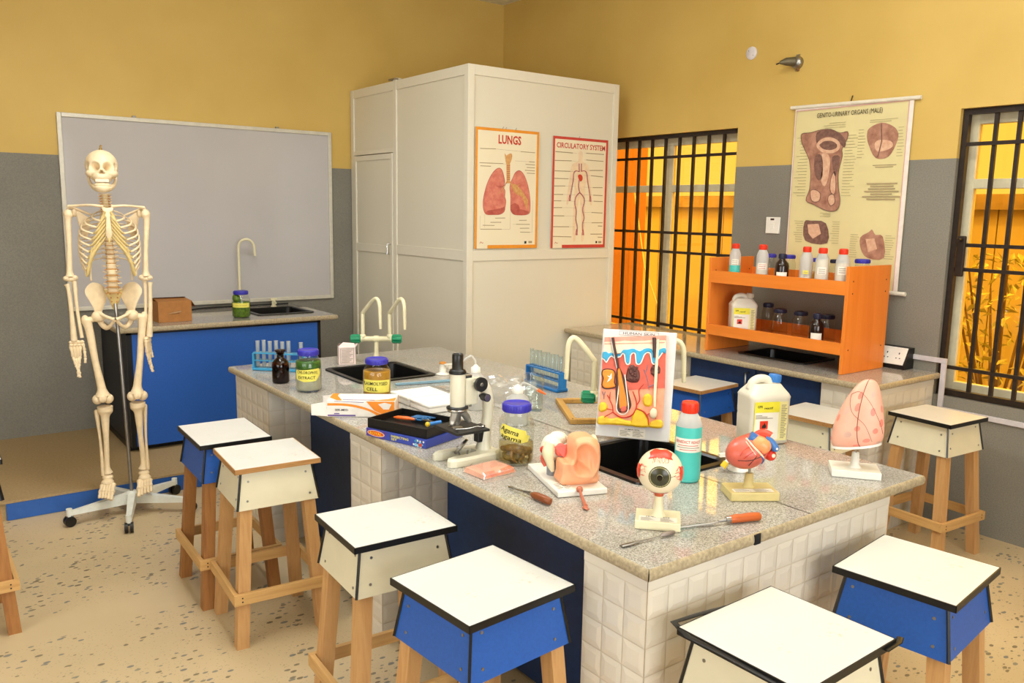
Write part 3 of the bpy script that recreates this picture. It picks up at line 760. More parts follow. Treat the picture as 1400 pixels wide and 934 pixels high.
# spine
def spine_x(z): return -.034+(1.60-z)*.032 if z > 1.2 else -.021+(1.2-z)*.02
def spine_y(z): return .02+.045*math.sin((1.56-z)/.33*PI) if z > 1.3 else .03-.04*math.sin((1.33-z)/.22*PI)
zz = 1.592
for i in range(24):
    h = .0125 if i < 7 else (.0205 if i < 19 else .029); r = .014 if i < 7 else (.0155+.0006*(i-7) if i < 19 else .0235+.0005*(i-19))
    z1 = zz; z0 = zz-h; zc = (z0+z1)/2; x, y = spine_x(zc), spine_y(zc); dh = .26*h
    m = MB(); m.lathe([(0, z1), (r, z1), (r*.82, z1-.35*h), (r*.82, z0+dh+.25*h), (r, z0+dh), (0, z0+dh)], M_BONE, 18, (x, y, 0), sy=.85)
    for s in (-1, 1):
        m.tube([(x+s*r*.6, y+.012, zc), (x+s*(r+(.014 if i < 19 else .015)), y+.022, zc+.004)], [.005, .003], M_BONE, 8)
    m.tube([(x, y+.012, zc), (x, y+.035, zc-.008)], [.006, .003], M_BONE, 8)
    v = m.build('vertebra', SK)
    m = MB(); m.lathe([(0, z0+dh), (r*.97, z0+dh), (r*1.03, z0+dh*.5), (r*.97, z0), (0, z0)], M_DISC if i > 6 else M_CART, 18, (x, y, 0), sy=.85); m.build('disc', v, 'yellow-brown disc')
    if i < 7 or i > 18:
        m = MB()
        for s in (-1, 1): m.tube([(x+s*(r*.7), y+.004, z0+dh*.6), (x+s*(r+.008), y-.002, z0-.001)], .0028, M_NRED, 6)
        m.build('nerve_stubs', v, 'orange nerve stubs')
    zz = z0
# sternum and ribs
yst = -.085
m = MB(); plate(m, [(-.047, 1.529), (-.024, 1.524), (-.001, 1.529), (-.005, 1.505), (-.014, 1.485), (-.013, 1.44), (-.010, 1.40), (-.024, 1.380), (-.038, 1.40), (-.035, 1.44), (-.034, 1.485), (-.043, 1.505)], lambda x, z: yst+.03*max(0, z-1.44)/.09, .011, M_BONE, 4, 3)
st = m.build('sternum', SK)
m = MB(); plate(m, [(-.030, 1.388), (-.018, 1.388), (-.019, 1.368), (-.025, 1.356), (-.029, 1.37)], lambda x, z: yst+.002, .008, M_CART, 3, 3); m.build('xiphoid', st, 'yellowish lower tip')
W = [.070, .100, .118, .126, .130, .132, .132, .131, .128, .122, .11, .09]
for i in range(12):
    zs = 1.512-.0205*i; x0 = spine_x(zs); y0 = spine_y(zs)+.012; w = W[i]; zl = zs-.028-.0055*i
    xe = (.45+.045*i)*w if i < 10 else w*.97; ye = -.072+.0035*i if i < 10 else .02; zf = zl-.022-.003*i
    for s in (-1, 1):
        X = lambda q: -.024+s*q
        m = MB(); pts = [(x0+s*.016, y0, zs), (X(w*.55), y0+.025, zs-.006), (X(w*.93), y0-.02, zs-.02), (X(w), .0, zl), (X(w*.9), -.045+.002*i, (zl+zf)/2), (X(xe), ye, zf)]
        if i >= 10: pts = pts[:4]+[(X(w*.98), -.012, zl-.02)]
        m.tube(smooth_path(pts, 5), interp([.005]*2, (len(pts)-1)*5+1), M_BONE, 8, flat=.6)
        rb = m.build('rib', SK)
        if i < 10:
            zst = 1.508-.0195*i if i < 7 else 1.376-.012*(i-6)
            xs = .012 if i < 7 else .022+.017*(i-6)
            m = MB(); pts = [(X(xe), ye, zf), (X(xe*.72+xs*.28), ye-.010, zf-.004+.25*max(0, zst-zf)), (X(xs), yst+.012 if i < 7 else yst+.018, zst)]
            if i < 2: pts[1] = (X((xe+xs)/2), yst+.02, (zf+zst)/2)
            m.tube(smooth_path(pts, 5), interp([.0065, .009, .007], 11), M_CART, 8, flat=.6); m.build('costal_cartilage', rb, 'yellow cartilage end of the rib')
# shoulder girdle
for s, xo in ((-1, -.191), (1, .136)):
    m = MB(); bone(m, [(-.024+s*.018, yst+.035, 1.531), (-.024+s*.07, -.055, 1.536), (-.024+s*.12, -.015, 1.533), (xo, .012, 1.528)], [.008, .006, .006, .008], n=10); m.build('clavicle', SK)
    m = MB(); cx = -.024+s*.105
    plate(m, [(cx+s*.035, 1.512), (cx-s*.0, 1.49), (cx-s*.025, 1.46), (cx-s*.005, 1.37), (cx+s*.012, 1.39), (cx+s*.03, 1.47)], lambda x, z: .085-.25*abs(x-cx+s*.03), .007, M_BONE)
    bone(m, [(cx-s*.03, .092, 1.49), (cx+s*.03, .07, 1.515), (xo, .03, 1.524)], [.005, .007, .009], n=8)
    m.ball((xo-s*.022, .03, 1.497), (.012, .014, .018), M_BONE); m.build('scapula', SK)
# arms
for s, h, e, w in ((-1, (-.193, 1.495), (-.202, 1.186), (-.190, .892)), (1, (.141, 1.50), (.129, 1.183), (.124, .896))):
    m = MB()
    bone(m, [(h[0]-s*.006, .022, h[1]+.016), (h[0], .02, h[1]-.004), (h[0]+s*.004, .018, h[1]-.04), ((h[0]+e[0])/2, .012, (h[1]+e[1])/2), (e[0], .008, e[1]+.05), (e[0], .005, e[1]+.012)], [.015, .022, .014, .0115, .013, .02])
    m.ball((e[0]-s*.019, .006, e[1]+.006), (.015, .014, .014), M_BONE); m.ball((e[0]+s*.014, .003, e[1]+.004), (.016, .015, .013), M_BONE); m.ball((e[0]-s*.001, .003, e[1]), (.02, .013, .012), M_BONE)
    m.build('humerus', SK)
    if s < 0:
        ua = [(e[0]+.016, .012, e[1]-.004), (e[0]+.018, .008, e[1]-.03), (e[0]+.022, .003, 1.03), (w[0]+.022, -.002, w[1]+.012)]; ra = [(e[0]-.016, 0, e[1]-.022), (e[0]-.01, -.002, e[1]-.05), (e[0]-.004, -.004, 1.04), (w[0]-.012, -.006, w[1]+.0)]
    else:
        ua = [(e[0]-.008, .012, e[1]-.004), (e[0]-.006, .012, e[1]-.03), (e[0]-.009, .012, 1.03), (w[0]-.014, .014, w[1]+.008)]; ra = [(e[0]+.017, 0, e[1]-.018), (e[0]+.015, -.004, e[1]-.05), (e[0]+.012, -.006, 1.04), (w[0]+.006, -.008, w[1])]
    m = MB(); bone(m, ua, [.013, .0095, .0075, .0085]); m.build('ulna', SK)
    m = MB(); bone(m, ra, [.012, .0085, .0095, .015]); m.build('radius', SK)
    # hand: carpals, metacarpals, five fingers; seen flat on the left, edge-on on the right
    hd = MB(); X0 = Vector((w[0]-.002 if s < 0 else w[0]-.003, -.005, w[1]-.004)); u = Vector((1, 0, 0)) if s < 0 else Vector((.35, .94, 0)); nrm = Vector((0, -1, 0)) if s < 0 else Vector((1, -.3, 0)).normalized()
    for a in range(4):
        for b in range(2): hd.ball(tuple(X0+u*((a-1.5)*.0155)+Vector((0, 0, -.004-.013*b))), (.0105, .0105, .0095), M_BONE, 12, 8)
    hand = hd.build('hand', SK)
    for k, (o, sp, ln) in enumerate(((1.7, -.006, .085), (-1.7, .012, .118), (-.75, .006, .132), (.15, -.001, .128), (.95, -.006, .112))):
        if k == 0: L = [0, .035, .033, .026]
        else: L = [0, .058, .042, .027, .022]
        sc = ln/.128 if k else 1
        p = X0+u*(o*.0155)+Vector((0, 0, -.022 if k else -.012)); m = MB(); dirv = (u*(sp*1.9 if k else .12)+Vector((0, 0, -.16 if k else -.8))).normalized(); curl = 0
        for q in range(1, len(L)):
            d = (dirv+nrm*(.10*curl)-u*(o*.06*curl)).normalized(); e2 = p+d*L[q]*sc; ln_ = L[q]*sc
            m.tube([p, p+d*ln_*.15, p+d*ln_*.5, p+d*ln_*.88, e2], [.0068, .0088, .0060, .0086, .0062] if q == 1 else [.0060, .0078, .0054, .0072, .0050], M_BONE, 10); p = e2+d*.001; curl += 1
        m.build('finger' if k else 'thumb', hand)
# pelvis
m = MB()
for s in (-1, 1):
    cx = -.018; X = lambda q: cx+s*q
    plate(m, [(X(.092), 1.166), (X(.120), 1.143), (X(.124), 1.115), (X(.106), 1.075), (X(.092), 1.04), (X(.088), 1.005), (X(.062), 1.005), (X(.052), 1.04), (X(.036), 1.075), (X(.030), 1.11), (X(.050), 1.15)],
          lambda x, z: .055-.75*max(0, abs(x-cx)-.035)+.22*max(0, z-1.06), .014, M_BONE)
    m.ball((X(.078), .0, 1.004), (.027, .026, .027), M_BONE)
    bone(m, [(X(.07), -.005, 1.02), (X(.045), -.03, 1.008), (X(.02), -.045, .998), (X(.005), -.048, .992)], [.013, .008, .008, .011], n=10)
    bone(m, [(X(.006), -.045, .988), (X(.022), -.03, .962), (X(.042), -.005, .948), (X(.062), .012, .965), (X(.072), .012, .995)], [.009, .008, .012, .013, .014], n=10)
m.build('pelvis', SK)
m = MB(); plate(m, [(-.058, 1.128), (-.020, 1.14), (.020, 1.128), (.012, 1.09), (-.006, 1.04), (-.018, 1.022), (-.030, 1.04), (-.046, 1.09)], lambda x, z: .05+.25*(1.13-z)-.9*max(0, (1.06-z))**1.2, .018, M_CART)
for i in range(4):
    for s in (-1, 1): m.ball((-.018+s*(.018-.003*i), .052+.25*(.02+.022*i)-.012, 1.108-.02*i), (.004, .004, .004), M_NRED, 8, 6)
m.build('sacrum', SK, 'yellow-brown sacrum')
# legs
for s, hd, tr, sh, kn, tb, an, f1, f2, toe in (
    (-1, (-.084, 1.000), (-.150, .986), (-.134, .935), (-.094, .600), (-.087, .545), (-.093, .212), (-.126, .530), (-.112, .205), (-.128, .128)),
    (1, (.049, 1.008), (.112, .994), (.098, .930), (.061, .603), (.060, .553), (.072, .215), (.093, .540), (.090, .212), (.066, .128))):
    m = MB(); m.ball((hd[0], 0, hd[1]), .0235, M_BONE)
    bone(m, [(hd[0], 0, hd[1]), ((hd[0]+tr[0])/2, .002, hd[1]-.008), (tr[0]-s*.006, .004, tr[1]-.004)], [.016, .0145, .022])
    m.ball((tr[0], .006, tr[1]+.004), (.017, .018, .022), M_BONE)
    bone(m, [(tr[0]-s*.006, .004, tr[1]), (sh[0], 0, sh[1]), ((sh[0]*.55+kn[0]*.45), -.006, .78), (kn[0]*.9+sh[0]*.1, 0, .66), (kn[0], 0, .612)], [.024, .0185, .0155, .019, .034])
    for q in (-1, 1): m.ball((kn[0]+q*.024, .006, kn[1]-.006), (.024, .03, .025), M_BONE)
    m.build('femur', SK)
    m = MB(); m.ball((kn[0], -.036, kn[1]+.004), (.019, .009, .02), M_BONE); m.build('patella', SK)
    m = MB(); bone(m, [(tb[0], .002, tb[1]+.012), (tb[0], .002, tb[1]-.012), (tb[0]+s*.002, -.002, tb[1]-.05), ((tb[0]+an[0])/2, -.003, .38), (an[0], 0, an[1]+.045), (an[0]-s*.004, 0, an[1]+.004)], [.036, .035, .019, .0125, .0125, .021])
    m.build('tibia', SK)
    m = MB(); bone(m, [(f1[0], .02, f1[1]), ((f1[0]+f2[0])/2-s*.002, .012, .38), (f2[0], .006, f2[1])], [.011, .0065, .011], n=8); m.ball((f1[0], .02, f1[1]), .011, M_BONE, 10, 8); m.build('fibula', SK)
    m = MB(); m.ball((an[0], .0, an[1]-.018), (.026, .03, .02), M_BONE); m.ball((an[0]-s*.002, .042, an[1]-.048), (.02, .035, .022), M_BONE); m.ball((an[0]+s*.002, -.03, an[1]-.034), (.03, .03, .018), M_BONE)
    ft = m.build('foot', SK)
    A = Vector((an[0]+s*.002, -.045, an[1]-.038)); T = Vector((toe[0]*.55+an[0]*.45, -.125, toe[1]))
    for k in range(5):
        o = (k-2)*.0125; m = MB(); a = A+Vector((o, 0, -.002*abs(k-2))); fwd = (T-A)*.9*(1.0-.07*(k if s > 0 else 4-k)); b = a+fwd*.58+Vector((o*.1, 0, -.006)); c = a+fwd+Vector((o*.12, 0, -.016))
        big = (k == 0 and s > 0) or (k == 4 and s < 0); r = 1.9 if big else 1.45
        m.tube([a, a.lerp(b, .5), b], [.0075*r, .0048*r, .007*r], M_BONE, 8); m.tube([b, b.lerp(c, .45), b.lerp(c, .52), c], [.0058*r, .004*r, .0056*r, .0042*r], M_BONE, 8); m.build('toe', ft)
# stand
m = MB(); m.tube([(.011, 0, .09), (.006, .012, .35), (-.008, .03, .9), (-.014, .045, 1.06)], .0085, M_STEEL, 12); m.build('stand_pole', SK, 'grey steel pole')
M_STAND = plain('white_stand_plastic', '#dfe0d6', .35)
m = MB(); m.lathe([(0, .048), (.03, .05), (.034, .06), (.03, .10), (.022, .112), (0, .113)], M_STAND, 20, (.011, 0, 0))
hub = m.build('stand_hub', SK)
for a in (44, 116, 199, 266, 336):
    ca, sa = math.cos(R(a)), math.sin(R(a)); L = .30; m = MB()
    def q(d, w, z): return (.011+ca*d-sa*w, sa*d+ca*w, z)
    vs = [q(.018, -.021, .052), q(.018, .021, .052), q(.018, .018, .104), q(.018, -.018, .104), q(L, -.013, .056), q(L, .013, .056), q(L, .011, .074), q(L, -.011, .074)]
    m.add(vs, [(0, 1, 2, 3), (7, 6, 5, 4), (0, 4, 5, 1), (1, 5, 6, 2), (2, 6, 7, 3), (3, 7, 4, 0)], M_STAND)
    m.cyl(q(L-.006, 0, .05), q(L-.006, 0, .088), .014, M_STAND, n=12); arm = m.build('stand_arm', SK)
    m = MB(); p = Vector(q(L-.006, 0, .026)); ax = Vector((-sa, ca, 0))
    for sg in (-1, 1): m.tube([p+ax*sg*.005, p+ax*sg*.019], .0255, M_BLACK, 20, False)
    m.tube([p+Vector((0, 0, .01)), p+Vector((0, 0, .032))], .006, M_BLACK, 8); m.box(tuple(p+Vector((-.012, -.012, .012))), tuple(p+Vector((.012, .012, .03))), M_BLACK, .004)
    m.build('caster_wheel', arm, 'black twin-wheel caster')
# ================================================================== things on the island bench
ZT = iz+.0008
def to_cam(x, y): return math.degrees(math.atan2(-x, y))          # turn local -y towards the doorway side of the room
M_GLASS = clearmat('clear_jar_glass', (.93, .95, .93), .12, .03)
M_TUBE = clearmat('clear_tube_glass', (.90, .95, .96), .18, .03)
M_FROST = clearmat('frosted_polythene', (.92, .92, .90), .05, .35, .55)
M_AMBERB = clearmat('amber_bottle_glass', (.30, .11, .03), .12, .04)
M_BAG = clearmat('clear_plastic_film', (.97, .97, .97), .30, .10, .13)
M_PURP = plain('purple_lid_plastic', '#3a36a8', .35)
M_DLID = plain('dark_lid_plastic', '#23233a', .4)
M_RED = plain('red_cap_plastic', '#e0391d', .35)
M_OR = plain('orange_plastic', '#ec6b25', .35)
M_YEL = plain('yellow_plastic', '#e8c021', .4)
def lid(m, r, z0, z1, mat, n=32):
    m.lathe([(r*.97, z0), (r, z0+.002), (r, z1-.004), (r*.95, z1-.0005), (r*.88, z1), (r*.86, z1-.0012), (0, z1-.0012)], mat, n)
    for i in range(n):
        a = 2*PI*i/n; m.tube([(r*math.cos(a), r*math.sin(a), z0+.003), (r*math.cos(a), r*math.sin(a), z1-.005)], .0012, mat, 4, False)
def wrap(R0, a0=-PI/2): return lambda x, y, z: ((R0+z)*math.cos(a0+x/R0), (R0+z)*math.sin(a0+x/R0), y)
def curved_label(m, outline, R0, mat, z=.0006):
    """paper outline in (arc length, height), bent round a cylinder of radius R0"""
    xs = [p[0] for p in outline]; x0, x1 = min(xs), max(xs); n = 22; f = wrap(R0)
    def span(x):
        ys = []
        for (a, b), (c, d) in zip(outline, outline[1:]+outline[:1]):
            if min(a, c)-1e-9 <= x <= max(a, c)+1e-9 and abs(a-c) > 1e-9: ys.append(b+(d-b)*(x-a)/(c-a))
        return min(ys), max(ys)
    vs = []
    for i in range(n+1):
        x = x0+(x1-x0)*(i/n*.998+.001); lo, hi = span(x); vs += [f(x, lo, z), f(x, hi, z)]
    m.add(vs, [(2*i, 2*i+2, 2*i+3, 2*i+1) for i in range(n)], mat, True)
def jar(name, label, x, y, z, R0, h, lidm, cat='jar', contents=None, tilt_label=None, texts=(), group=None, lidk=.8):
    t = thing(name, label, cat, (x, y, z), to_cam(x, y), group)
    hs = h*.70; hn = h*.83; rn = R0*lidk*.93
    m = MB(); prof = [(0, .001), (R0*.86, .001), (R0*.97, .006), (R0, .016), (R0, hs*.93), (R0*.96, hs*1.02), (R0*.84, hs*1.1), (rn, hn), (rn, h-.006)]
    m.lathe(prof, M_GLASS, 40); m.build('jar_body', t)
    m = MB(); lid(m, R0*lidk, h*.86, h, lidm); m.build('lid', t)
    if contents:
        for nm, mt, z0, z1, lb in contents:
            m = MB(); r = R0*.955; m.lathe([(0, z0), (r*.9 if z0 < .01 else r, z0), (r, z0+.008), (r, z1-.002), (r*.985, z1), (0, z1)], mt, 36); m.build(nm, t, lb)
    if tilt_label:
        m = MB(); curved_label(m, tilt_label, R0, M_YLAB)
        for s, cx, cy, hh, ww, sl, rot in texts:
            f = wrap(R0); c, sn = math.cos(rot), math.sin(rot)
            m.text(s, 0, 0, hh, .0014, M_INK, ww, 'c', lambda a, b, d, cx=cx, cy=cy, c=c, sn=sn, f=f: f(cx+a*c-b*sn, cy+a*sn+b*c, d), .012, sl)
        m.build('label', t, 'yellow handwritten label')
    return t
def leafy(name, c1, c2, sc=60):
    n = NT(name); v = n.coord(); n.col(n.ramp(n.noise(v, sc, 5, .7), [(.35, lin(c1)), (.65, lin(c2))])); n.set(.35, 0, .4); return n.m
M_CHLG = leafy('green_leaf_pulp', '#1f4a1c', '#4f7a2c'); M_CHLW = leafy('cloudy_liquid', '#a9a690', '#bdb9a6', 30)
M_AMBL = leafy('amber_liquid', '#a8741c', '#c8922e', 12); M_LIZL = leafy('murky_preserving_liquid', '#6f6340', '#a3905a', 25); M_MOSS = leafy('moss_green_leaves', '#3c5a12', '#6d8a24', 70)
jar('specimen_jar', 'glass jar of green leaf extract with purple lid next to the brown bottle', 1.387, 3.253+.05, ZT, .0545, .18, M_PURP,
    contents=[('cloudy_liquid', M_CHLW, .006, .098, 'cloudy pale liquid'), ('leaf_pulp', M_CHLG, .098, .132, 'dark green leaf layer')],
    tilt_label=[(-.062, .058), (-.02, .047), (.03, .050), (.052, .072), (.058, .082), (.05, .104), (-.03, .098), (-.062, .096)],
    texts=[('CHLOROPHYL', -.006, .088, .0125, .092, .1, -.04), ('EXTRACT', -.010, .066, .0125, .075, .1, 0)])
jar('specimen_jar', 'glass jar of amber liquid with blue lid behind the open glove box', 1.578, 3.045, ZT, .058, .163, M_PURP,
    contents=[('amber_liquid', M_AMBL, .006, .112, 'amber liquid')],
    tilt_label=[(-.068, .030), (.062, .026), (.064, .078), (-.066, .082)],
    texts=[('PLASMOLYSED', -.010, .066, .014, .112, .08, -.02), ('CELL', -.022, .043, .0145, .048, .08, -.02)])
t = jar('specimen_jar', 'glass jar with a preserved brown lizard and purple lid beside the microscope', 1.516, 1.995, ZT, .0555, .19, M_PURP,
    contents=[], tilt_label=[(-.060, .105), (-.052, .090), (.012, .074), (.040, .076), (.046, .094), (.034, .098), (.036, .110), (-.040, .132), (-.052, .128)],
    texts=[('Agama', -.022, .112, .017, .062, .1, -.27), ('agama', -.018, .090, .015, .070, .1, -.22)])
M_LIQ = clearmat('pale_preserving_liquid', (.86, .80, .60), .06, .05)
m = MB(); m.lathe([(0, .004), (.048, .004), (.053, .014), (.053, .066), (0, .066)], M_LIQ, 36); m.build('preserving_liquid', t, 'pale yellow liquid in the lower half')
M_LIZ = leafy('lizard_skin', '#6b4d22', '#a98a4a', 90)
m = MB(); body = smooth_path([(-.030, -.022, .050), (-.012, -.034, .054), (.010, -.034, .048), (.030, -.018, .040), (.040, .006, .034), (.030, .030, .03), (.006, .040, .03), (-.022, .034, .028), (-.038, .012, .022), (-.034, -.014, .014), (-.010, -.032, .012)], 5)
m.tube(body, interp([.009, .013, .0145, .0145, .012, .009, .0075, .006, .005, .0045, .003], len(body)), M_LIZ, 12)
m.ball((-.037, -.012, .046), (.013, .011, .009), M_LIZ)
for p in (((-.012, -.036, .052), (-.014, -.046, .030), (-.004, -.045, .016), (.003, -.044, .009)), ((.018, -.030, .044), (.022, -.042, .028), (.012, -.046, .018), (.020, -.044, .008)), ((.034, -.012, .036), (.044, -.018, .022), (.040, -.026, .010), (.034, -.03, .006))):
    m.tube(smooth_path(p, 4), [.0055]*5+[.0045]*4+[.003]*4, M_LIZ, 8)
m.build('lizard', t, 'coiled brown lizard specimen')
m = MB(); blob(m, (-.008, -.012, .022), [((0, 0, 0), (.034, .030, .016)), ((.012, .014, 0), (.02, .02, .012))], M_LIZL, seg=24, rings=14); m.build('sediment', t, 'yellowish lump of tissue')
# brown reagent bottle
t = thing('reagent_bottle', 'small brown glass reagent bottle with flared stopper before the test tube rack', 'bottle', (1.349, 3.525, ZT), 0)
m = MB(); m.lathe([(0, .001), (.034, .001), (.0375, .006), (.0375, .078), (.034, .095), (.022, .108), (.0155, .113), (.0145, .128), (.019, .132)], M_AMBERB, 32)
m.lathe([(0, .003), (.034, .003), (.0355, .008), (.0355, .07), (0, .07)], M_AMBERB, 24); m.build('bottle_body', t)
m = MB(); m.lathe([(.012, .118), (.0135, .132), (.024, .143), (.025, .147), (.022, .149), (0, .149)], M_AMBERB, 24); m.lathe([(0, .12), (.011, .122), (.012, .146), (0, .146)], plain('dark_brown_glass', '#3a200e', .15), 16); m.build('stopper', t)

# test tube racks and their tubes
def rack(label, x, y, rz, mat, L=.25, W=.066, H=.085):
    t = thing('test_tube_rack', label, 'test tube rack', (x, y, ZT+.0005), rz)
    m = MB(); m.box((-L/2, -W/2, 0), (L/2, W/2, .010), mat, .002); m.build('base', t)
    for nm, z0, z1 in (('top_plate', H-.006, H), ('middle_plate', H*.52, H*.52+.004)):
        m = MB(); n = 8; p = L/n; hw = .0105
        for s in (-1, 1):                                            # rails each side of the holes and bridges between them
            m.box((-L/2, s*hw, z0), (L/2, s*W*.33, z1), mat)
        for i in range(n+1):
            c = -L/2+i*p; m.box((max(-L/2, c-p/2+hw), -hw, z0), (min(L/2, c+p/2-hw), hw, z1), mat)
        if nm == 'top_plate': m.build(nm, t)
        else: mp = m.build(nm, t)
    for s in (-1, 1):
        m = MB(); m.box((s*L/2-.004, -W*.33, .009), (s*L/2+.004, W*.33, H-.005), mat, .001); m.box((s*L/2-.006, -W*.4, .009), (s*L/2+.006, W*.4, .016), mat, .001); m.build('end_support', t)
    return t
def rack_slot(x, y, rz, i, L=.25): 
    p = L/8; d = -L/2+p*(i+.5); return x+d*math.cos(R(rz)), y+d*math.sin(R(rz))
def test_tube(label, x, y, r, h, glass, group, liquid=None):
    t = thing('test_tube', label, 'test tube', (x, y, ZT+.0115), 0, group)
    m = MB(); m.lathe([(0, 0)]+[(r*math.sin(R(a)), r-r*math.cos(R(a))) for a in (25, 50, 75)]+[(r, r), (r, h-.003), (r+.0012, h-.001), (r+.0012, h), (r*.86, h), (r*.86, r)], glass, 18); m.build('glass_tube', t)
    if liquid:
        m = MB(); m.lathe([(0, .001), (r*.8, r*.8), (r*.82, h*.45), (0, h*.45)], liquid, 14); m.build('contents', t)
    return t
M_TEAL = plain('light_blue_rack_plastic', '#3a93bd', .35); M_RBLUE = plain('blue_rack_plastic', '#2374b8', .35)
M_FTUBE = clearmat('frosted_tube', (.86, .90, .92), .12, .12, .32)
r1 = (1.450, 3.80, -45); rack('pale blue test tube rack at the far corner of the island', *r1, M_TEAL)
for k, i in enumerate((0, 1, 2, 3, 4, 5, 7)):
    X, Y = rack_slot(*r1, i); test_tube('frosted test tube in the pale blue rack by the brown bottle', X, Y, .0092, .128+.004*(k % 2), M_FTUBE, 'frosted tubes in the pale blue rack')
r2 = (2.298, 2.815, 87); rack('blue test tube rack on the island before the white booth', *r2, M_RBLUE, L=.25, W=.062)
for k, i in enumerate((0, 1, 2, 3, 4, 5, 6, 7)):
    X, Y = rack_slot(*r2, i); test_tube('clear thin test tube in the blue rack before the booth', X, Y, .0085, .145+.003*(k % 2), M_TUBE, 'clear tubes in the blue rack')

# crumpled carton
M_CARD = plain('pinkish_carton_card', '#e6d2cc', .7)
t = thing('small_carton', 'small pale carton with torn top flaps beside the far sink', 'carton', (1.80, 3.80, ZT), to_cam(1.8, 3.8)+6)
m = MB(); w2, d2, hh = .042, .035, .088
for a, b in (((-w2, -d2), (w2, -d2)), ((w2, -d2), (w2+.004, d2)), ((w2+.004, d2), (-w2, d2)), ((-w2, d2), (-w2, -d2))):
    m.add([(*a, 0), (*b, 0), (b[0]*.98, b[1], hh), (a[0]*.98, a[1], hh)], [(0, 1, 2, 3)], M_CARD)
m.add([(-w2, -d2, .001), (w2, -d2, .001), (w2, d2, .001), (-w2, d2, .001)], [(0, 1, 2, 3)], M_CARD)
ym = -d2-.0006
vs, fs = [], []
for i in range(9):
    z = .012+i*.0075; m.add([(-.028, ym, z), (.012+.008*((i*7) % 3), ym, z), (.012+.008*((i*7) % 3), ym, z+.0026), (-.028, ym, z+.0026)], [(0, 1, 2, 3)], M_GREYINK)
for a, b, c, d in ((-.034, .006, -.032, .080), (.031, .006, .033, .080), (-.034, .080, .033, .082), (-.034, .006, .033, .008)): m.add([(a, ym, b), (c, ym, b), (c, ym, d), (a, ym, d)], [(0, 1, 2, 3)], M_GREYINK)
m.add([(w2+.0008, -.01, .012), (w2+.0014, .012, .012), (w2+.0014, .012, .04), (w2+.0008, -.01, .04)], [(0, 1, 2, 3)], M_REDINK)
m.build('box_body', t)
m = MB(); m.add([(-w2*.98, -d2, hh), (w2*.98, -d2, hh), (w2*.9, -d2*.3, hh+.016), (-w2*.4, -d2*.1, hh+.021), (-w2*.9, -d2*.6, hh+.007)], [(0, 1, 2, 3, 4)], M_CARD)
m.add([(-w2*.98, d2, hh), (w2*.98, d2, hh), (w2*.6, d2*.4, hh+.012), (-w2*.8, d2*.6, hh+.014)], [(3, 2, 1, 0)], M_CARD)
m.add([(w2*.98, -d2, hh), (w2*.98, d2, hh), (w2*1.35, d2*.5, hh+.012), (w2*1.3, -d2*.4, hh+.01)], [(0, 1, 2, 3)], M_CARD); m.build('torn_flap', t)

# double swan-neck taps and bench gas turrets
def swan_tap(label, x, y, bar_rz, necks):
    t = thing('laboratory_tap', label, 'tap', (x, y, ZT), to_cam(x, y))
    m = MB(); m.lathe([(0, 0), (.028, 0), (.028, .006), (.018, .014), (.0135, .03), (.0115, .05), (.0115, .108)], M_IVORY, 20); m.build('riser', t)
    L = .072; c, s = math.cos(R(bar_rz)), math.sin(R(bar_rz)); P = lambda d, z: (c*d, s*d, z)
    m = MB(); m.tube([P(-L, .117), P(L, .117)], .0135, M_IVORY, 16); m.tube([P(-.012, .117), P(.012, .117)], .0175, M_IVORY, 16); m.build('crossbar', t)
    for sg in (-1, 1):
        m = MB(); a, b = P(sg*(L+.006), .117), P(sg*(L+.058), .117); m.tube([P(sg*L, .117), a], .017, M_IVORY, 14)
        m.tube([a, P(sg*(L+.010), .117), P(sg*(L+.05), .117), b], [.017, .021, .0215, .018], M_GREEN, 16)
        for k in range(8):
            q = 2*PI*k/8; o = Vector((-s*math.cos(q), c*math.cos(q), math.sin(q)))*.0205; m.tube([Vector(P(sg*(L+.012), .117))+o, Vector(P(sg*(L+.052), .117))+o], .0035, M_GREEN, 6)
        m.build('green_knob', t, 'dark green valve knob')
    for (d, dx, dy) in necks:
        b = Vector(P(d, .125)); h = Vector((dx, dy, 0)); u = h.normalized(); r = h.length; up = Vector((0, 0, 1)); z0 = b.z
        q = lambda k, z: Vector((b.x, b.y, 0))+u*(r*k)+up*z
        pts = [q(0, z0), q(0, .16), q(0, .24), q(.06, .256), q(.30, .288), q(.55, .318), q(.70, .331), q(.80, .334), q(.90, .326), q(.965, .305), q(.985, .27), q(1, .215), q(1.01, .185)]
        m = MB(); sp = smooth_path(pts, 4); n = len(sp); m.tube(sp, [.0098 if i < n*.75 else .0098-.003*(i-n*.75)/(n*.25) for i in range(n)], M_IVORY, 14)
        for k in range(4): m.tube([q(1.0+.003*k, .222-.0095*k-.0015), q(1.0+.003*k, .222-.0095*k-.0055)], .0094-.0006*k, M_IVORY, 14)
        m.lathe([(.0135, 0), (.0155, .004), (.0155, .016), (.011, .02)], M_IVORY, 16, (b.x, b.y, z0-.004)); m.build('swan_neck', t)
    return t
swan_tap('ivory double swan-neck tap with green knobs behind the far sink', 1.955, 3.775, -4, [(-.068, .088, -.13), (.068, .072, -.14)])
swan_tap('ivory double swan-neck tap with green knobs behind the human skin board', 2.05, 2.10, 0, [(-.085, -.098, -.03), (.068, .162, 0)])
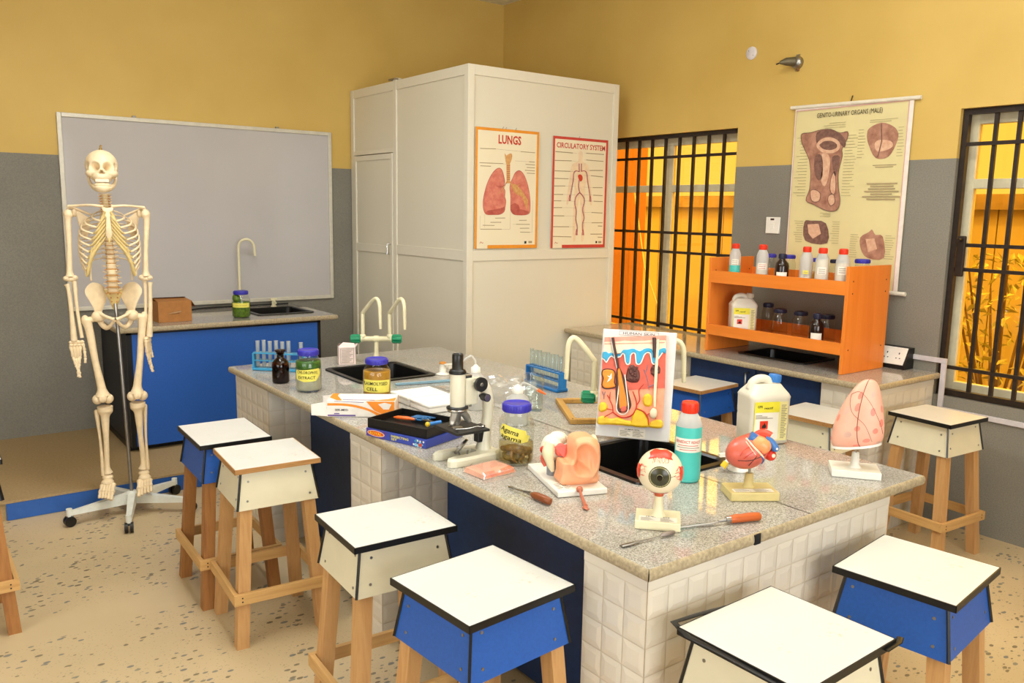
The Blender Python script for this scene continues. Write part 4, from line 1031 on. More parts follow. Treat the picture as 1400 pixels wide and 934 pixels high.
def gas_tap(label, x, y, rz):
    t = thing('bench_gas_tap', label, 'gas tap', (x, y, ZT), rz)
    m = MB(); m.lathe([(0, 0), (.032, 0), (.032, .004), (.022, .008), (.0165, .012), (.0155, .05), (.017, .053), (.013, .058), (0, .058)], M_WHITE, 22); m.build('turret', t)
    m = MB(); m.lathe([(.0165, .0515), (.0175, .054), (.014, .061), (0, .0625)], plain('orange_brown_cap', '#c9822c', .4), 18); m.build('top_cap', t, 'orange-brown top cap')
    m = MB(); m.tube([(.012, 0, .035), (.035, 0, .035), (.045, 0, .03), (.06, 0, .012)], [.008, .008, .007, .006], M_WHITE, 12)
    m.tube([(.03, -.016, .035), (.03, .016, .035)], .008, M_WHITE, 12); m.build('outlet', t)
    m = MB(); m.tube([(.046, 0, .0293), (.058, 0, .0145)], .0095, M_YEL, 14); m.build('collar', t, 'yellow collar')
    m = MB(); m.box((.0, -.021, .046), (.062, -.013, .054), M_WHITE, .002); m.box((.022, -.017, .042), (.062, -.011, .046), M_WHITE, .001); m.build('lever', t)
    m = MB(); m.lathe([(0, 0), (.012, 0), (.012, .012), (0, .012)], M_BLACK, 14, (.03, .018, .029)); m.build('valve_seat', t, 'black valve ring')
    return t
gas_tap('small white gas tap with yellow collar at the right end of the far sink', 2.06, 3.30, -10)
gas_tap('small white gas tap with yellow collar standing behind the heart model', 2.035, 1.545, 165)

# pale blue plastic strip behind the foam trays
t = MB(); t.box((-.15, -.016, 0), (.15, .016, .006), plain('pale_blue_plastic', '#8fb4c9', .35), .002); t.box((-.15, -.016, .004), (.15, -.012, .011), MATS['pale_blue_plastic'], .001)
o = t.build('plastic_strip', loc=(1.90, 3.17, ZT+.0005), rot=(0, 0, R(-12))); tag(o, 'long pale blue plastic strip lying in front of the far sink', 'strip')

# examination glove box, open end on the left
M_GBOX = plain('white_box_card', '#ece6df', .5); M_GOR = plain('orange_box_print', '#ef8d25', .5); M_GPU = plain('purple_box_print', '#6d5596', .5)
t = thing('glove_box', 'white and orange cardboard glove box with its end flap open', 'box', (1.40, 2.815, ZT), -35)
L, Wd, Hh = .128, .062, .062
m = MB(); m.box((-L, -Wd, 0), (L, Wd, Hh), M_GBOX, .002)
yf = -Wd-.0006; FX = lambda x, z: (x, yf, z)
def fpoly(pts, mt, d=0): m.add([(x, yf-d, z) for x, z in pts], [tuple(range(len(pts)))], mt)
up_ = smooth_path([(-.125, .052), (-.07, .052), (-.02, .046), (.03, .032), (.075, .012)], 4); lo_ = smooth_path([(-.125, .043), (-.07, .043), (-.02, .037), (.03, .023), (.06, .006)], 4)
for i in range(len(up_)-1): fpoly([(lo_[i][0], lo_[i][1]), (lo_[i+1][0], lo_[i+1][1]), (up_[i+1][0], up_[i+1][1]), (up_[i][0], up_[i][1])], M_GOR)
fpoly([(.02, .0605), (.05, .026), (.09, .006), (.126, .002), (.126, .0605)], M_GOR); fpoly([(.065, .05), (.085, .03), (.105, .03), (.115, .05), (.09, .056)], M_GBOX, .0003)
fpoly([(-.124, .0025), (-.02, .0025), (-.02, .0085), (-.124, .0085)], M_GPU); fpoly([(-.10, .0595), (.01, .055), (.012, .057), (-.10, .0612)], M_GPU)
m.text('SER-MED', -.072, .027, .0085, 0, M_INK, .05, 'c', lambda a, b, d: (a, yf-.0005, b), .01); fpoly([(-.10, .0105), (-.08, .0105), (-.08, .0145), (-.10, .0145)], M_GPU)
zt_ = Hh+.0006
m.flat([(-.125, -.01), (-.09, -.055), (-.07, -.058), (-.10, .02), (-.1, .06), (-.125, .06)], zt_, M_GOR); m.flat([(-.07, -.052), (.05, -.052), (.05, -.044), (-.07, -.044)], zt_, M_GPU); m.flat([(.03, -.06), (.126, -.06), (.126, .0), (.1, -.03)], zt_, M_GOR)
m.add([(L+.0006, -.03, .02), (L+.0006, .01, .02), (L+.0006, .01, .05), (L+.0006, -.03, .05)], [(0, 1, 2, 3)], M_CARD); m.add([(L+.0005, .015, .0), (L+.0005, .058, .0), (L+.0005, .058, .06), (L+.0005, .04, .06)], [(0, 1, 2, 3)], M_GOR)
m.build('box_body', t)
m = MB(); m.add([(-L, -Wd, .002), (-L, -Wd, Hh-.004), (-L-.055, -Wd-.01, Hh-.012), (-L-.055, -Wd-.01, .008)], [(0, 1, 2, 3)], M_GBOX); m.add([(-L, -Wd+.01, .004), (-L, Wd-.01, .004), (-L-.07, Wd-.02, .001), (-L-.062, -Wd+.02, .001)], [(0, 1, 2, 3)], M_GBOX)
m.add([(-L, Wd, .002), (-L, Wd, Hh-.004), (-L-.04, Wd+.012, Hh-.012), (-L-.04, Wd+.012, .008)], [(0, 1, 2, 3)], M_GBOX); m.build('end_flap', t)

# white foam trays
M_FOAM = plain('white_foam', '#e9e6e0', .8, var=.03, vscale=80)
for k, (x, y) in enumerate(((1.694, 2.895), (1.694, 2.735))):
    t = thing('foam_tray', ('white foam tray with lid behind the amber jar, the farther of the two', 'white foam tray with lid partly behind the microscope')[k], 'tray', (x, y, ZT), -1)
    m = MB(); m.box((-.092, -.075, 0), (.092, .075, .022), M_FOAM, .004); m.build('tray_base', t); m = MB(); m.box((-.094, -.077, .0225), (.094, .077, .034), M_FOAM, .004); m.box((-.06, -.05, .0335), (.06, .05, .0352), M_FOAM, .0008); m.build('tray_lid', t)

# dissecting set box and the open black case lying on it
M_DBLUE = plain('blue_printed_card', '#3a4aa5', .4); M_DPUR = plain('purple_printed_card', '#5a3f94', .4); M_LIGHTB = plain('pale_blue_print', '#86c3de', .5)
dx, dy = 1.3085, 2.385; drz = math.degrees(math.atan2(2.249-2.503, 1.347-1.262))
t = thing('dissecting_set_box', 'flat blue printed dissecting set box under the open black case', 'box', (1.40, 2.425, ZT), drz)
L, Wd, Hh = .135, .098, .028
m = MB(); m.box((-L, -Wd, 0), (L, Wd, Hh), M_DBLUE, .001); yf = -Wd-.0005
def fpoly(pts, mt, d=0): m.add([(x, yf-d, z) for x, z in pts], [tuple(range(len(pts)))], mt)
fpoly([(-.134, .001), (-.05, .001), (-.035, .027), (-.134, .027)], M_DPUR)
fpoly([(x*1.0-.088, .0145+z) for x, z in [(p[0], p[1]) for p in arc(0, 0, .040, 0, 350, 24, .0105)]], M_WHITE, .0003); fpoly([(x-.088, .0145+z) for x, z in arc(0, 0, .037, 0, 350, 24, .009)], plain('orange_red_print', '#e0561f', .5), .0006)
f2 = lambda a, b, d: (a, yf-.0009-d, b)
m.text('ROYAL', -.088, .0145, .0105, 0, M_YEL, .056, 'c', f2, .02); m.text('DISSECTING', .022, .0185, .008, 0, M_YLAB, .078, 'c', f2, .02); m.text('SET', -.004, .0085, .0075, 0, M_YLAB, .026, 'c', f2, .02)
rnd = random.Random(5)
for i in range(14):
    a, b = rnd.uniform(.083, .128), rnd.uniform(.003, .024); fpoly(arc(a, b, rnd.uniform(.003, .006), 0, 330, 8), rnd.choice((M_LIGHTB, M_WHITE, M_TEAL)), .0004+.00004*i)
fpoly([(.106, .004), (.116, .003), (.121, .013), (.113, .017), (.109, .012), (.102, .016)], M_REDINK, .0012)
m.build('printed_box', t)
for i in range(1): pass
t2 = thing('dissecting_case', 'open black case of dissecting tools lying on the blue box', 'case', (1.40, 2.43, ZT+Hh+.0005), drz+2)
m = MB(); L, Wd, h2 = .13, .092, .034; w_ = .005
m.box((-L, -Wd, 0), (L, Wd, .012), M_BLACK, .002)
for a, b in (((-L, -Wd), (L, -Wd+w_)), ((-L, Wd-w_), (L, Wd)), ((-L, -Wd), (-L+w_, Wd)), ((L-w_, -Wd), (L, Wd))): m.box((*a, .004), (*b, h2), M_BLACK, .0015)
m.build('case_tray', t2)
M_FOILP = plain('creased_beige_card', '#b7a892', .5)
m = MB(); m.add([(-.11, -.07, .016), (.02, -.078, .020), (.115, -.06, .024), (.11, -.035, .017), (.0, -.052, .016)], [(0, 1, 2, 3, 4)], M_FOILP); m.build('card_liner', t2, 'creased beige card liner')
zc = ZT+Hh+.013
def on_case(x, y, z=0): 
    a = R(drz+2); return (1.40+x*math.cos(a)-y*math.sin(a), 2.43+x*math.sin(a)+y*math.cos(a), zc+z)
t = thing('scalpel', 'orange-handled dissecting tool lying in the black case', 'tool', on_case(-.045, .02, .008), drz+12)
m = MB(); m.tube([(-.055, 0, 0), (-.04, 0, .001), (0, 0, .002), (.03, 0, .001)], [.003, .0085, .0095, .005], M_OR, 12, flat=.7); m.build('handle', t); m = MB(); m.tube([(.03, 0, .001), (.07, 0, 0)], [.0025, .001], M_STEEL, 8); m.build('blade', t, 'thin steel point')
t = thing('scissors', 'blue-handled scissors lying in the black case', 'scissors', on_case(.035, .03, .012), drz-20)
MB().tube(smooth_path([(.0+.016*math.cos(R(a))-.03, .014+.011*math.sin(R(a)), 0) for a in range(0, 361, 30)], 2), .0032, plain('dark_blue_plastic', '#1f5d93', .35), 8).build('finger_loop', t)
MB().tube(smooth_path([(.0+.016*math.cos(R(a))-.03, -.014+.011*math.sin(R(a)), 0) for a in range(0, 361, 30)], 2), .0032, MATS['dark_blue_plastic'], 8).build('finger_loop', t)
m = MB(); m.tube([(-.014, .010, 0), (.02, 0, .001), (.075, -.008, 0)], [.003, .003, .001], M_STEEL, 6); m.tube([(-.014, -.010, 0), (.02, 0, .003), (.075, .008, .002)], [.003, .003, .001], M_STEEL, 6); m.build('blades', t)
t = thing('forceps', 'blue plastic tongs lying at the back of the black case', 'forceps', on_case(-.01, .062, .008), drz+35)
m = MB(); m.tube([(-.04, .003, 0), (-.02, .009, .003), (.02, .006, .001), (.045, .001, 0)], [.004, .006, .0045, .002], MATS['dark_blue_plastic'], 8); m.build('arm', t); m = MB(); m.tube([(-.04, -.003, 0), (-.02, -.009, .003), (.02, -.006, .001), (.045, -.001, 0)], [.004, .006, .0045, .002], MATS['dark_blue_plastic'], 8); m.build('arm', t)
t = thing('dropper', 'blue dropper with a yellow bulb lying on the rim of the black case', 'dropper', on_case(.112, -.02, .026), drz+75)
m = MB(); m.tube([(-.028, 0, .0), (.02, 0, .0)], .0062, plain('bright_blue_plastic', '#3f86d2', .35), 12); m.build('barrel', t); m = MB(); m.ball((-.033, 0, 0), (.0085, .0085, .0085), M_YEL); m.build('bulb', t, 'yellow bulb')

# microscope
M_MIC = plain('cream_enamel', '#dcd7c0', .3, 0, .5, var=.02); M_MBLK = plain('satin_black_metal', '#1b1b1b', .4)
t = thing('microscope', 'cream and black student microscope with a black stage at the front edge of the island', 'microscope', (1.42, 2.10, ZT), 180)
# local +x points away from the arm (towards the tube), tube axis at x=.06
m = MB()
U = [(-.105, -.040), (-.075, -.058), (.03, -.062), (.075, -.060), (.092, -.052), (.095, -.038), (.07, -.030), (.01, -.026), (-.03, -.018), (-.038, 0), (-.03, .018), (.01, .026), (.07, .030), (.095, .038), (.092, .052), (.075, .060), (.03, .062), (-.075, .058), (-.105, .040)]
U = [(x+.02, y) for x, y in U]
n = len(U); ins = [(x*.93+.002, y*.90) for x, y in U]
m.add([(x, y, 0) for x, y in U]+[(x, y, .018) for x, y in U]+[(x, y, .026) for x, y in ins], [(i, (i+1) % n, n+(i+1) % n, n+i) for i in range(n)]+[(n+i, n+(i+1) % n, 2*n+(i+1) % n, 2*n+i) for i in range(n)]+[tuple(range(2*n, 3*n))], M_MIC)
m.build('horseshoe_base', t)
m = MB(); A = smooth_path([(-.045, 0, .02), (-.048, 0, .06), (-.058, 0, .12), (-.060, 0, .18), (-.046, 0, .225), (-.02, 0, .243), (.01, 0, .246)], 5)
m.tube(A, interp([.030, .022, .0195, .020, .021, .021, .018], len(A)), M_MIC, 14, flat=.85); m.build('arm', t)
m = MB(); m.box((-.052, -.013, .05), (-.015, .013, .105), M_MBLK, .003); m.build('stage_bracket', t)
m = MB(); m.box((-.022, -.068, .100), (.098, .068, .108), M_MBLK, .002); m.lathe([(.0, .1083), (.018, .1083), (.018, .1088), (.012, .1088), (0, .1086)], M_STEEL, 24, (.055, 0, 0))
st = m.build('stage', t)
for s in (-1, 1):
    m = MB(); m.tube([(-.01, s*.045, .109), (.01, s*.044, .115), (.04, s*.036, .1105), (.075, s*.022, .110)], [.003, .0028, .0026, .002], M_CHROME, 8, flat=.6); m.lathe([(0, 0), (.005, 0), (.005, .007), (0, .008)], M_CHROME, 10, (-.01, s*.045, .108)); m.build('stage_clip', st, 'chrome stage clip')
m = MB(); m.lathe([(0, .172), (.0225, .172), (.0235, .178), (.0235, .276), (.0225, .281), (0, .281)], M_MIC, 28, (.055, 0, 0)); m.build('body_tube', t)
m = MB(); m.lathe([(0, .279), (.0265, .279), (.0275, .284), (.0235, .291), (.0175, .293), (.0175, .336), (.0165, .340), (.013, .341), (.012, .338), (0, .338)], M_BLACK, 26, (.055, 0, 0)); m.build('eyepiece', t, 'black eyepiece')
m = MB(); m.lathe([(0, .158), (.030, .160), (.0335, .166), (.0335, .169), (.026, .174), (0, .174)], M_CHROME, 28, (.055, 0, 0)); m.lathe([(.031, .1695), (.0345, .170), (.0345, .1735), (.02, .177)], M_MBLK, 28, (.055, 0, 0))
ns = m.build('nosepiece', t, 'chrome revolving nosepiece')
for a, tl in ((0, 0), (30, 1), (150, 1)):
    m = MB(); 
    ax = Vector((math.cos(R(a))*.55*tl, math.sin(R(a))*.6*tl, -.8)).normalized(); p = Vector((.055+math.cos(R(a))*.014*tl, math.sin(R(a))*.014*tl, .162))
    m.tube([p, p+ax*.010, p+ax*.0105, p+ax*.030, p+ax*.0305, p+ax*.040, p+ax*.046], [.0125, .0125, .0115, .0115, .0095, .009, .005], plain('satin_steel', '#b9b6ae', .38, .75), 18); m.build('objective', ns, 'steel objective lens')
m = MB(); m.box((-.012, -.015, .178), (.033, .015, .262), M_MIC, .004); m.box((.006, -.009, .170), (.033, .009, .272), M_CHROME, .002); m.build('focus_rack', t)
for s in (-1, 1):
    m = MB(); m.tube([(-.004, s*.016, .245), (-.004, s*.034, .245), (-.004, s*.036, .245), (-.004, s*.047, .245)], [.008, .008, .0225, .0225], M_MBLK, 26); m.tube([(-.004, s*.047, .245), (-.004, s*.0485, .245)], [.006, .004], M_STEEL, 12); m.build('coarse_focus_knob', t, 'large black focus knob')
    m = MB(); m.tube([(-.02, s*.016, .203), (-.02, s*.03, .203), (-.02, s*.031, .203), (-.02, s*.055, .203)], [.006, .006, .0125, .0125], M_MBLK, 18); m.tube([(-.02, s*.055, .203), (-.02, s*.0562, .203)], [.0105, .010], M_STEEL, 16); m.build('fine_focus_knob', t, 'small black focus knob')
m = MB(); m.tube(smooth_path([(.035+.0, -.03*math.cos(R(a)), .038+.03*math.sin(R(a))) for a in range(180, 361, 30)], 3), .003, M_STEEL, 8); m.build('mirror_fork', t)
m = MB(); c = Vector((.04, 0, .044)); ax = Vector((.5, -.62, .6)).normalized(); m.tube([c-ax*.004, c+ax*.004], .030, M_STEEL, 28); m.tube([c+ax*.004, c+ax*.0045], [.027, .026], plain('mirror_glass', '#c6c8c6', .05, 1), 28); m.build('mirror', t, 'round tilting mirror')

# wash bottles, beaker, crumpled bag
def wash_bottle(label, x, y, rz, r, hb, ht, reach):
    t = thing('wash_bottle', label, 'bottle', (x, y, ZT), rz)
    m = MB(); m.lathe([(0, .001), (r*.9, .001), (r, .006), (r, hb*.78), (r*.93, hb*.88), (r*.45, hb), (r*.4, hb+.006)], M_FROST, 30); m.build('bottle_body', t)
    m = MB(); m.lathe([(r*.46, hb+.002), (r*.48, hb+.004), (r*.46, hb+.022), (r*.3, hb+.026), (.005, hb+.034), (0, hb+.034)], M_WHITE, 22); m.build('cap', t)
    m = MB(); p = smooth_path([(0, 0, hb+.03), (.002, 0, ht-.02), (.014, 0, ht-.003), (reach*.35, 0, ht), (reach*.7, 0, ht-.012), (reach, 0, ht-.026)], 5); m.tube(p, .0038, M_FROST, 10); m.build('spout_tube', t)
    m = MB(); d = Vector((reach*.55, 0, -.022)).normalized(); q = Vector((reach, 0, ht-.026)); m.tube([q-d*.004, q+d*.012, q+d*.032], [.0062, .0055, .0022], M_OR, 12); m.build('nozzle_tip', t, 'orange-red nozzle tip')
wash_bottle('white wash bottle with red-tipped bent tube behind the microscope arm', 1.80, 2.64, 140, .040, .145, .213, .055)
wash_bottle('white wash bottle with red-tipped bent tube behind the lizard jar', 1.797, 2.36, -37, .042, .115, .155, .075)
t = thing('clear_beaker', 'clear plastic measuring beaker behind the lizard jar', 'beaker', (1.985, 2.50, ZT), 0)
m = MB(); m.lathe([(0, .001), (.034, .001), (.036, .005), (.037, .142), (.041, .146), (.0355, .144), (.0345, .006), (0, .005)], M_GLASS, 30); m.build('beaker_wall', t)
m = MB()
for k in range(7):
    z = .03+.015*k; m.tube([(.0378*math.cos(a), .0378*math.sin(a), z) for a in [R(-140+6*i) for i in range(4+(k % 2)*3)]], .0006, M_GREYINK, 4)
m.build('graduation_marks', t)
n_ = NT('tmp'); bpy.data.materials.remove(n_.m)
rnd = random.Random(11); bm = bmesh.new(); bmesh.ops.create_icosphere(bm, subdivisions=4, radius=1)
from mathutils import noise as mnoise
for v in bm.verts:
    p = v.co.copy(); k = 1+.35*mnoise.noise(p*2.2)+.22*abs(mnoise.noise(p*5.5)); v.co = Vector((p.x*.13*k, p.y*.085*k, max(0.0, (p.z+.45)*.062*k)))
m = MB(); m.frombm(bm, M_BAG, False); o = m.build('plastic_bag', loc=(1.985, 2.73, ZT+.001), rot=(0, 0, R(-35))); tag(o, 'crumpled clear plastic bag before the blue test tube rack', 'bag')

# wooden frame lying on the worktop
M_FRW = wood('yellow_frame_wood', '#c59a55', '#a87c3c', 5, 'x', .5)
t = thing('wooden_frame', 'empty wooden frame lying on the worktop left of the human skin board', 'frame', (1.958, 2.249, ZT+.0003), 59)
fl_, fw_, w_, h_ = .36, .23, .026, .018
for a, b in (((0, 0), (fl_, -w_)), ((0, -fw_+w_), (fl_, -fw_)), ((0, -w_-.0003), (w_, -fw_+w_+.0003)), ((fl_-w_, -w_-.0003), (fl_, -fw_+w_+.0003))):
    MB().box((*a, 0), (*b, h_), M_FRW, .002).build('frame_rail', t)
m = MB(); m.cyl((.012, -.012, h_-.001), (.012, -.012, h_+.001), .003, M_INK, n=8); m.build('nail', t)

# orange specimen pouch in a clear bag
M_POUCH = plain('peach_paper', '#f0a98a', .5, var=.1, vscale=20); M_POUO = plain('orange_paper_fold', '#f07a48', .45)
t = thing('specimen_pouch', 'peach and orange paper packet in a clear bag before the lizard jar', 'packet', (1.386, 1.952, ZT+.0006), 6)
m = MB(); m.add([(-.060, -.042, .012), (.055, -.046, .014), (.058, .042, .016), (-.056, .046, .014), (-.063, -.046, 0), (.060, -.050, 0), (.062, .046, 0), (-.060, .050, 0)], [(0, 1, 2, 3), (4, 5, 1, 0), (5, 6, 2, 1), (6, 7, 3, 2), (7, 4, 0, 3), (7, 6, 5, 4)], M_POUCH)
m.add([(-.059, -.044, .0128), (-.02, -.047, .0135), (-.012, -.034, .0155), (-.050, -.026, .0145)], [(0, 1, 2, 3)], M_POUO); m.add([(.0, -.047, .0145), (.05, -.048, .0152), (.057, -.02, .0162), (.046, -.03, .016), (.01, -.036, .0156)], [(0, 1, 2, 3, 4)], M_POUO)
m.add([(-.061, -.0455, .002), (.058, -.0495, .002), (.056, -.0480, .010), (-.060, -.0440, .009)], [(0, 1, 2, 3)], M_POUO); m.build('paper_packet', t)
m = MB(); bm = bmesh.new(); bmesh.ops.create_grid(bm, x_segments=14, y_segments=10, size=1)
for v in bm.verts:
    x, y = v.co.x, v.co.y; X, Y = x*.068, y*.07-.018; over = max(0, 1-max(abs(X)/.064, abs(Y)/.052)**6); v.co = Vector((X, Y+.006*mnoise.noise(Vector((x*3, y*3, 0))), .002+.018*min(1, over*1.3)+.003*abs(mnoise.noise(Vector((x*6, y*6, 3))))))
m.frombm(bm, M_BAG, True); m.build('clear_bag', t, 'clear plastic bag round the packet')

# mounted needle, rasp and spatula
M_HAND = wood('brown_turned_handle', '#8a4e2c', '#6a3519', 8, 'x', .35); M_HANDO = wood('orange_turned_handle', '#c4622f', '#a34b20', 8, 'x', .35)
t = thing('mounted_needle', 'steel awl with short brown wooden handle in front of the ear model', 'tool', (1.350, 1.70, ZT+.0108), math.degrees(math.atan2(1.795-1.62, 1.345-1.3555)))
m = MB(); p = [(-.075, 0, .0), (-.072, 0, 0), (-.05, 0, .001), (-.02, 0, .001), (-.006, 0, 0), (0, 0, 0)]; m.tube(p, [.005, .0098, .0108, .0105, .009, .006], M_HAND, 16); m.build('handle', t)
m = MB(); m.tube([(-.002, 0, 0), (.014, 0, 0), (.0145, 0, 0), (.05, 0, -.003), (.075, 0, -.004), (.088, 0, -.005), (.1, 0, -.006)], [.006, .0055, .0034, .0032, .0032, .005, .003], M_CHROME, 10); m.build('blade', t, 'steel blade')
a0 = math.degrees(math.atan2(1.331-1.238, 1.47-1.729))
t = thing('rasp', 'steel rasp with an orange-brown wooden handle at the near edge of the island', 'tool', (1.652, 1.270, ZT+.0112), a0)
m = MB(); m.tube([(-.088, 0, 0), (-.085, 0, 0), (-.06, 0, .001), (-.03, 0, 0), (-.02, 0, .001), (-.006, 0, 0), (0, 0, 0)], [.007, .0105, .0115, .0105, .0112, .010, .008], M_HANDO, 18); m.build('handle', t)
m = MB(); m.tube([(-.002, 0, 0), (.012, 0, 0)], .0082, M_CHROME, 16); m.tube([(.011, 0, 0), (.03, 0, -.002), (.034, 0, -.002)], [.004, .0032, .0035], M_STEEL, 10)
m.tube([(.032, 0, -.0022), (.06, .001, -.005), (.1, -.001, -.006), (.13, .0, -.0068), (.165, 0, -.007)], [.0032, .005, .0048, .0038, .002], M_STEEL, 10, flat=.45); m.build('blade', t, 'rough steel blade')
t = thing('steel_spatula', 'grey steel spatula lying in front of the eye model', 'tool', (1.40, 1.308, ZT+.0052), math.degrees(math.atan2(1.305-1.321, 1.475-1.31)))
m = MB(); m.tube([(-.085, 0, -.002), (-.06, 0, -.002), (-.03, 0, -.001), (.04, 0, 0)], [.007, .0075, .0028, .0026], M_STEEL, 12, flat=.4); m.build('blade', t)
m = MB(); m.tube([(.035, 0, .0), (.042, 0, .001), (.06, 0, .001), (.078, 0, .001), (.083, 0, 0)], [.0028, .006, .0075, .006, .002], plain('dull_grey_handle', '#8c8078', .4, .5), 14, flat=.75); m.build('handle', t)
# ================================================================== printed and moulded outlines (metres on each board or sheet)
SKIN = {
'relief': [(0.0117, 0.342), (0.2219, 0.3614), (0.2276, 0.2252), (0.2307, 0.0469), (0.0111, 0.0396), (0.0105, 0.2027)],
'pink_top': [(0.0117, 0.342), (0.2219, 0.3614), (0.2232, 0.3447), (0.1762, 0.3437), (0.1299, 0.3341), (0.0828, 0.335), (0.0365, 0.3254), (0.0121, 0.3238)],
'cream': [(0.0121, 0.3238), (0.0365, 0.3254), (0.0828, 0.335), (0.1299, 0.3341), (0.1762, 0.3437), (0.2232, 0.3447), (0.2259, 0.309), (0.0114, 0.2844)],
'blue': [(0.0095, 0.2899), (0.0225, 0.2927), (0.03, 0.2873), (0.0391, 0.2911), (0.0491, 0.2835), (0.0569, 0.2737), (0.072, 0.2916), (0.0805, 0.3035), (0.0945, 0.305), (0.106, 0.3086), (0.1176, 0.3098), (0.137, 0.3022), (0.1505, 0.3108), (0.1643, 0.3146), (0.1787, 0.3113), (0.1868, 0.2977), (0.2067, 0.3142), (0.2243, 0.3184), (0.2252, 0.2993), (0.2146, 0.303), (0.2063, 0.2878), (0.1959, 0.2699), (0.1918, 0.2623), (0.1819, 0.2684), (0.1751, 0.2965), (0.1653, 0.3013), (0.1543, 0.292), (0.1467, 0.2672), (0.138, 0.2581), (0.1283, 0.2629), (0.1238, 0.2912), (0.1163, 0.2962), (0.1076, 0.2871), (0.1072, 0.2607), (0.0983, 0.255), (0.0904, 0.2662), (0.0864, 0.2873), (0.079, 0.2914), (0.0728, 0.2811), (0.0521, 0.2742), (0.0422, 0.2804), (0.0334, 0.2723), (0.0252, 0.257), (0.0175, 0.2658), (0.0092, 0.2697)],
'red': [(0.009, 0.2721), (0.025, 0.2594), (0.0401, 0.2778), (0.0568, 0.2747), (0.0789, 0.2938), (0.0929, 0.264), (0.1026, 0.2602), (0.1162, 0.2976), (0.1306, 0.2631), (0.1423, 0.2643), (0.1607, 0.3008), (0.1792, 0.273), (0.1918, 0.2623), (0.2081, 0.2951), (0.225, 0.3017), (0.2317, 0.1824), (0.1795, 0.177), (0.0958, 0.1635), (0.0148, 0.1647)],
'pink_low': [(0.0148, 0.1647), (0.0958, 0.1635), (0.1795, 0.177), (0.2317, 0.1824), (0.2316, 0.1104), (0.2317, 0.047), (0.0111, 0.0396), (0.0117, 0.1068)],
'gland': [(0.0158, 0.2263), (0.0318, 0.2313), (0.0509, 0.2285), (0.058, 0.2148), (0.0572, 0.1883), (0.063, 0.1745), (0.0461, 0.167), (0.0251, 0.1658), (0.0162, 0.1769), (0.0188, 0.1987), (0.0135, 0.2126)],
'glandwhite': [(0.0468, 0.2199), (0.0407, 0.2082), (0.0321, 0.2097), (0.0401, 0.2034), (0.0329, 0.1858), (0.0439, 0.1965), (0.0482, 0.2018)],
'brown': [(0.108, 0.2512), (0.1196, 0.2533), (0.1299, 0.2414), (0.1398, 0.2353), (0.1445, 0.2166), (0.1403, 0.1969), (0.1242, 0.1919), (0.1076, 0.1935), (0.0952, 0.2019), (0.0963, 0.2188), (0.0988, 0.2358)],
'brown2': [(0.1916, 0.2646), (0.2013, 0.2608), (0.2118, 0.2475), (0.2107, 0.2306), (0.2013, 0.2296), (0.1928, 0.2177), (0.1827, 0.2277), (0.1779, 0.2416), (0.1852, 0.2568)],
'hair': [(0.0339, 0.3405), (0.0455, 0.3426), (0.0719, 0.2426), (0.0726, 0.2341), (0.0638, 0.2322)],
'hair2': [(0.179, 0.3507), (0.1888, 0.3517), (0.1936, 0.2816), (0.1865, 0.2833)],
'sheath': [(0.0624, 0.2321), (0.0762, 0.2359), (0.0987, 0.1878), (0.1197, 0.1276), (0.1211, 0.1085), (0.1106, 0.093), (0.0828, 0.0863), (0.0725, 0.0987), (0.0641, 0.1602)],
'follicle': [(0.0663, 0.2301), (0.0755, 0.2325), (0.0924, 0.1776), (0.1088, 0.1169), (0.1003, 0.104), (0.0826, 0.1021), (0.0762, 0.1615)],
'bulb': [(0.0885, 0.1052), (0.1022, 0.1104), (0.1091, 0.1001), (0.1014, 0.0897), (0.0896, 0.0909)],
'nerve': [(0.193, 0.3464), (0.2023, 0.3473), (0.2073, 0.2567), (0.2137, 0.1469), (0.2208, 0.1285), (0.2176, 0.1089), (0.2036, 0.1065), (0.1958, 0.1163), (0.2037, 0.1363), (0.2023, 0.1985), (0.1959, 0.2699)],
'y1': [(0.0113, 0.1116), (0.0287, 0.1182), (0.04, 0.1049), (0.0392, 0.0905), (0.022, 0.0815), (0.0098, 0.0874)],
'y2': [(0.1626, 0.1512), (0.1761, 0.1598), (0.191, 0.1494), (0.1928, 0.1256), (0.1842, 0.1141), (0.1651, 0.1179), (0.1592, 0.1341)],
'y3': [(0.1248, 0.0609), (0.1316, 0.0952), (0.147, 0.1088), (0.1666, 0.0988), (0.1824, 0.0765), (0.1871, 0.0458), (0.1261, 0.0433)],
'y4': [(0.0102, 0.0635), (0.0323, 0.0705), (0.0563, 0.0634), (0.0793, 0.0706), (0.1034, 0.0635), (0.1248, 0.0609), (0.1261, 0.0433), (0.0908, 0.043), (0.0486, 0.041), (0.0111, 0.0396)],
'y5': [(0.1871, 0.0458), (0.1926, 0.0655), (0.2108, 0.0737), (0.2307, 0.0719), (0.2307, 0.0469)],
}
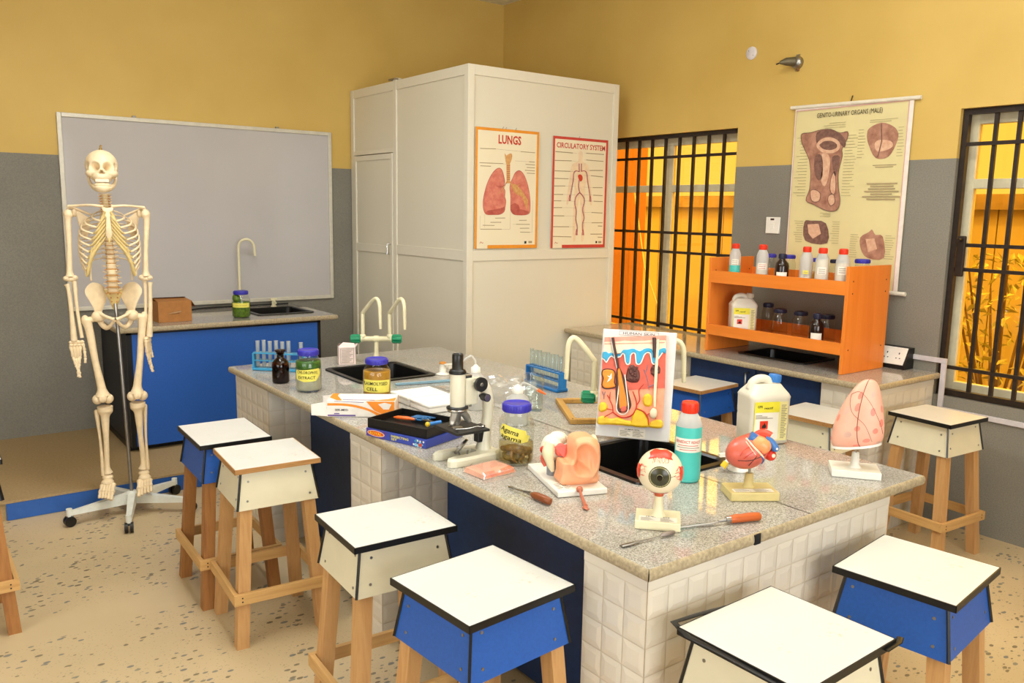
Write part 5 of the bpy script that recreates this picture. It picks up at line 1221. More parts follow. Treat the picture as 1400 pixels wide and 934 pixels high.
SKINV = {

'v_red1': [(0.0617, 0.0856), (0.0815, 0.0732), (0.1028, 0.0706), (0.1256, 0.0802), (0.1362, 0.0957), (0.1409, 0.1154), (0.1353, 0.1388), (0.1242, 0.1617)],
'v_red2': [(0.1402, 0.1057), (0.1668, 0.0965), (0.1824, 0.0765), (0.1865, 0.0529)],
'v_red3': [(0.1395, 0.1152), (0.1497, 0.1355), (0.1448, 0.1686), (0.1597, 0.1893)],
'v_red4': [(0.0617, 0.0856), (0.0578, 0.1068), (0.0466, 0.1296), (0.0471, 0.1537)],
'v_red5': [(0.0466, 0.1296), (0.0362, 0.1429)],
'v_red6': [(0.0375, 0.0951), (0.0612, 0.0927)],
'v_red7': [(0.177, 0.0855), (0.1951, 0.0946), (0.2108, 0.0746)],
'v_red8': [(0.0326, 0.0658), (0.0617, 0.0856)],
'v_red9': [(0.1951, 0.0946), (0.2041, 0.1003)],
'v_grey1': [(0.1559, 0.2393), (0.1642, 0.2234), (0.173, 0.2003), (0.1789, 0.1721)],
'v_grey2': [(0.1635, 0.2329), (0.1687, 0.2575)],
'v_grey3': [(0.1768, 0.1815), (0.2015, 0.1961)],
'v_pur': [(0.1992, 0.1646), (0.2017, 0.1937)],
'y_sym1': [(0.019, 0.1532), (0.0245, 0.1417), (0.0297, 0.1543)],
'y_sym2': [(0.0245, 0.1417), (0.0261, 0.1275)],
}
LUNG = {
    'left': [(0.178, 0.493), (0.144, 0.476), (0.112, 0.437), (0.085, 0.384), (0.065, 0.315), (0.061, 0.264), (0.07, 0.226), (0.09, 0.209), (0.134, 0.208), (0.19, 0.211), (0.222, 0.229), (0.229, 0.26), (0.234, 0.294), (0.225, 0.32), (0.226, 0.355), (0.212, 0.38), (0.223, 0.407), (0.216, 0.441), (0.201, 0.479)],
    'leftdark': [(0.075, 0.217), (0.09, 0.209), (0.134, 0.208), (0.19, 0.211), (0.222, 0.229), (0.227, 0.26), (0.194, 0.248), (0.139, 0.239), (0.095, 0.232)],
    'right': [(0.325, 0.483), (0.3, 0.466), (0.283, 0.435), (0.267, 0.404), (0.262, 0.373), (0.269, 0.33), (0.271, 0.287), (0.272, 0.239), (0.295, 0.213), (0.34, 0.208), (0.395, 0.211), (0.423, 0.225), (0.427, 0.265), (0.423, 0.318), (0.412, 0.37), (0.393, 0.422), (0.37, 0.461), (0.347, 0.48)],
    'rightdark': [(0.271, 0.269), (0.304, 0.283), (0.332, 0.271), (0.344, 0.245), (0.372, 0.241), (0.422, 0.229), (0.395, 0.211), (0.34, 0.208), (0.295, 0.213), (0.272, 0.239)],
    'trachea': [(0.233, 0.52), (0.261, 0.521), (0.263, 0.417), (0.278, 0.404), (0.228, 0.402), (0.236, 0.416)],
    'larynx': [(0.218, 0.584), (0.231, 0.571), (0.245, 0.579), (0.264, 0.586), (0.276, 0.578), (0.273, 0.552), (0.258, 0.521), (0.233, 0.52), (0.224, 0.549)],
    'bronL': [(0.236, 0.407), (0.223, 0.389), (0.19, 0.379)],
    'bronR': [(0.267, 0.408), (0.285, 0.374), (0.325, 0.332)]}
LUNG_TXT = [[(0.036, 0.603), (0.151, 0.607)],[(0.343, 0.601), (0.456, 0.6)],[(0.032, 0.518), (0.208, 0.521)],[(0.038, 0.5), (0.115, 0.501)],[(0.411, 0.542), (0.455, 0.542)],[(0.384, 0.525), (0.456, 0.524)],[(0.394, 0.506), (0.457, 0.506)],[(0.38, 0.488), (0.457, 0.487)],[(0.395, 0.471), (0.458, 0.471)],[(0.154, 0.187), (0.229, 0.189)],[(0.119, 0.161), (0.199, 0.162)],[(0.061, 0.143), (0.147, 0.142)],[(0.044, 0.119), (0.203, 0.119)],[(0.341, 0.175), (0.399, 0.176)],[(0.319, 0.15), (0.425, 0.15)],[(0.348, 0.125), (0.421, 0.126)],[(0.351, 0.101), (0.427, 0.1)]]
CIRC_TXT = [[(0.022, 0.621), (0.169, 0.62)],[(0.287, 0.625), (0.445, 0.625)],[(0.019, 0.565), (0.16, 0.569)],[(0.289, 0.581), (0.442, 0.579)],[(0.014, 0.499), (0.152, 0.501)],[(0.323, 0.514), (0.44, 0.519)],[(0.017, 0.451), (0.137, 0.452)],[(0.336, 0.48), (0.443, 0.476)],[(0.012, 0.402), (0.11, 0.405)],[(0.355, 0.402), (0.442, 0.404)],[(0.015, 0.348), (0.095, 0.35)],[(0.362, 0.352), (0.445, 0.351)],[(0.014, 0.308), (0.08, 0.308)],[(0.368, 0.312), (0.448, 0.311)],[(0.014, 0.263), (0.088, 0.265)],[(0.351, 0.236), (0.449, 0.234)],[(0.017, 0.211), (0.109, 0.211)],[(0.356, 0.167), (0.453, 0.168)],[(0.414, 0.146), (0.452, 0.145)],[(0.017, 0.14), (0.154, 0.14)],[(0.348, 0.091), (0.454, 0.091)],[(0.416, 0.07), (0.457, 0.069)],[(0.017, 0.077), (0.176, 0.073)]]
CIRC = {
    'armL': [(0.227, 0.502), (0.199, 0.506), (0.18, 0.49), (0.178, 0.45), (0.169, 0.406), (0.16, 0.362), (0.151, 0.31)],
    'armR': [(0.246, 0.505), (0.276, 0.509), (0.294, 0.493), (0.303, 0.449), (0.315, 0.405), (0.326, 0.362), (0.335, 0.309)],
    'aorta': [(0.24, 0.48), (0.227, 0.436), (0.226, 0.401), (0.237, 0.366)],
    'legL': [(0.237, 0.366), (0.205, 0.338), (0.197, 0.294), (0.211, 0.242), (0.209, 0.189), (0.224, 0.137), (0.22, 0.085)],
    'legR': [(0.237, 0.366), (0.268, 0.341), (0.281, 0.311), (0.267, 0.253), (0.282, 0.2), (0.27, 0.156), (0.279, 0.085)],
    'neck1': [(0.229, 0.502), (0.224, 0.554)],
    'neck2': [(0.245, 0.505), (0.244, 0.555)],
    'heart': [(0.219, 0.475), (0.236, 0.485), (0.256, 0.477), (0.261, 0.455), (0.247, 0.439), (0.23, 0.449)],
    'head': [(0.229, 0.629), (0.231, 0.581)]}
CHART = {
    'main': [(0.053, 0.847), (0.109, 0.85), (0.17, 0.861), (0.233, 0.86), (0.292, 0.837), (0.336, 0.841), (0.335, 0.799), (0.31, 0.754), (0.315, 0.712), (0.299, 0.63), (0.306, 0.547), (0.322, 0.473), (0.306, 0.423), (0.248, 0.418), (0.163, 0.451), (0.11, 0.475), (0.127, 0.536), (0.128, 0.618), (0.111, 0.701), (0.069, 0.774), (0.052, 0.811)],
    'mainupper': [(0.147, 0.848), (0.22, 0.861), (0.286, 0.838), (0.327, 0.795), (0.324, 0.758), (0.294, 0.78), (0.239, 0.819), (0.176, 0.816), (0.153, 0.786)],
    'bladder': [(0.155, 0.791), (0.195, 0.816), (0.252, 0.813), (0.293, 0.786), (0.292, 0.749), (0.25, 0.731), (0.193, 0.738), (0.156, 0.766)],
    'dk1': [(0.146, 0.72), (0.19, 0.718), (0.203, 0.614), (0.182, 0.584), (0.152, 0.627)],
    'dk2': [(0.253, 0.71), (0.303, 0.708), (0.285, 0.61), (0.27, 0.631)],
    'mid': [(0.188, 0.728), (0.226, 0.727), (0.244, 0.684), (0.238, 0.592), (0.218, 0.551), (0.194, 0.594), (0.201, 0.676)],
    'tube': [(0.256, 0.591), (0.278, 0.631), (0.291, 0.537), (0.28, 0.507), (0.258, 0.529)],
    'testL': [(0.134, 0.525), (0.164, 0.534), (0.198, 0.511), (0.191, 0.47), (0.147, 0.473)],
    'testR': [(0.25, 0.498), (0.28, 0.507), (0.292, 0.465), (0.269, 0.445), (0.25, 0.467)],
    'org2': [(0.46, 0.852), (0.525, 0.875), (0.591, 0.852), (0.621, 0.814), (0.615, 0.762), (0.579, 0.7), (0.524, 0.69), (0.49, 0.715), (0.457, 0.779), (0.449, 0.821)],
    'org2b': [(0.496, 0.767), (0.518, 0.787), (0.582, 0.779), (0.598, 0.752), (0.563, 0.732), (0.513, 0.729)],
    'org3': [(0.108, 0.352), (0.15, 0.361), (0.245, 0.349), (0.263, 0.239), (0.122, 0.248)],
    'org4': [(0.459, 0.278), (0.505, 0.307), (0.522, 0.321), (0.544, 0.294), (0.585, 0.286), (0.602, 0.175), (0.51, 0.17), (0.467, 0.215)],
    'title': [(0.134, 0.944), (0.532, 0.938)],
    'cap': [(0.452, 0.57), (0.653, 0.56), (0.463, 0.486), (0.664, 0.475)],
    'cap2': [(0.498, 0.654), (0.623, 0.648)]}
# ================================================================== anatomical models on the bench
M_SKB = plain('skin_board_white', '#d9d8d6', .4, var=.02)
def paint(name, c, r=.4, var=.12, sc=40): return plain(name, c, r, 0, .45, var=var, vscale=sc)
P_PINK, P_CREAM, P_BLUE = paint('pink_paint', '#e39a86'), paint('cream_paint', '#efe0c0'), paint('sky_blue_paint', '#3aa6d0')
P_RED, P_LOW, P_OR = paint('coral_red_paint', '#d9604c'), paint('salmon_paint', '#f0a07c'), paint('orange_paint', '#ee8a22')
P_BRN, P_YEL, P_VRED = paint('dark_brown_paint', '#5d332b'), paint('yellow_paint', '#f0c32c'), paint('vessel_red_paint', '#cf3524')
P_GREY, P_WHITE, P_DK = paint('grey_violet_paint', '#8d7480'), paint('white_paint', '#f2ede4'), paint('dark_outline_paint', '#4a2e2a')
def inset(poly, d):
    n = len(poly); out = []
    ar = sum(poly[i][0]*poly[(i+1) % n][1]-poly[(i+1) % n][0]*poly[i][1] for i in range(n)); sg = 1 if ar > 0 else -1
    for i in range(n):
        a, b, c = Vector(poly[i-1]), Vector(poly[i]), Vector(poly[(i+1) % n])
        e1, e2 = (b-a).normalized(), (c-b).normalized(); nn = Vector((-(e1.y+e2.y), e1.x+e2.x)); 
        nn = nn.normalized()*sg if nn.length > 1e-6 else Vector((0, 0)); out.append((b.x+nn.x*d, b.y+nn.y*d))
    return out
def pillow(m, poly, z0, z1, mat, d=.003, k=3):
    """raised shape with rounded shoulders"""
    P = closed(poly, k) if k else poly; n = len(P); A = P; B = inset(P, d*.35); Cc = inset(P, d)
    vs = [(x, y, z0) for x, y in A]+[(x, y, z0+(z1-z0)*.7) for x, y in B]+[(x, y, z1) for x, y in Cc]
    fs = [(i, (i+1) % n, n+(i+1) % n, n+i) for i in range(n)]+[(n+i, n+(i+1) % n, 2*n+(i+1) % n, 2*n+i) for i in range(n)]
    ar = sum(P[i][0]*P[(i+1) % n][1]-P[(i+1) % n][0]*P[i][1] for i in range(n))
    if ar < 0: fs = [f[::-1] for f in fs]
    m.add(vs, fs, mat, True); m.flat(Cc, z1, mat)
# ---- human skin board
t = thing('skin_model_board', 'upright white board with a coloured relief of human skin leaning before the tap', 'anatomical model', (1.913, 2.064, ZT+.009))
t.rotation_euler = (R(77), 0, R(-54.5))
W_, H_ = .256, .374
m = MB(); m.box((0, 0, -.009), (W_, H_, 0), M_SKB, .002)
m.rect(.058, .355, .194, .356, .0006, M_INK); m.rect(.058, .370, .194, .371, .0006, M_INK); m.rect(.058, .355, .059, .371, .0006, M_INK); m.rect(.193, .355, .194, .371, .0006, M_INK)
m.text('HUMAN SKIN', .126, .363, .0095, .0007, M_INK, .110)
m.rect(.082, .004, .174, .036, .0006, M_PAPER); m.text('HUMAN SKIN', .128, .031, .0045, .0009, M_INK, .05, bold=.01)
for i in range(6):
    for x in (.086, .131): m.rect(x, .008+i*.0033, x+.025+.004*((i*3) % 4), .0093+i*.0033, .0008, M_GREYINK)
m.build('backing_board', t)
m = MB(); m.prism(SKIN['relief'], 0, .020, P_LOW); z = .0202
m.flat(SKIN['pink_low'], z, P_LOW)
for k, mt, h in (('red', P_RED, .0225), ('cream', P_CREAM, .0235)): m.prism([(x, y) for x, y in SKIN[k]], .0195, h, mt)
m.prism(SKIN['pink_top'], .0195, .0245, P_PINK)
for q in range(3):                                                   # paler streaks of the layers
    m.flat([(x, y-.006-.006*q) for x, y in [(.013, .338), (.22, .356), (.22, .353), (.013, .335)]], .0247, P_CREAM if q == 1 else P_PINK)
relief = m.build('relief_body', t, 'salmon and red skin relief')
m = MB(); pillow(m, SKIN['blue'], .022, .0285, P_BLUE, .003, 2)
c_ = SKIN['blue'][18:]; m.line(smooth_path([(x, y-.002) for x, y in SKIN['blue'][19:]], 2), .004, .0272, P_WHITE); m.build('blue_skin_layer', t, 'wavy sky-blue layer')
m = MB(); m.line(closed(SKIN['gland'], 3)+[closed(SKIN['gland'], 3)[0]], .006, .0236, P_DK); pillow(m, SKIN['gland'], .0222, .0262, P_OR, .004); m.flat(SKIN['glandwhite'], .0266, P_WHITE); m.build('sebaceous_gland', t, 'orange gland with white middle')
for k in ('brown', 'brown2'):
    m = MB(); pillow(m, SKIN[k], .0222, .0268, P_BRN, .006); rnd = random.Random(k)
    xs = [p[0] for p in SKIN[k]]; ys = [p[1] for p in SKIN[k]]
    for i in range(16 if k == 'brown' else 9):
        x, y = rnd.uniform(min(xs)+.008, max(xs)-.008), rnd.uniform(min(ys)+.008, max(ys)-.008)
        m.ball((x, y, .0262), (.006, .006, .004), P_BRN, 10, 6)
    m.build('sweat_gland', t, 'knotted dark brown gland')
m = MB(); pillow(m, SKIN['sheath'], .0222, .0262, P_DK, .004); m.build('hair_sheath', t, 'dark grey hair sheath')
m = MB(); g = smooth_path([(.077, .217), (.074, .14), (.073, .10), (.085, .083), (.103, .083), (.114, .10), (.108, .14), (.093, .217)], 3); m.line([(p.x, p.y) for p in g], .0035, .0268, P_WHITE)
pillow(m, SKIN['follicle'], .0255, .0285, P_OR, .003); pillow(m, SKIN['bulb'], .027, .031, P_RED, .003); m.build('hair_follicle', t, 'orange follicle with white rim')
for k in ('hair', 'hair2'):
    m = MB(); P = SKIN[k]; a = ((P[0][0]+P[1][0])/2, (P[0][1]+P[1][1])/2, .031); b = ((P[-1][0]+P[2][0])/2, (P[-1][1]+P[2][1])/2, .029); m.tube([a, b], [.0062, .005], P_DK, 12)
    if k == 'hair': m.line([(a[0]-.004, a[1]), (b[0]-.003, b[1])], .0016, .0365, P_WHITE)
    m.build('hair_shaft', t, 'black hair shaft')
m = MB(); nv = [(SKIN['nerve'][0][0]+.004, SKIN['nerve'][0][1], .028), (.1985, .25, .0275), (.2005, .16, .0275), (.203, .115, .0275)]; m.tube(smooth_path(nv, 5), interp([.005, .0055, .005, .004], 16), P_CREAM, 12); m.ball((.2005, .094, .0275), (.0125, .018, .008), P_CREAM); m.build('nerve_corpuscle', t, 'cream nerve with bulb end')
for k in ('y1', 'y2', 'y3', 'y4', 'y5'):
    m = MB(); pillow(m, SKIN[k], .0185, .0275 if k in ('y2', 'y1') else .0255, P_YEL, .007); m.build('fat_lobule', t, 'yellow fat lobule')
m = MB()
for k, P in SKINV.items():
    mt = P_VRED if 'red' in k else (P_GREY if 'grey' in k or 'y_' in k else P_BRN); w0 = .0024 if k in ('v_red1', 'v_red2') else .0016
    p3 = [Vector((x, y, .0238 if k not in ('v_red7', 'v_red2', 'v_red8') else .0262)) for x, y in P]; sp = smooth_path(p3, 4); m.tube(sp, interp([w0, w0, w0*.6], len(sp)), mt, 7)
m.build('blood_vessels', t, 'branching red and grey vessels')

# ---- ear model
M_EAR = plain('ear_flesh', '#f2aa7e', .38, 0, .45, var=.04, vscale=30)
t = thing('ear_model', 'flesh-coloured human ear model on a white base beside the near sink', 'anatomical model', (1.524, 1.762, ZT), -20)
m = MB(); m.box((-.074, -.135, 0), (.074, .135, .017), M_WHITE, .003); m.rect(-.066, -.117, -.022, -.06, .0174, M_PAPER)
for i in range(6):
    for x in (-.064, -.043): m.rect(x, -.112+i*.008, x+.012+.003*((i*5) % 3), -.109+i*.008, .0176, M_INK if (i+int(x*100)) % 2 else M_GREYINK)
m.build('base', t)
def ear_y(x, z):
    u, v = (x+.0)/.052, (z-.085)/.066
    y = 0.0
    y -= .010*math.exp(-((u-.02-.75*math.cos(0))**2*2+(v-.1)**2*.7))
    rim = math.hypot((u-.06)/.86, (v-.12)/.86); y -= .016*math.exp(-((rim-.86)/.17)**2)*(1 if v > -.55 else max(0, 1+(v+.55)*2.5))
    y += .020*math.exp(-(((u-.12)/.42)**2+((v-.28)/.50)**2)); y += .017*math.exp(-(((u+.22)/.36)**2+((v+.22)/.34)**2))
    y -= .010*math.exp(-(((u+.42)/.14)**2+((v+.0)/.45)**2)); y -= .010*math.exp(-(((u-.34)/.13)**2+((v+.12)/.5)**2))
    y -= .012*math.exp(-(((u-.1)/.5)**2+((v+.75)/.24)**2)); w_ = (u+.1)*.55+(v-.02)*.83; y -= .011*math.exp(-(w_/.13)**2-((u-.12)/.42)**2)
    return y
O = closed([(-.052, .018), (.048, .018), (.054, .05), (.058, .09), (.053, .130), (.036, .150), (.005, .154), (-.018, .146), (-.023, .12), (-.024, .092), (-.034, .082), (-.052, .080), (-.054, .05)], 5)
n = len(O); rings = 16; cx, cz = .004, .082; vs = []; fs = []
for i in range(rings+1):
    q = i/rings
    for x, z in O:
        X, Z = cx+(x-cx)*q, cz+(z-cz)*q; vs.append((X, ear_y(X, Z)*(1-q**8*.75)-.034*(1-.35*q**6), Z))
for i in range(rings):
    for j in range(n): fs.append((i*n+j, i*n+(j+1) % n, (i+1)*n+(j+1) % n, (i+1)*n+j))
m = MB(); m.X = Matrix.Translation((.012, -.062, 0))
m.add(vs, fs, M_EAR, True); b0 = len(vs)-n; bk = [(x, .034, z) for x, z in O]
m.add(vs[b0:]+bk, [(j, (j+1) % n, n+(j+1) % n, n+j) for j in range(n)], M_EAR, True); m.add(bk, [tuple(range(n))], M_EAR); m.build('outer_ear', t)
m = MB(); blob(m, (-.036, .02, .108), [((0, 0, 0), (.030, .034, .028)), ((-.012, -.01, -.02), (.022, .022, .03)), ((.02, .0, .016), (.022, .02, .016))], plain('porous_bone_paint', '#efe3cd', .5, var=.2, vscale=160), seg=28, rings=18); m.build('temporal_bone', t, 'whitish porous bone block')
m = MB(); m.add([(-.048, -.022, .112), (-.012, -.032, .120), (-.010, -.034, .086), (-.022, -.036, .082), (-.036, -.03, .10)], [(0, 1, 2, 3, 4)], paint('pink_red_paint', '#e0685c'))
blob(m, (-.026, -.018, .10), [((0, 0, 0), (.017, .014, .020))], MATS['pink_red_paint'], seg=18, rings=12); m.build('ear_canal_lining', t, 'pink-red canal lining')
m = MB(); m.tube(smooth_path([(-.056, -.012, .12), (-.064, -.018, .095), (-.058, -.022, .065), (-.05, -.024, .04)], 5), interp([.014, .017, .012, .005], 16), M_IVORY, 14); m.build('auditory_tube', t, 'ivory tube')
m = MB(); m.ball((-.070, .002, .098), (.011, .010, .011), P_VRED); m.tube([(-.07, .0, .066), (-.066, -.008, .052)], [.009, .006], P_RED, 10); m.ball((-.072, 0, .074), (.008, .008, .012), P_RED); m.build('muscle_stub', t, 'red muscle stubs')
m = MB(); m.tube([(-.035, .018, .016), (-.035, .018, .09)], .018, plain('grey_support', '#8f9092', .5), 16); m.build('support_post', t, 'grey support post')
m = MB(); blob(m, (.064, -.045, .118), [((0, 0, 0), (.012, .022, .030))], M_IVORY, seg=20, rings=14); m.build('rear_bone', t, 'ivory bone slab behind the ear'); 
# small red-brown stalk with a knob
t = thing('knobbed_stalk', 'small red-brown knobbed stalk at the front of the ear model base', 'model piece', (1.436, 1.585, ZT+.003), 60)
M_PC = plain('red_brown_gloss', '#b4664c', .3); m = MB(); m.tube([(.05, 0, .017), (.03, 0, .010), (.0, 0, .004), (-.03, 0, .002)], [.004, .0045, .005, .006], M_PC, 10); m.build('stalk', t); m = MB(); m.ball((.056, 0, .019), (.010, .010, .009), M_PC); m.build('knob', t)
m = MB(); m.tube([(-.028, 0, .002), (-.04, .004, .002), (-.052, -.002, .001)], [.006, .0085, .004], M_PC, 10, flat=.4); m.build('foot_plate', t)

# ---- eye model
def sph(m, C, F, r, pts, mat, rings=5):
    """patch of a sphere about centre C, given as angles (degrees right, up) from facing direction F"""
    F = Vector(F).normalized(); Rt = F.cross(Vector((0, 0, 1))).normalized(); Up = Rt.cross(F); n = len(pts)
    def S(a, b):
        d = math.hypot(a, b) or 1e-9; q = R(d); s = math.sin(q)/d; return Vector(C)+(F*math.cos(q)+Rt*(a*s)+Up*(b*s))*r
    cx, cy = sum(p[0] for p in pts)/n, sum(p[1] for p in pts)/n; vs = [S(cx, cy)]; fs = []
    for i in range(1, rings+1):
        for a, b in pts: vs.append(S(cx+(a-cx)*i/rings, cy+(b-cy)*i/rings))
    for j in range(n): fs.append((0, 1+j, 1+(j+1) % n))
    for i in range(rings-1):
        for j in range(n): fs.append((1+i*n+j, 1+(i+1)*n+j, 1+(i+1)*n+(j+1) % n, 1+i*n+(j+1) % n))
    m.add(vs, fs, mat, True)
def sphline(m, C, F, r, pts, w, mat, rise=.0):
    F = Vector(F).normalized(); Rt = F.cross(Vector((0, 0, 1))).normalized(); Up = Rt.cross(F); out = []
    for a, b in pts:
        d = math.hypot(a, b) or 1e-9; q = R(d); s = math.sin(q)/d; out.append(Vector(C)+(F*math.cos(q)+Rt*(a*s)+Up*(b*s))*(r+rise))
    m.tube(out, w, mat, 6)
M_SCL = plain('sclera_gloss', '#ead9b8', .22, 0, .5, var=.05, vscale=20)
def iris_mat():
    n = NT('iris_fibres'); v = n.coord(); sp = n.new('ShaderNodeSeparateXYZ'); n.link(v, sp.inputs[0])
    an = n.math('ARCTAN2', sp.outputs[2], sp.outputs[0]); cb = n.new('ShaderNodeCombineXYZ'); n.link(n.math('MULTIPLY', an, 9.0), cb.inputs[0])
    n.col(n.ramp(n.noise(cb.outputs[0], 1.3, 3), [(.3, lin('#6b6540')), (.55, lin('#a39b6c')), (.75, lin('#c9c08e'))])); n.set(.12, 0, .6); return n.m
t = thing('eye_model', 'eyeball model facing the camera on a cream base near the island corner', 'anatomical model', (1.497, 1.372, ZT), to_cam(1.487, 1.36))
m = MB(); m.box((-.056, -.046, 0), (.056, .046, .022), M_IVORY, .002)
m.add([(-.044, -.0463, .003), (.044, -.0463, .003), (.044, -.0463, .0035), (-.044, -.0463, .0035)], [(0, 1, 2, 3)], M_GREYINK); m.rect(-.047, -.042, .047, -.008, .0224, M_PAPER)
m.text('HUMAN EYE', 0, -.012, .007, .0226, M_INK, .058, bold=.01)
for i in range(5):
    for x in (-.042, .006): m.rect(x, -.040+i*.0045, x+.022+.004*((i*3) % 4), -.0385+i*.0045, .0227, M_GREYINK)
m.build('base', t)
m = MB(); m.lathe([(.020, .0215), (.014, .032), (.011, .06), (.0105, .078)], M_IVORY, 20, (0, .004, 0)); m.build('stem', t)
m = MB(); m.lathe([(.0112, .074), (.0125, .080), (.010, .086)], plain('orange_brown_band', '#b5562c', .4), 18, (0, .004, 0)); m.build('collar', t, 'orange-brown collar')
EC, ER = (0, .004, .138), .0565
m = MB(); m.ball(EC, ER, M_SCL, 40, 26); ball_ = m.build('eyeball', t)
F0 = (0, -1, 0)
m = MB(); sph(m, EC, F0, ER+.0006, arc(0, 0, 28.5, 0, 345, 23), paint('iris_rim_paint', '#3f3d2c', .2)); m.X = Matrix(); m.build('limbus', ball_, 'dark rim round the iris')
m = MB(); m.X = Matrix.Translation((0, 0, 0)); ring = arc(0, 0, 26, 0, 352, 44); pts = [(math.sin(R(math.hypot(a, b)))*a/math.hypot(a, b)*(ER+.0009), -math.cos(R(26))*(ER+.0009), math.sin(R(math.hypot(a, b)))*b/math.hypot(a, b)*(ER+.0009)) for a, b in ring]
m.add([(0, -ER-.0022, 0)]+pts, [(0, 1+j, 1+(j+1) % len(pts)) for j in range(len(pts))], iris_mat()); m.build('iris', ball_, 'olive-grey iris', loc=EC)
m = MB(); sph(m, EC, F0, ER+.0026, arc(0, 0, 7.0, 0, 345, 20), paint('pupil_black', '#18140f', .1, 0)); m.build('pupil', ball_, 'black pupil')
M_MUS = plain('muscle_red_gloss', '#d8402a', .3, var=.25, vscale=90); m = MB()
P_ = [(-40, 70), (-32, 54), (-36, 46), (-18, 49), (-10, 52), (0, 50), (10, 52), (18, 49), (36, 45), (31, 54), (38, 70), (24, 88), (-24, 88)]; sph(m, EC, F0, ER+.0016, P_, M_MUS); m.build('upper_muscle', t, 'orange-red muscle on top')
for s in (-1, 1):
    m = MB(); sph(m, EC, F0, ER+.0016, [(s*62, 26), (s*52, 30), (s*60, 18), (s*57, 6), (s*60, -10), (s*66, -22), (s*84, -26), (s*95, 0), (s*84, 28)], M_MUS); m.build('side_muscle', t, 'orange-red side muscle')
m = MB(); sph(m, EC, F0, ER+.001, [(-30, -62), (-10, -58), (12, -58), (30, -62), (22, -82), (-20, -82)], M_MUS); m.build('lower_muscle', t, 'orange-red lower muscle')
m = MB(); rnd = random.Random(4)
for a0, b0 in ((-22, 52), (-14, 52), (-4, 53), (6, 53), (15, 52), (22, 50), (-55, 27), (-57, 12), (-58, 0), (-62, -12), (55, 27), (57, 10), (58, -4)):
    for k in range(2):
        a, b = a0, b0; P = [(a, b)]; L = math.hypot(a, b); da, db = -a/L, -b/L
        for q in range(4):
            st_ = rnd.uniform(3, 5.5); ang = rnd.uniform(-.7, .7); a += (da*math.cos(ang)-db*math.sin(ang))*st_; b += (da*math.sin(ang)+db*math.cos(ang))*st_
            if math.hypot(a, b) < 31: break
            P.append((a, b))
        if len(P) > 1: sphline(m, EC, F0, ER, P, .0005, M_MUS)
m.build('eye_veins', ball_, 'fine red veins')
m = MB(); sphline(m, EC, F0, ER, [(-80, 13), (-60, 8), (-40, 3), (-25.5, 0)], .0006, M_INK); sphline(m, EC, F0, ER, [(25.5, 0), (50, -1), (80, -2)], .0004, P_GREY); m.build('seam_line', ball_)

# ---- heart model
t = thing('heart_model', 'red human heart model on an olive-cream base between eye and dome models', 'anatomical model', (1.868, 1.375, ZT), -33)
M_OLV = plain('olive_cream_plastic', '#cdbb7c', .4)
m = MB(); m.box((-.068, -.046, 0), (.068, .046, .024), M_OLV, .002); m.rect(-.056, -.038, .056, -.012, .0244, M_PAPER)
for i in range(5):
    for x in (-.052, .004): m.rect(x, -.036+i*.0048, x+.03+.005*((i*3) % 4), -.0342+i*.0048, .0246, M_GREYINK)
m.build('base', t)
m = MB(); m.lathe([(.018, .0235), (.0135, .03), (.011, .062), (0, .062)], M_OLV, 18, (0, .012, 0)); m.build('stem', t)
m = MB(); m.tube([(0, .012, .06), (0, .012, .09)], .0035, M_STEEL, 10); m.build('steel_pin', t, 'dark steel pin')
M_HRT = plain('heart_muscle_gloss', '#c9604e', .28, var=.16, vscale=26); hc = (-.006, .008, .132)
m = MB(); blob(m, hc, [((-.008, 0, -.004), (.050, .040, .040)), ((-.018, -.006, -.016), (.044, .034, .032)), ((.022, 0, .012), (.034, .034, .034))], M_HRT, seg=44, rings=30); hb = m.build('ventricles', t, 'glossy red heart muscle')
m = MB(); blob(m, (.022, -.018, .150), [((0, 0, 0), (.021, .022, .021)), ((-.014, .004, .006), (.016, .016, .014))], paint('pale_orange_paint', '#ef9a62', .3), seg=24, rings=16); m.build('atrium', t, 'pale orange atrium')
m = MB(); m.tube(smooth_path([(.012, .012, .155), (.016, .008, .168), (.030, .002, .177), (.046, -.008, .171)], 5), interp([.016, .0155, .0145, .0145], 16), paint('aorta_red_paint', '#d8472e', .3), 18); m.tube([(.0455, -.0078, .1715), (.0475, -.009, .1705)], [.0105, .0105], P_WHITE, 16); m.build('aorta', t, 'red arched vessel with open end')
P_HB = paint('vein_blue_paint', '#3f6fae', .3)
m = MB(); m.tube(smooth_path([(.0, .004, .160), (-.002, -.006, .168), (-.012, -.004, .175)], 5), interp([.016, .015, .014], 11), P_HB, 16); m.tube(smooth_path([(.03, -.012, .17), (.045, -.018, .158), (.058, -.022, .140)], 5), interp([.010, .012, .011], 11), P_HB, 14)
m.ball((.056, -.026, .144), (.009, .008, .009), P_HB); m.ball((.0565, -.034, .145), (.0035, .002, .0035), P_WHITE, 8, 6); m.build('veins', t, 'blue vessels')
m = MB(); m.ball((.047, -.014, .122), (.016, .016, .016), P_VRED); m.ball((.05, -.028, .124), (.006, .004, .006), P_CREAM, 10, 7); m.build('valve_stub', t, 'red stub with pale end')
m = MB()
def hline(P, w, mt):
    out = []
    for a, b in P:
        x, z = a, b; out.append(Vector((x, 0, z)))
    return out
me_ = hb.data
def on_heart(x, z):
    """front of the heart muscle at (x, z)"""
    best = min((v.co for v in me_.vertices if v.co.y < .012), key=lambda c: (c.x-x)**2+(c.z-z)**2); return Vector((x, best.y-.0012, z))
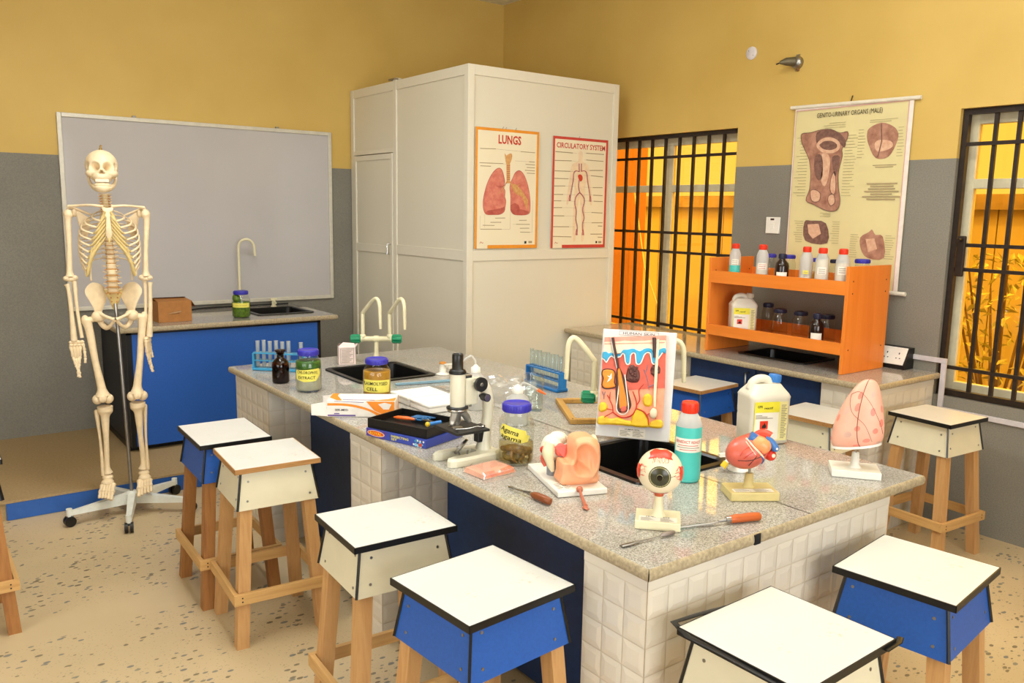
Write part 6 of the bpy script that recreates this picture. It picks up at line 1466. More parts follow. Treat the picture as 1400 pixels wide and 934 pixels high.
for P, w, mt in (([(-.022, .168), (-.008, .150), (.008, .134), (.022, .118), (.028, .10)], .0028, P_CREAM), ([(-.026, .162), (-.016, .146), (-.004, .130)], .0012, P_CREAM), ([(-.05, .112), (-.02, .114), (.01, .122), (.026, .128)], .0010, P_DK),
                 ([(-.02, .15), (-.036, .14), (-.046, .125)], .0009, P_VRED), ([(-.01, .138), (-.026, .128), (-.036, .118)], .0009, P_VRED), ([(.0, .126), (-.014, .108), (-.02, .098)], .0010, P_DK), ([(.012, .126), (.024, .112), (.024, .098)], .0022, P_HB)):
    sp = smooth_path([on_heart(x, z) for x, z in P], 4); m.tube(sp, w, mt, 7)
m.build('coronary_vessels', hb, 'pale fat lines and vessels')

# ---- pink dome model
M_DOME = None
def dome_mat():
    n = NT('spotted_pink_skin'); v = n.coord(); base = n.ramp(n.noise(v, 14, 3), [(.3, lin('#e5a48c')), (.7, lin('#efb69e'))])
    n.col(base); n.set(.4, 0, .4); return n.m
t = thing('dome_model', 'spotted pink pointed dome model on a white stand at the right end of the island', 'anatomical model', (2.305, 1.322, ZT), -52)
m = MB(); m.box((-.070, -.052, 0), (.070, .052, .022), M_WHITE, .002); m.build('base', t)
m = MB(); m.lathe([(.02, .0215), (.013, .03), (.0105, .068), (0, .068)], M_WHITE, 18, (0, 0, 0)); m.build('stem', t)
m = MB(); m.tube([(0, 0, .066), (.002, 0, .10)], .0038, M_STEEL, 10); m.build('steel_pin', t)
prof = [(0, .30), (.012, .298), (.024, .288), (.038, .264), (.052, .226), (.063, .185), (.069, .15), (.071, .125), (.069, .108), (.065, .1)]
def dm(r, z, a): 
    k = (z-.1)/.2; dx = .022*k*k; low = .010*math.cos(a)*(1-k); return (r*math.cos(a)*1.05+dx, r*math.sin(a)*.62, z+low*1.2-.004)
N_ = 40; pr = [(p.x, p.y) for p in smooth_path(prof, 3)]; vs = [dm(r, z, 2*PI*j/N_) for r, z in pr for j in range(N_)]
fs = [(i*N_+j, (i+1)*N_+j, (i+1)*N_+(j+1) % N_, i*N_+(j+1) % N_) for i in range(len(pr)-1) for j in range(N_)]
m = MB(); m.add(vs, fs, dome_mat(), True)
M_SPR, M_SPG = plain('rosy_spot_paint', '#e88673', .4, var=.1), plain('greyish_spot_paint', '#d3a695', .4, var=.1)
rnd = random.Random(21); spots = []
def dome_pt(k, a):
    i = k*(len(pr)-1); q = min(int(i), len(pr)-2); f = i-q
    return Vector(dm(pr[q][0]*(1-f)+pr[q+1][0]*f+.0003, pr[q][1]*(1-f)+pr[q+1][1]*f, R(a)))
while len(spots) < 34:
    k, a = rnd.uniform(.25, .93), rnd.uniform(0, 360); c = dome_pt(k, a)
    if all((c-o).length > .030 for o in spots):
        spots.append(c); rad = rnd.uniform(.006, .0095); mt = M_SPR if rnd.random() < .62 else M_SPG; ring = []
        for q in range(14):
            th_ = 2*PI*q/14; ring.append(dome_pt(min(.99, k+rad*math.sin(th_)/.23), a+math.degrees(rad*math.cos(th_)/.058)))
        mid = c+(c-Vector((0, 0, c.z))).normalized()*.0003
        m.add([mid]+ring, [(0, 1+q, 1+(q+1) % 14) for q in range(14)], mt, True)
body_ = m.build('dome_body', t, 'pink dome with rosy and greyish spots')
m = MB(); e = [dm(.066, .1, 2*PI*j/N_) for j in range(N_)]; e2 = [(x*1.03, y*1.04, z-.007) for x, y, z in e]; m.add(e+e2, [(j, N_+j, N_+(j+1) % N_, (j+1) % N_) for j in range(N_)], M_WHITE, True); m.add(e2, [tuple(range(N_))], M_WHITE); m.build('white_rim', t, 'white lower rim')
def on_dome(k, a): 
    r, z = pr[0]; i = k*(len(pr)-1); q = min(int(i), len(pr)-2); f = i-q; r = pr[q][0]*(1-f)+pr[q+1][0]*f; z = pr[q][1]*(1-f)+pr[q+1][1]*f
    v = Vector(dm(r+.0004, z, R(a))); return v
m = MB(); m.tube([on_dome(k/20, -106+20*(k/20)**2) for k in range(0, 21)], .0011, paint('brown_line_paint', '#8a4a3c'), 6); m.build('midline', body_, 'brown centre line')
m = MB()
for P in ([(.36, -155), (.33, -120), (.42, -75), (.6, -40), (.75, -25)], [(.36, -155), (.5, -120), (.62, -80), (.85, -60)]):
    m.tube([on_dome(k, a) for k, a in [(p.x, p.y) for p in smooth_path(P, 5)]], .0006, MATS['brown_line_paint'], 5)
m.build('surface_lines', body_, 'thin brown branching lines')

# ---- cyan bottle and jerrycan
M_POLY = clearmat('milky_polythene', (.9, .9, .88), .06, .3, .8)
M_CYAN = plain('cyan_solution', '#4fc3b8', .3, var=.02); M_CLOUD = plain('cloudy_white_solution', '#d6cfbf', .4, var=.03)
def reagent(name, label, x, y, z, r, h, capm, liquid=None, lv=.55, labels=None, group=None, rz=None):
    t = thing(name, label, 'bottle', (x, y, z), to_cam(x, y) if rz is None else rz, group)
    m = MB(); prof = [(0, .001), (r*.92, .001), (r, .007), (r, h*.66), (r*.97, h*.72), (r*.80, h*.80), (r*.58, h*.865), (r*.52, h*.88)]
    m.lathe(prof, M_POLY, 34); m.build('bottle_body', t)
    if liquid:
        k = MB(); k.lathe([(0, .0005), (r*.93, .0005), (r*1.004, .0075), (r*1.004, h*lv-.003), (r*1.0, h*lv)], liquid, 34); k.build('liquid_fill', t, 'coloured liquid seen through the bottle')
    m = MB(); lid(m, r*.62, h*.865, h, capm, 26); m.build('cap', t)
    if labels: labels(t, r)
    return t
def cyan_lab(t, r):
    m = MB(); curved_label(m, [(-.045, .093), (.045, .093), (.045, .134), (-.045, .134)], r*1.004, M_PAPER, .0008); f = wrap(r*1.004)
    m.text('BENEDICT REAGT', 0, .124, .0085, .0014, M_REDINK, .076, 'c', f, .012); 
    for i, w in enumerate((.06, .07, .05)):
        y = .114-.0065*i; m.add([f(-w/2+w*j/10, yy, .0014) for j in range(11) for yy in (y, y-.0018)], [(2*j, 2*j+1, 2*j+3, 2*j+2) for j in range(10)], M_REDINK if i != 1 else M_GREYINK)
    m.build('paper_label', t, 'paper label with red print')
reagent('reagent_bottle', 'red-capped polythene bottle of cyan liquid standing at the near sink', 1.830, 1.572, ZT, .0385, .236, M_RED, M_CYAN, .70, cyan_lab)
M_JUG = plain('milky_jerrycan', '#ddd6c4', .35, 0, .4, var=.03, vscale=8)
def jerrycan(label, x, y, z, rz, s=1, lidm=None):
    t = thing('jerrycan', label, 'jerrycan', (x, y, z), rz)
    def sec(hx, hy, r, zz): return [(a*s, b*s, zz*s) for a, b in rrect(-hx, hx, -hy, hy, r, 4)]
    L = [sec(.066, .048, .014, .001), sec(.073, .055, .016, .006), sec(.074, .056, .016, .09), sec(.073, .055, .016, .098), sec(.074, .056, .016, .106), sec(.075, .057, .018, .158), sec(.077, .057, .018, .165), sec(.072, .053, .020, .176), sec(.058, .043, .022, .194), sec(.050, .036, .022, .206)]
    n = len(L[0]); vs = sum(L, []); fs = []
    for i in range(len(L)-1): fs += [(i*n+j, i*n+(j+1) % n, (i+1)*n+(j+1) % n, (i+1)*n+j) for j in range(n)]
    m = MB(); m.add(vs, fs, M_JUG, True); m.add(L[0], [tuple(range(n-1, -1, -1))], M_JUG); m.add(L[-1], [tuple(range(n))], M_JUG); m.build('can_body', t)
    m = MB(); m.tube([Vector(p)*s for p in smooth_path([(-.052, 0, .186), (-.046, 0, .208), (-.030, 0, .219), (-.008, 0, .221), (.010, 0, .214), (.016, 0, .200)], 5)], interp([.016*s, .0155*s, .015*s, .015*s, .0155*s, .017*s], 26), M_JUG, 14); m.build('handle', t, 'moulded carrying handle')
    m = MB(); m.lathe([(.017*s, .200*s), (.017*s, .214*s)], M_JUG, 20, (.036*s, 0, 0)); m.build('neck', t)
    m = MB(); m.X = Matrix.Translation((.036*s, 0, .209*s)) @ Matrix.Rotation(R(6), 4, 'Y'); lid(m, .021*s, 0, .026*s, lidm or plain('blue_cap_plastic', '#2f78c4', .35), 24); m.build('cap', t, 'blue screw cap')
    yf = -.0572*s; m = MB(); fx = lambda a, b, d: (a*s, yf-d, b*s)
    def q(x0, y0, x1, y1, mt, d): m.add([fx(x0, y0, d), fx(x1, y0, d), fx(x1, y1, d), fx(x0, y1, d)], [(0, 1, 2, 3)], mt)
    P_LY = plain('yellow_hazard_label', '#ece03a', .5)
    q(-.064, .016, .060, .152, plain('pale_yellow_label', '#ece2a0', .5), .0006); q(-.064, .116, .030, .152, P_LY, .0009); q(-.061, .02, .027, .114, M_PAPER, .0009); q(-.064, .016, -.061, .152, P_LY, .0012)
    m.text('GPR', -.044, .136, .0085, .0012, M_INK, .019, 'c', lambda a, b, d: fx(a, b, .0013), .02); m.text('reactif', -.012, .131, .0075, .0012, M_INK, .032, 'c', lambda a, b, d: fx(a, b, .0013), .02)
    for i in range(3): q(-.059, .104-i*.005, -.035+.02*(i == 2)+.02*(i > 0), .1062-i*.005, M_GREYINK, .0013)
    q(-.042, .058, -.012, .086, M_RED, .0013); m.add([fx(a, b, .0016) for a, b in ((-.034, .061), (-.020, .061), (-.018, .068), (-.022, .075), (-.026, .082), (-.027, .074), (-.033, .070))], [tuple(range(7))], M_INK)
    for i in range(20): q(.036, .024+i*.006, .050+.006*((i*7) % 3)*.6, .0262+i*.006, M_GREYINK, .0013)
    m.build('label', t, 'yellow and white label with a red flame square'); return t
jerrycan('milky plastic jerrycan with blue cap and flame label on the far edge of the island', 2.375, 1.715, ZT, -24, 1.0)
# ================================================================== posters and wall things
M_LSHEET = plain('cream_poster_paper', '#eee2c4', .45, var=.02, vscale=3); M_LORG = plain('poster_orange', '#e8952c', .5); M_CRED = plain('poster_red', '#c9463a', .5)
def organ(name, c1, c2, sc=30):
    n = NT(name); v = n.coord(); n.col(n.ramp(n.noise(v, sc, 5, .6), [(.3, lin(c1)), (.7, lin(c2))])); n.set(.5, 0, .3); return n.m
M_LUNG = organ('lung_tissue_print', '#c9665a', '#e2937c', 22); M_LUNGD = organ('lung_base_print', '#a94a42', '#c76a5c', 25); M_TRACH = organ('airway_print', '#c98e50', '#dcae74', 60)
M_ART = plain('artery_print', '#c2384a', .6); M_VEIN = plain('vein_print', '#8a5f86', .6); M_TXT = plain('brown_text_print', '#a8946f', .7)
def poster(name, label, x, z, w, h, border, y=by0):
    t = thing(name, label, 'poster', (x, y-.0035, z)); t.rotation_euler = (R(90), 0, 0)
    m = MB(); m.box((0, 0, -.002), (w, h, 0), M_LSHEET); b = .017
    for a in ((0, 0, b, h), (w-b, 0, w, h), (b, h-b, w-b, h), (w*.2, 0, w-b, b*1.25)): m.rect(*a, .0004, border)
    return t, m
t, m = poster('lungs_poster', 'orange-bordered LUNGS poster on the booth front', 2.859, 1.311, .488, .73, M_LORG)
m.text('LUNGS', .258, .668, .052, .0008, M_REDINK, .175, bold=.03)
m.flat(closed(LUNG['left'], 3), .0006, M_LUNG); m.flat(closed(LUNG['right'], 3), .0006, M_LUNG); m.flat(LUNG['leftdark'], .001, M_LUNGD); m.flat(LUNG['rightdark'], .001, M_LUNGD)
for k in ('left', 'right'):
    c = [(p[0], p[1]) for p in closed(LUNG[k], 3)]; m.line(c+[c[0]], .003, .0009, M_LUNGD)
m.flat(LUNG['trachea'], .0012, M_TRACH); m.flat(closed(LUNG['larynx'], 2), .0014, M_TRACH)
for i in range(8): m.rect(.236, .425+i*.012, .262, .428+i*.012, .0016, M_LUNGD)
m.flat([(.268, .40), (.30, .35), (.36, .32), (.40, .24), (.41, .30), (.36, .36), (.31, .40)], .0011, M_TRACH)
for P in ([(.236, .405), (.215, .385), (.19, .378), (.16, .385)], [(.215, .385), (.19, .35), (.17, .335)], [(.225, .39), (.205, .345)], [(.266, .405), (.29, .36), (.33, .33)], [(.29, .36), (.31, .38), (.34, .40)]): m.line([(p.x, p.y) for p in smooth_path(P, 3)], .004, .0014, M_LUNGD if len(P) > 3 else M_TRACH)
for a, b in LUNG_TXT:
    m.line([a, b], .0042, .0008, M_TXT)
for P in ([(.155, .606), (.34, .602)], [(.21, .519), (.235, .52)], [(.30, .542), (.41, .542)], [(.075, .13), (.075, .21)], [(.27, .12), (.27, .30)], [(.205, .119), (.27, .119)], [(.32, .15), (.29, .15)], [(.425, .101), (.445, .101), (.445, .30)], [(.04, .12), (.04, .20)]): m.line(P, .0012, .0007, M_TXT)
m.line([(.040, .032), (.048, .042), (.056, .034), (.066, .036)], .003, .0008, M_REDINK); m.rect(.385, .028, .402, .044, .0008, M_INK); m.rect(.418, .031, .447, .044, .0008, M_TXT)
m.build('printed_sheet', t)
for x in (.20, .225, .30): MB().tube([(x, .728, .0), (x+.006, .742, .003)], .002, M_STEEL, 6).build('mounting_staple', t)
t, m = poster('circulatory_poster', 'red-bordered CIRCULATORY SYSTEM poster beside the lungs one', 3.462, 1.307, .482, .72, M_CRED)
m.text('CIRCULATORY SYSTEM', .243, .666, .034, .0008, M_CRED, .425, bold=.02)
for (a, b) in CIRC_TXT: m.line([a, b], .005, .0008, M_TXT)
for (a, b) in CIRC_TXT[:20]:
    if a[0] < .1: m.line([(b[0]+.004, b[1]), (.205, b[1])], .001, .0007, M_TXT)
    elif a[0] < .38: m.line([(a[0]-.004, a[1]), (.27, a[1])], .001, .0007, M_TXT)
P_BODY = plain('pale_body_print', '#ecd3b0', .6)
m.flat(closed([(.237, .64), (.258, .62), (.255, .585), (.265, .565), (.31, .545), (.325, .47), (.345, .36), (.352, .29), (.336, .29), (.32, .36), (.30, .44), (.285, .40), (.288, .33), (.292, .20), (.288, .06), (.265, .05), (.262, .18), (.245, .31), (.232, .31), (.215, .18), (.212, .05), (.19, .06), (.186, .20), (.19, .33), (.192, .40), (.178, .44), (.155, .36), (.14, .29), (.126, .29), (.132, .36), (.15, .47), (.165, .545), (.21, .565), (.222, .585), (.218, .62)], 2), .0005, P_BODY)
for k, P in CIRC.items():
    if k in ('heart', 'head'): continue
    q = [(p.x, p.y) for p in smooth_path(P, 4)]; m.line(q, .0042, .001, M_ART); m.line([(x+.006, y) for x, y in q], .003, .0009, M_VEIN)
for k in ('armL', 'armR', 'legL', 'legR'):
    x, y = CIRC[k][-1]
    for d in (-.012, -.004, .004, .012): m.line([(x, y+.04), (x+d, y)], .002, .0011, M_ART)
m.flat(closed(CIRC['heart'], 3), .0014, M_REDINK)
m.line([(.034, .030), (.042, .040), (.050, .032), (.060, .034)], .003, .0008, M_REDINK); m.rect(.395, .03, .41, .044, .0008, M_INK); m.rect(.42, .030, .449, .043, .0008, M_TXT)
m.build('printed_sheet', t)
MB().tube([(.22, .718, .0), (.226, .730, .003)], .002, M_STEEL, 6).build('mounting_staple', t)

# hanging anatomy chart on two rods
M_CHS = plain('yellowish_chart_paper', '#ded09a', .5, var=.03, vscale=4); M_PINKL = plain('pink_border_print', '#d9a3a0', .6); M_ROD = plain('white_chart_rod', '#e3dccb', .4)
O1 = organ('chart_tissue_print', '#8f5f4e', '#c4937a', 18); O2 = organ('chart_dark_tissue_print', '#6a4a42', '#8f6a5c', 50); O3 = organ('chart_pale_tissue_print', '#cf9a7c', '#e2bd9e', 45)
t = thing('anatomy_chart', 'yellowish GENITO-URINARY ORGANS chart hanging on the wall between the windows', 'chart', (XR-.012, 2.941, 1.157)); t.rotation_euler = (R(90), R(0), R(-90))
w, h = .69, .99; m = MB()
N_ = 12
for i in range(N_):                                                   # sheet hangs with a slight wave
    z0, z1 = .0015*math.sin(i*.9), .0015*math.sin((i+1)*.9); a, b = h*i/N_, h*(i+1)/N_
    m.add([(0, a, z0-.003), (w, a, z0-.003), (w, b, z1-.003), (0, b, z1-.003)], [(0, 1, 2, 3)], M_CHS)
for a in ((0, 0, .006, h-.012), (w-.022, 0, w, h-.012), (0, h-.012, w, h)): m.rect(*a, .0004, plain('white_margin_print', '#e9dcd2', .5))
for a in ((.006, 0, .0085, h-.014), (w-.026, 0, w-.022, h-.014), (.006, h-.017, w-.022, h-.013)): m.rect(*a, .0006, M_PINKL)
m.text('GENITO-URINARY ORGANS (MALE)', .333, .941, .026, .0008, M_INK, .385)
m.flat(closed(CHART['main'], 3), .0006, O1); m.flat(closed(CHART['mainupper'], 3), .001, O2); m.flat(closed(CHART['bladder'], 3), .0014, O3); m.flat(inset(closed(CHART['bladder'], 3), .018), .0018, O2)
for k, mt in (('dk1', O2), ('dk2', O2), ('mid', O3), ('tube', O3), ('testL', O3), ('testR', O3)): m.flat(closed(CHART[k], 3), .0016, mt)
for k in ('main', 'testL', 'testR', 'tube'): c = closed(CHART[k], 3); m.line(c+[c[0]], .0035, .002, O2)
for k, mt in (('org2', O1), ('org3', O2), ('org4', O1)): m.flat(closed(CHART[k], 3), .0006, mt)
m.flat(closed(CHART['org2b'], 3), .001, O3); m.line([(.525, .87), (.535, .78), (.52, .70)], .006, .0012, O2); m.flat([(.13, .34), (.2, .345), (.22, .29), (.17, .26), (.14, .29)], .001, O3); m.flat([(.49, .27), (.54, .275), (.56, .22), (.51, .20)], .001, O3)
rnd = random.Random(8)
for x0, x1, y0, y1, dy in ((.02, .10, .50, .83, .017), (.325, .40, .50, .83, .016), (.18, .32, .868, .90, .012), (.46, .62, .88, .90, .01), (.40, .445, .70, .85, .016), (.62, .66, .70, .85, .016), (.04, .10, .24, .36, .013), (.27, .33, .24, .36, .013), (.40, .455, .17, .30, .012), (.60, .655, .17, .30, .012), (.20, .27, .385, .405, .009)):
    y = y0
    while y < y1: a = rnd.uniform(.6, 1)*(x1-x0); o = x0 if x0 > .3 else x1-a; m.rect(o, y, o+a, y+.0028, .0005, plain('faint_print', '#b3a678', .7)); y += dy
for i, w_ in enumerate((.17, .13, .15, .19, .12, .21, .16)): m.rect(.555-w_/2, .558-i*.0135, .555+w_/2, .565-i*.0135, .0006, M_TXT)
for i, w_ in enumerate((.13, .10)): m.rect(.56-w_/2, .655-i*.01, .56+w_/2, .659-i*.01, .0006, M_TXT)
m.build('printed_sheet', t)
m = MB(); m.X = Matrix.Translation((0, h, 0)) @ Matrix.Rotation(R(-.9), 4, 'Z'); m.tube([(-.03, .006, 0), (w+.035, .006, 0)], .0105, M_ROD, 14); m.build('top_rod', t); m = MB(); m.tube([(-.03, -.006, 0), (w+.045, -.006, 0)], .011, M_ROD, 14); m.build('bottom_rod', t)
m = MB(); m.tube([(.34, h+.012, 0), (.345, h+.04, -.006)], .003, M_INK, 6); m.build('hanging_hook', t)
# switch, blank plate, bracket lamp fitting, sockets
t = thing('wall_switch', 'square white wall switch beside the hanging chart', 'switch', (XR, 3.048, 1.486)); t.rotation_euler = (R(90), 0, R(-90))
m = MB(); m.box((-.048, -.048, 0), (.048, .048, .011), M_WHITE, .003); m.build('plate', t); m = MB(); m.box((-.016, .030, .0105), (.010, .041, .0125), P_DK, .001); m.build('indicator', t, 'dark red-brown indicator'); m = MB(); m.box((-.012, -.02, .0105), (.012, .012, .014), M_WHITE, .002); m.build('rocker', t)
t = thing('blank_wall_plate', 'small round white plate high on the yellow wall', 'wall plate', (XR, 3.28, 2.498)); t.rotation_euler = (R(90), 0, R(-90))
m = MB(); m.lathe([(.038, 0), (.038, .006), (.034, .009), (0, .0095)], plain('white_plate_plastic', '#d9d2d4', .4), 26); 
for a in (140, -40): m.cyl((.022*math.cos(R(a)), .022*math.sin(R(a)), .009), (.022*math.cos(R(a)), .022*math.sin(R(a)), .0108), .003, M_STEEL, n=8)
m.build('plate', t)
t = thing('wall_lamp_bracket', 'metal lamp bracket high on the yellow wall without its shade', 'lamp bracket', (XR, 2.955, 2.402)); t.rotation_euler = (R(90), 0, R(-90))
m = MB(); m.lathe([(.036, 0), (.036, .012), (.03, .03), (.0, .034)], M_STEEL, 22); m.box((-.012, -.046, 0), (.012, .046, .006), M_STEEL, .001); m.build('wall_box', t)
m = MB(); m.tube([(-.005, .004, .03), (-.03, .002, .07), (-.05, -.004, .10)], [.026, .022, .008], plain('dull_olive_metal', '#6e6650', .5, .6), 14); m.tube([(-.04, .012, .06), (-.085, -.008, .085)], .004, M_INK, 8); m.build('lamp_arm', t); m = MB(); m.tube([(.01, -.03, .01), (.012, -.048, .014)], .005, plain('rust_brown', '#7a4a20', .7), 8); m.build('cable_end', t, 'rusty cable end')
t = thing('power_socket_box', 'slanted black and white power socket box at the end of the window counter', 'socket', (XR-.003, 2.196, rz+.001)); t.rotation_euler = (0, 0, R(-90))
m = MB(); S_ = [(-.002, 0), (-.092, 0), (-.094, .018), (-.045, .108), (-.002, .108)]; P = [(-.085, y, z) for y, z in S_]+[(.062, y, z) for y, z in S_]; n = 5
m.add(P, [(i, n+i, n+(i+1) % n, (i+1) % n) for i in range(n)]+[tuple(range(n)), tuple(range(2*n-1, n-1, -1))], M_BLACK); m.build('box_body', t)
m = MB(); m.X = Matrix.Translation((-.0115, -.0695, .063)) @ Matrix.Rotation(R(61.4), 4, 'X'); m.box((-.07, -.048, .0005), (.066, .048, .006), M_WHITE, .002)
for x in (-.034, .03):
    for a, b, c, d in ((-.003, .008, .003, .018), (-.013, -.016, -.006, -.011), (.006, -.016, .013, -.011)): m.rect(x+a, b, x+c, d, .0064, M_INK)
m.build('socket_plate', t, 'white socket plate')

# ================================================================== bottles on the orange shelf
zu = rz+.001+.408+.001; zl = rz+.001+.111+.001
G = 'red-capped bottles on the upper shelf'
def paper(w, z0, z1, mt=None, red=False):
    def f(t, r):
        m = MB(); curved_label(m, [(-w/2, z0), (w/2, z0), (w/2, z1), (-w/2, z1)], r*1.004, mt or M_PAPER, .0008); g = wrap(r*1.004)
        for i in range(3): m.add([g(-w*.35+w*.7*j/6, yy, .0014) for j in range(7) for yy in (z1-.008-.01*i, z1-.0105-.01*i)], [(2*j, 2*j+1, 2*j+3, 2*j+2) for j in range(6)], M_REDINK if red else M_GREYINK)
        m.build('paper_label', t, 'printed paper label')
    return f
reagent('reagent_bottle', 'red-capped bottle half full of cyan liquid at the left end of the upper shelf', 3.766, 2.967, zu, .031, .206, M_RED, M_CYAN, .42, paper(.04, .088, .12), G)
reagent('reagent_bottle', 'red-capped milky bottle with red label, second from the left on the upper shelf', 3.766, 2.785, zu, .032, .208, M_RED, M_CLOUD, .5, paper(.05, .075, .11, None, True), G)
reagent('reagent_bottle', 'red-capped bottle with a small yellow sticker low on its front', 3.772, 2.519, zu, .032, .208, M_RED, M_CLOUD, .30, paper(.028, .068, .088, M_YLAB), G)
reagent('reagent_bottle', 'red-capped milky bottle right of the yellow-stickered bottle', 3.762, 2.421, zu, .033, .206, M_RED, M_CLOUD, .72, paper(.045, .075, .11), G)
reagent('reagent_bottle', 'red-capped milky bottle beside the right side panel of the orange shelf', 3.762, 2.308, zu, .033, .207, M_RED, M_CLOUD, .66, paper(.045, .08, .12), G)
def amber(label, x, y, z, r, h, lidm):
    t = thing('amber_bottle', label, 'bottle', (x, y, z), to_cam(x, y))
    m = MB(); m.lathe([(0, .001), (r*.92, .001), (r, .006), (r, h*.60), (r*.9, h*.70), (r*.5, h*.79), (r*.42, h*.83), (r*.42, h*.86)], plain('dark_amber_glass', '#24130c', .1, 0, .6), 28); m.build('bottle_body', t)
    m = MB(); lid(m, r*.55, h*.84, h, lidm, 20); m.build('cap', t); m = MB(); curved_label(m, [(-r*.8, h*.16), (r*.8, h*.16), (r*.8, h*.42), (-r*.8, h*.42)], r, M_PAPER, .0008); m.build('paper_label', t, 'blank white label')
amber('squat dark amber bottle with white label standing on the upper shelf', 3.768, 2.661, zu, .036, .165, M_DLID)
amber('dark amber bottle with white label standing on the lower shelf', 3.768, 2.430, zl, .036, .170, M_DLID)
for label, y, rr, hh, lm in (('small clear jar with blue lid between the second bottle and the amber one', 2.889, .030, .150, M_PURP), ('clear jar with blue lid directly behind the squat amber bottle', 2.770, .036, .150, M_PURP), ('clear jar of yellow matter with blue lid behind the middle red-capped bottles', 2.609, .030, .140, M_PURP),
                             ('clear jar with dark lid before the right red-capped bottle', 2.487, .030, .140, M_DLID), ('wide clear jar with bright blue lid at the right end behind the side panel', 2.335, .042, .150, M_PURP)):
    jar('glass_jar', label, 3.985, y, zu, rr, hh, lm, contents=[('yellow_matter', M_AMBL, .006, .07, 'yellow contents')] if 'yellow' in label else None, lidk=.88, group='blue-lidded jars on the upper shelf' if lm is M_PURP else None)
jerrycan('small milky jerrycan with yellow label standing on the lower shelf', 3.832, 2.945, zl, to_cam(3.8, 2.92)+12, .96, plain('milky_cap', '#d3c8b2', .4))
G2 = 'dark-lidded jars on the lower shelf'
for label, y, rr in (('clear jar with dark lid right beside the jerrycan on the lower shelf', 2.815, .034), ('empty clear jar with dark lid in the middle of the lower shelf', 2.735, .042), ('empty clear jar with dark lid right of the middle one on the lower shelf', 2.605, .042), ('clear jar with dark lid just behind the lower amber bottle', 2.445, .042)):
    jar('glass_jar', label, 3.962 if rr < .04 else 3.885, y*(3.962/3.885 if rr < .04 else 1), zl, rr, .155 if rr > .04 else .17, M_DLID, lidk=.82, group=G2)

# ================================================================== things on the back counter
zc2 = .846
t = thing('cardboard_box', 'small brown cardboard box with a torn handle hole on the back counter', 'box', (1.335, 5.275, zc2), 3)
M_KRAFT = plain('brown_cardboard', '#a9713a', .75, var=.08, vscale=40); M_KRIN = plain('pale_torn_card', '#c9a57c', .8)
m = MB(); a_, b_, c_ = .098, .085, .125
for p, q in (((-a_, -b_), (a_, -b_)), ((a_, -b_), (a_, b_)), ((a_, b_), (-a_, b_)), ((-a_, b_), (-a_, -b_))): m.add([(*p, 0), (*q, 0), (*q, c_), (*p, c_)], [(0, 1, 2, 3)], M_KRAFT)
m.add([(-a_, -b_, .001), (a_, -b_, .001), (a_, b_, .001), (-a_, b_, .001)], [(0, 1, 2, 3)], M_KRAFT)
m.add([(-.045, -b_-.001, .050), (-.02, -b_-.004, .058), (.03, -b_-.006, .066), (.038, -b_-.001, .058), (.0, -b_-.001, .053)], [(0, 1, 2, 3, 4)], M_KRIN); m.add([(-.045, -b_-.0008, .046), (.03, -b_-.0008, .052), (.02, -b_-.0008, .048)], [(0, 1, 2)], M_INK)
m.build('box_body', t)
for P in ([(-a_, -b_, c_), (a_, -b_, c_), (a_*.96, .02, c_+.010), (-a_*.96, .02, c_+.012)], [(-a_, b_, c_), (a_, b_, c_), (a_*.95, .0, c_+.016), (-a_*.95, .0, c_+.018)], [(a_, -b_, c_), (a_, b_, c_), (a_+.03, b_*.8, c_-.04), (a_+.03, -b_*.8, c_-.04)]):
    m = MB(); m.add(P, [(0, 1, 2, 3)], M_KRAFT); m.add([(x, y, z-.003) for x, y, z in P], [(3, 2, 1, 0)], M_KRAFT); m.build('top_flap', t)
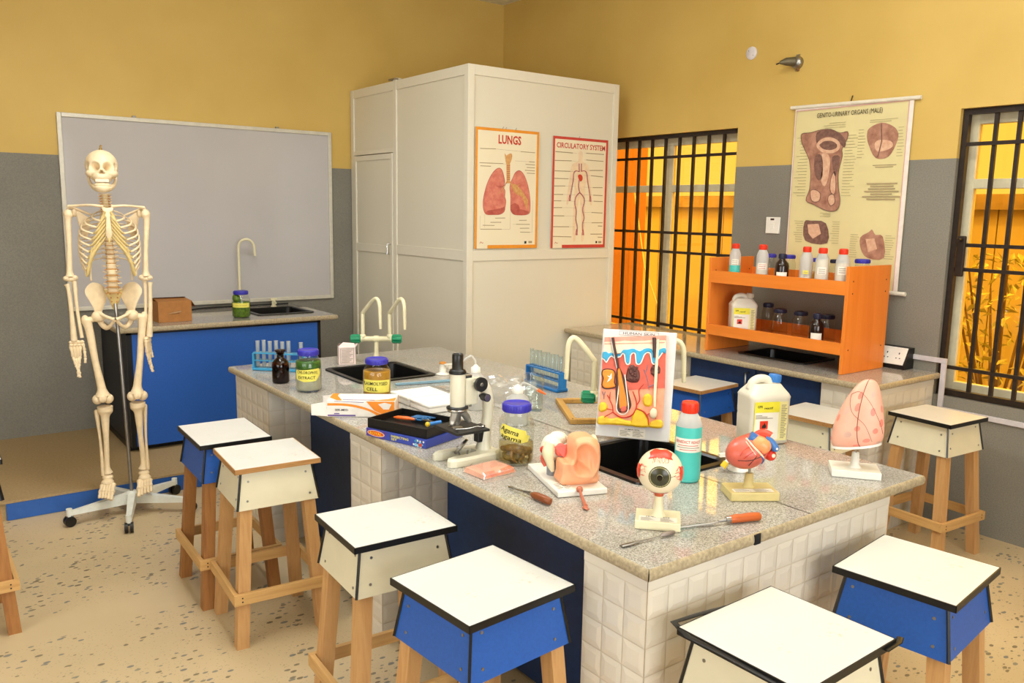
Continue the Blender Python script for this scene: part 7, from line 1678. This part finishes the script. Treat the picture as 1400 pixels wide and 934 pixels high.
j = jar('specimen_jar', 'glass jar of moss-green leaves with purple lid on the back counter by the sink', 1.748, 5.215, zc2, .056, .170, M_PURP,
    contents=[('green_leaves', M_MOSS, .004, .10, 'moss-green leaves')], tilt_label=[(-.06, .068), (.058, .066), (.058, .095), (-.06, .096)], texts=[('~~ ~ ~~~', 0, .081, .010, .070, .08, 0)])
m = MB(); blob(m, (-.022, -.005, .118), [((0, 0, 0), (.022, .03, .026)), ((-.012, 0, .008), (.012, .018, .018))], M_MOSS, seg=18, rings=12); m.build('leaf_tuft', j, 'green leaf tuft')
t = thing('swan_neck_tap', 'tall pale swan-neck tap at the whiteboard behind the green jar', 'tap', (1.905, 5.70, zc2), to_cam(1.9, 5.7))
m = MB(); m.lathe([(.024, 0), (.022, .01), (.012, .018), (.0105, .03)], M_IVORY, 18); m.build('flange', t)
m = MB(); p = [(0, 0, .01), (0, 0, .30), (0, 0, .42)]+[(.052-.052*math.cos(R(a)), -.012*math.sin(R(a)), .42+.055*math.sin(R(a))) for a in range(20, 181, 20)]+[(.106, 0, .38), (.107, 0, .36)]; m.tube(p, .0085, M_IVORY, 12); m.build('swan_neck', t)
t = thing('pillar_valve', 'short pale valve standing behind the back counter sink', 'valve', (2.13, 5.665, zc2), 0)
m = MB(); m.lathe([(.02, 0), (.018, .008), (.012, .016), (.0125, .05), (0, .052)], M_IVORY, 18); m.build('valve_body', t); m = MB(); m.tube([(-.022, 0, .052), (.022, 0, .052)], .009, M_IVORY, 12); m.tube([(0, -.004, .04), (-.004, -.05, .03)], .008, M_IVORY, 10); m.build('valve_handle', t)
m = MB(); m.tube(smooth_path([(1.46, 5.44, zc2+.006), (1.50, 5.60, zc2+.005), (1.62, 5.74, zc2+.005), (1.80, 5.775, zc2+.005), (2.06, 5.78, zc2+.005), (2.28, 5.775, zc2+.005)], 6), .005, M_INK, 8)  # dark strip standing in for the shadow gap below the whiteboard
tag(m.build('gap_shadow_strip'), 'dark strip for the gap shadow along the back wall behind the cardboard box', 'shadow strip')
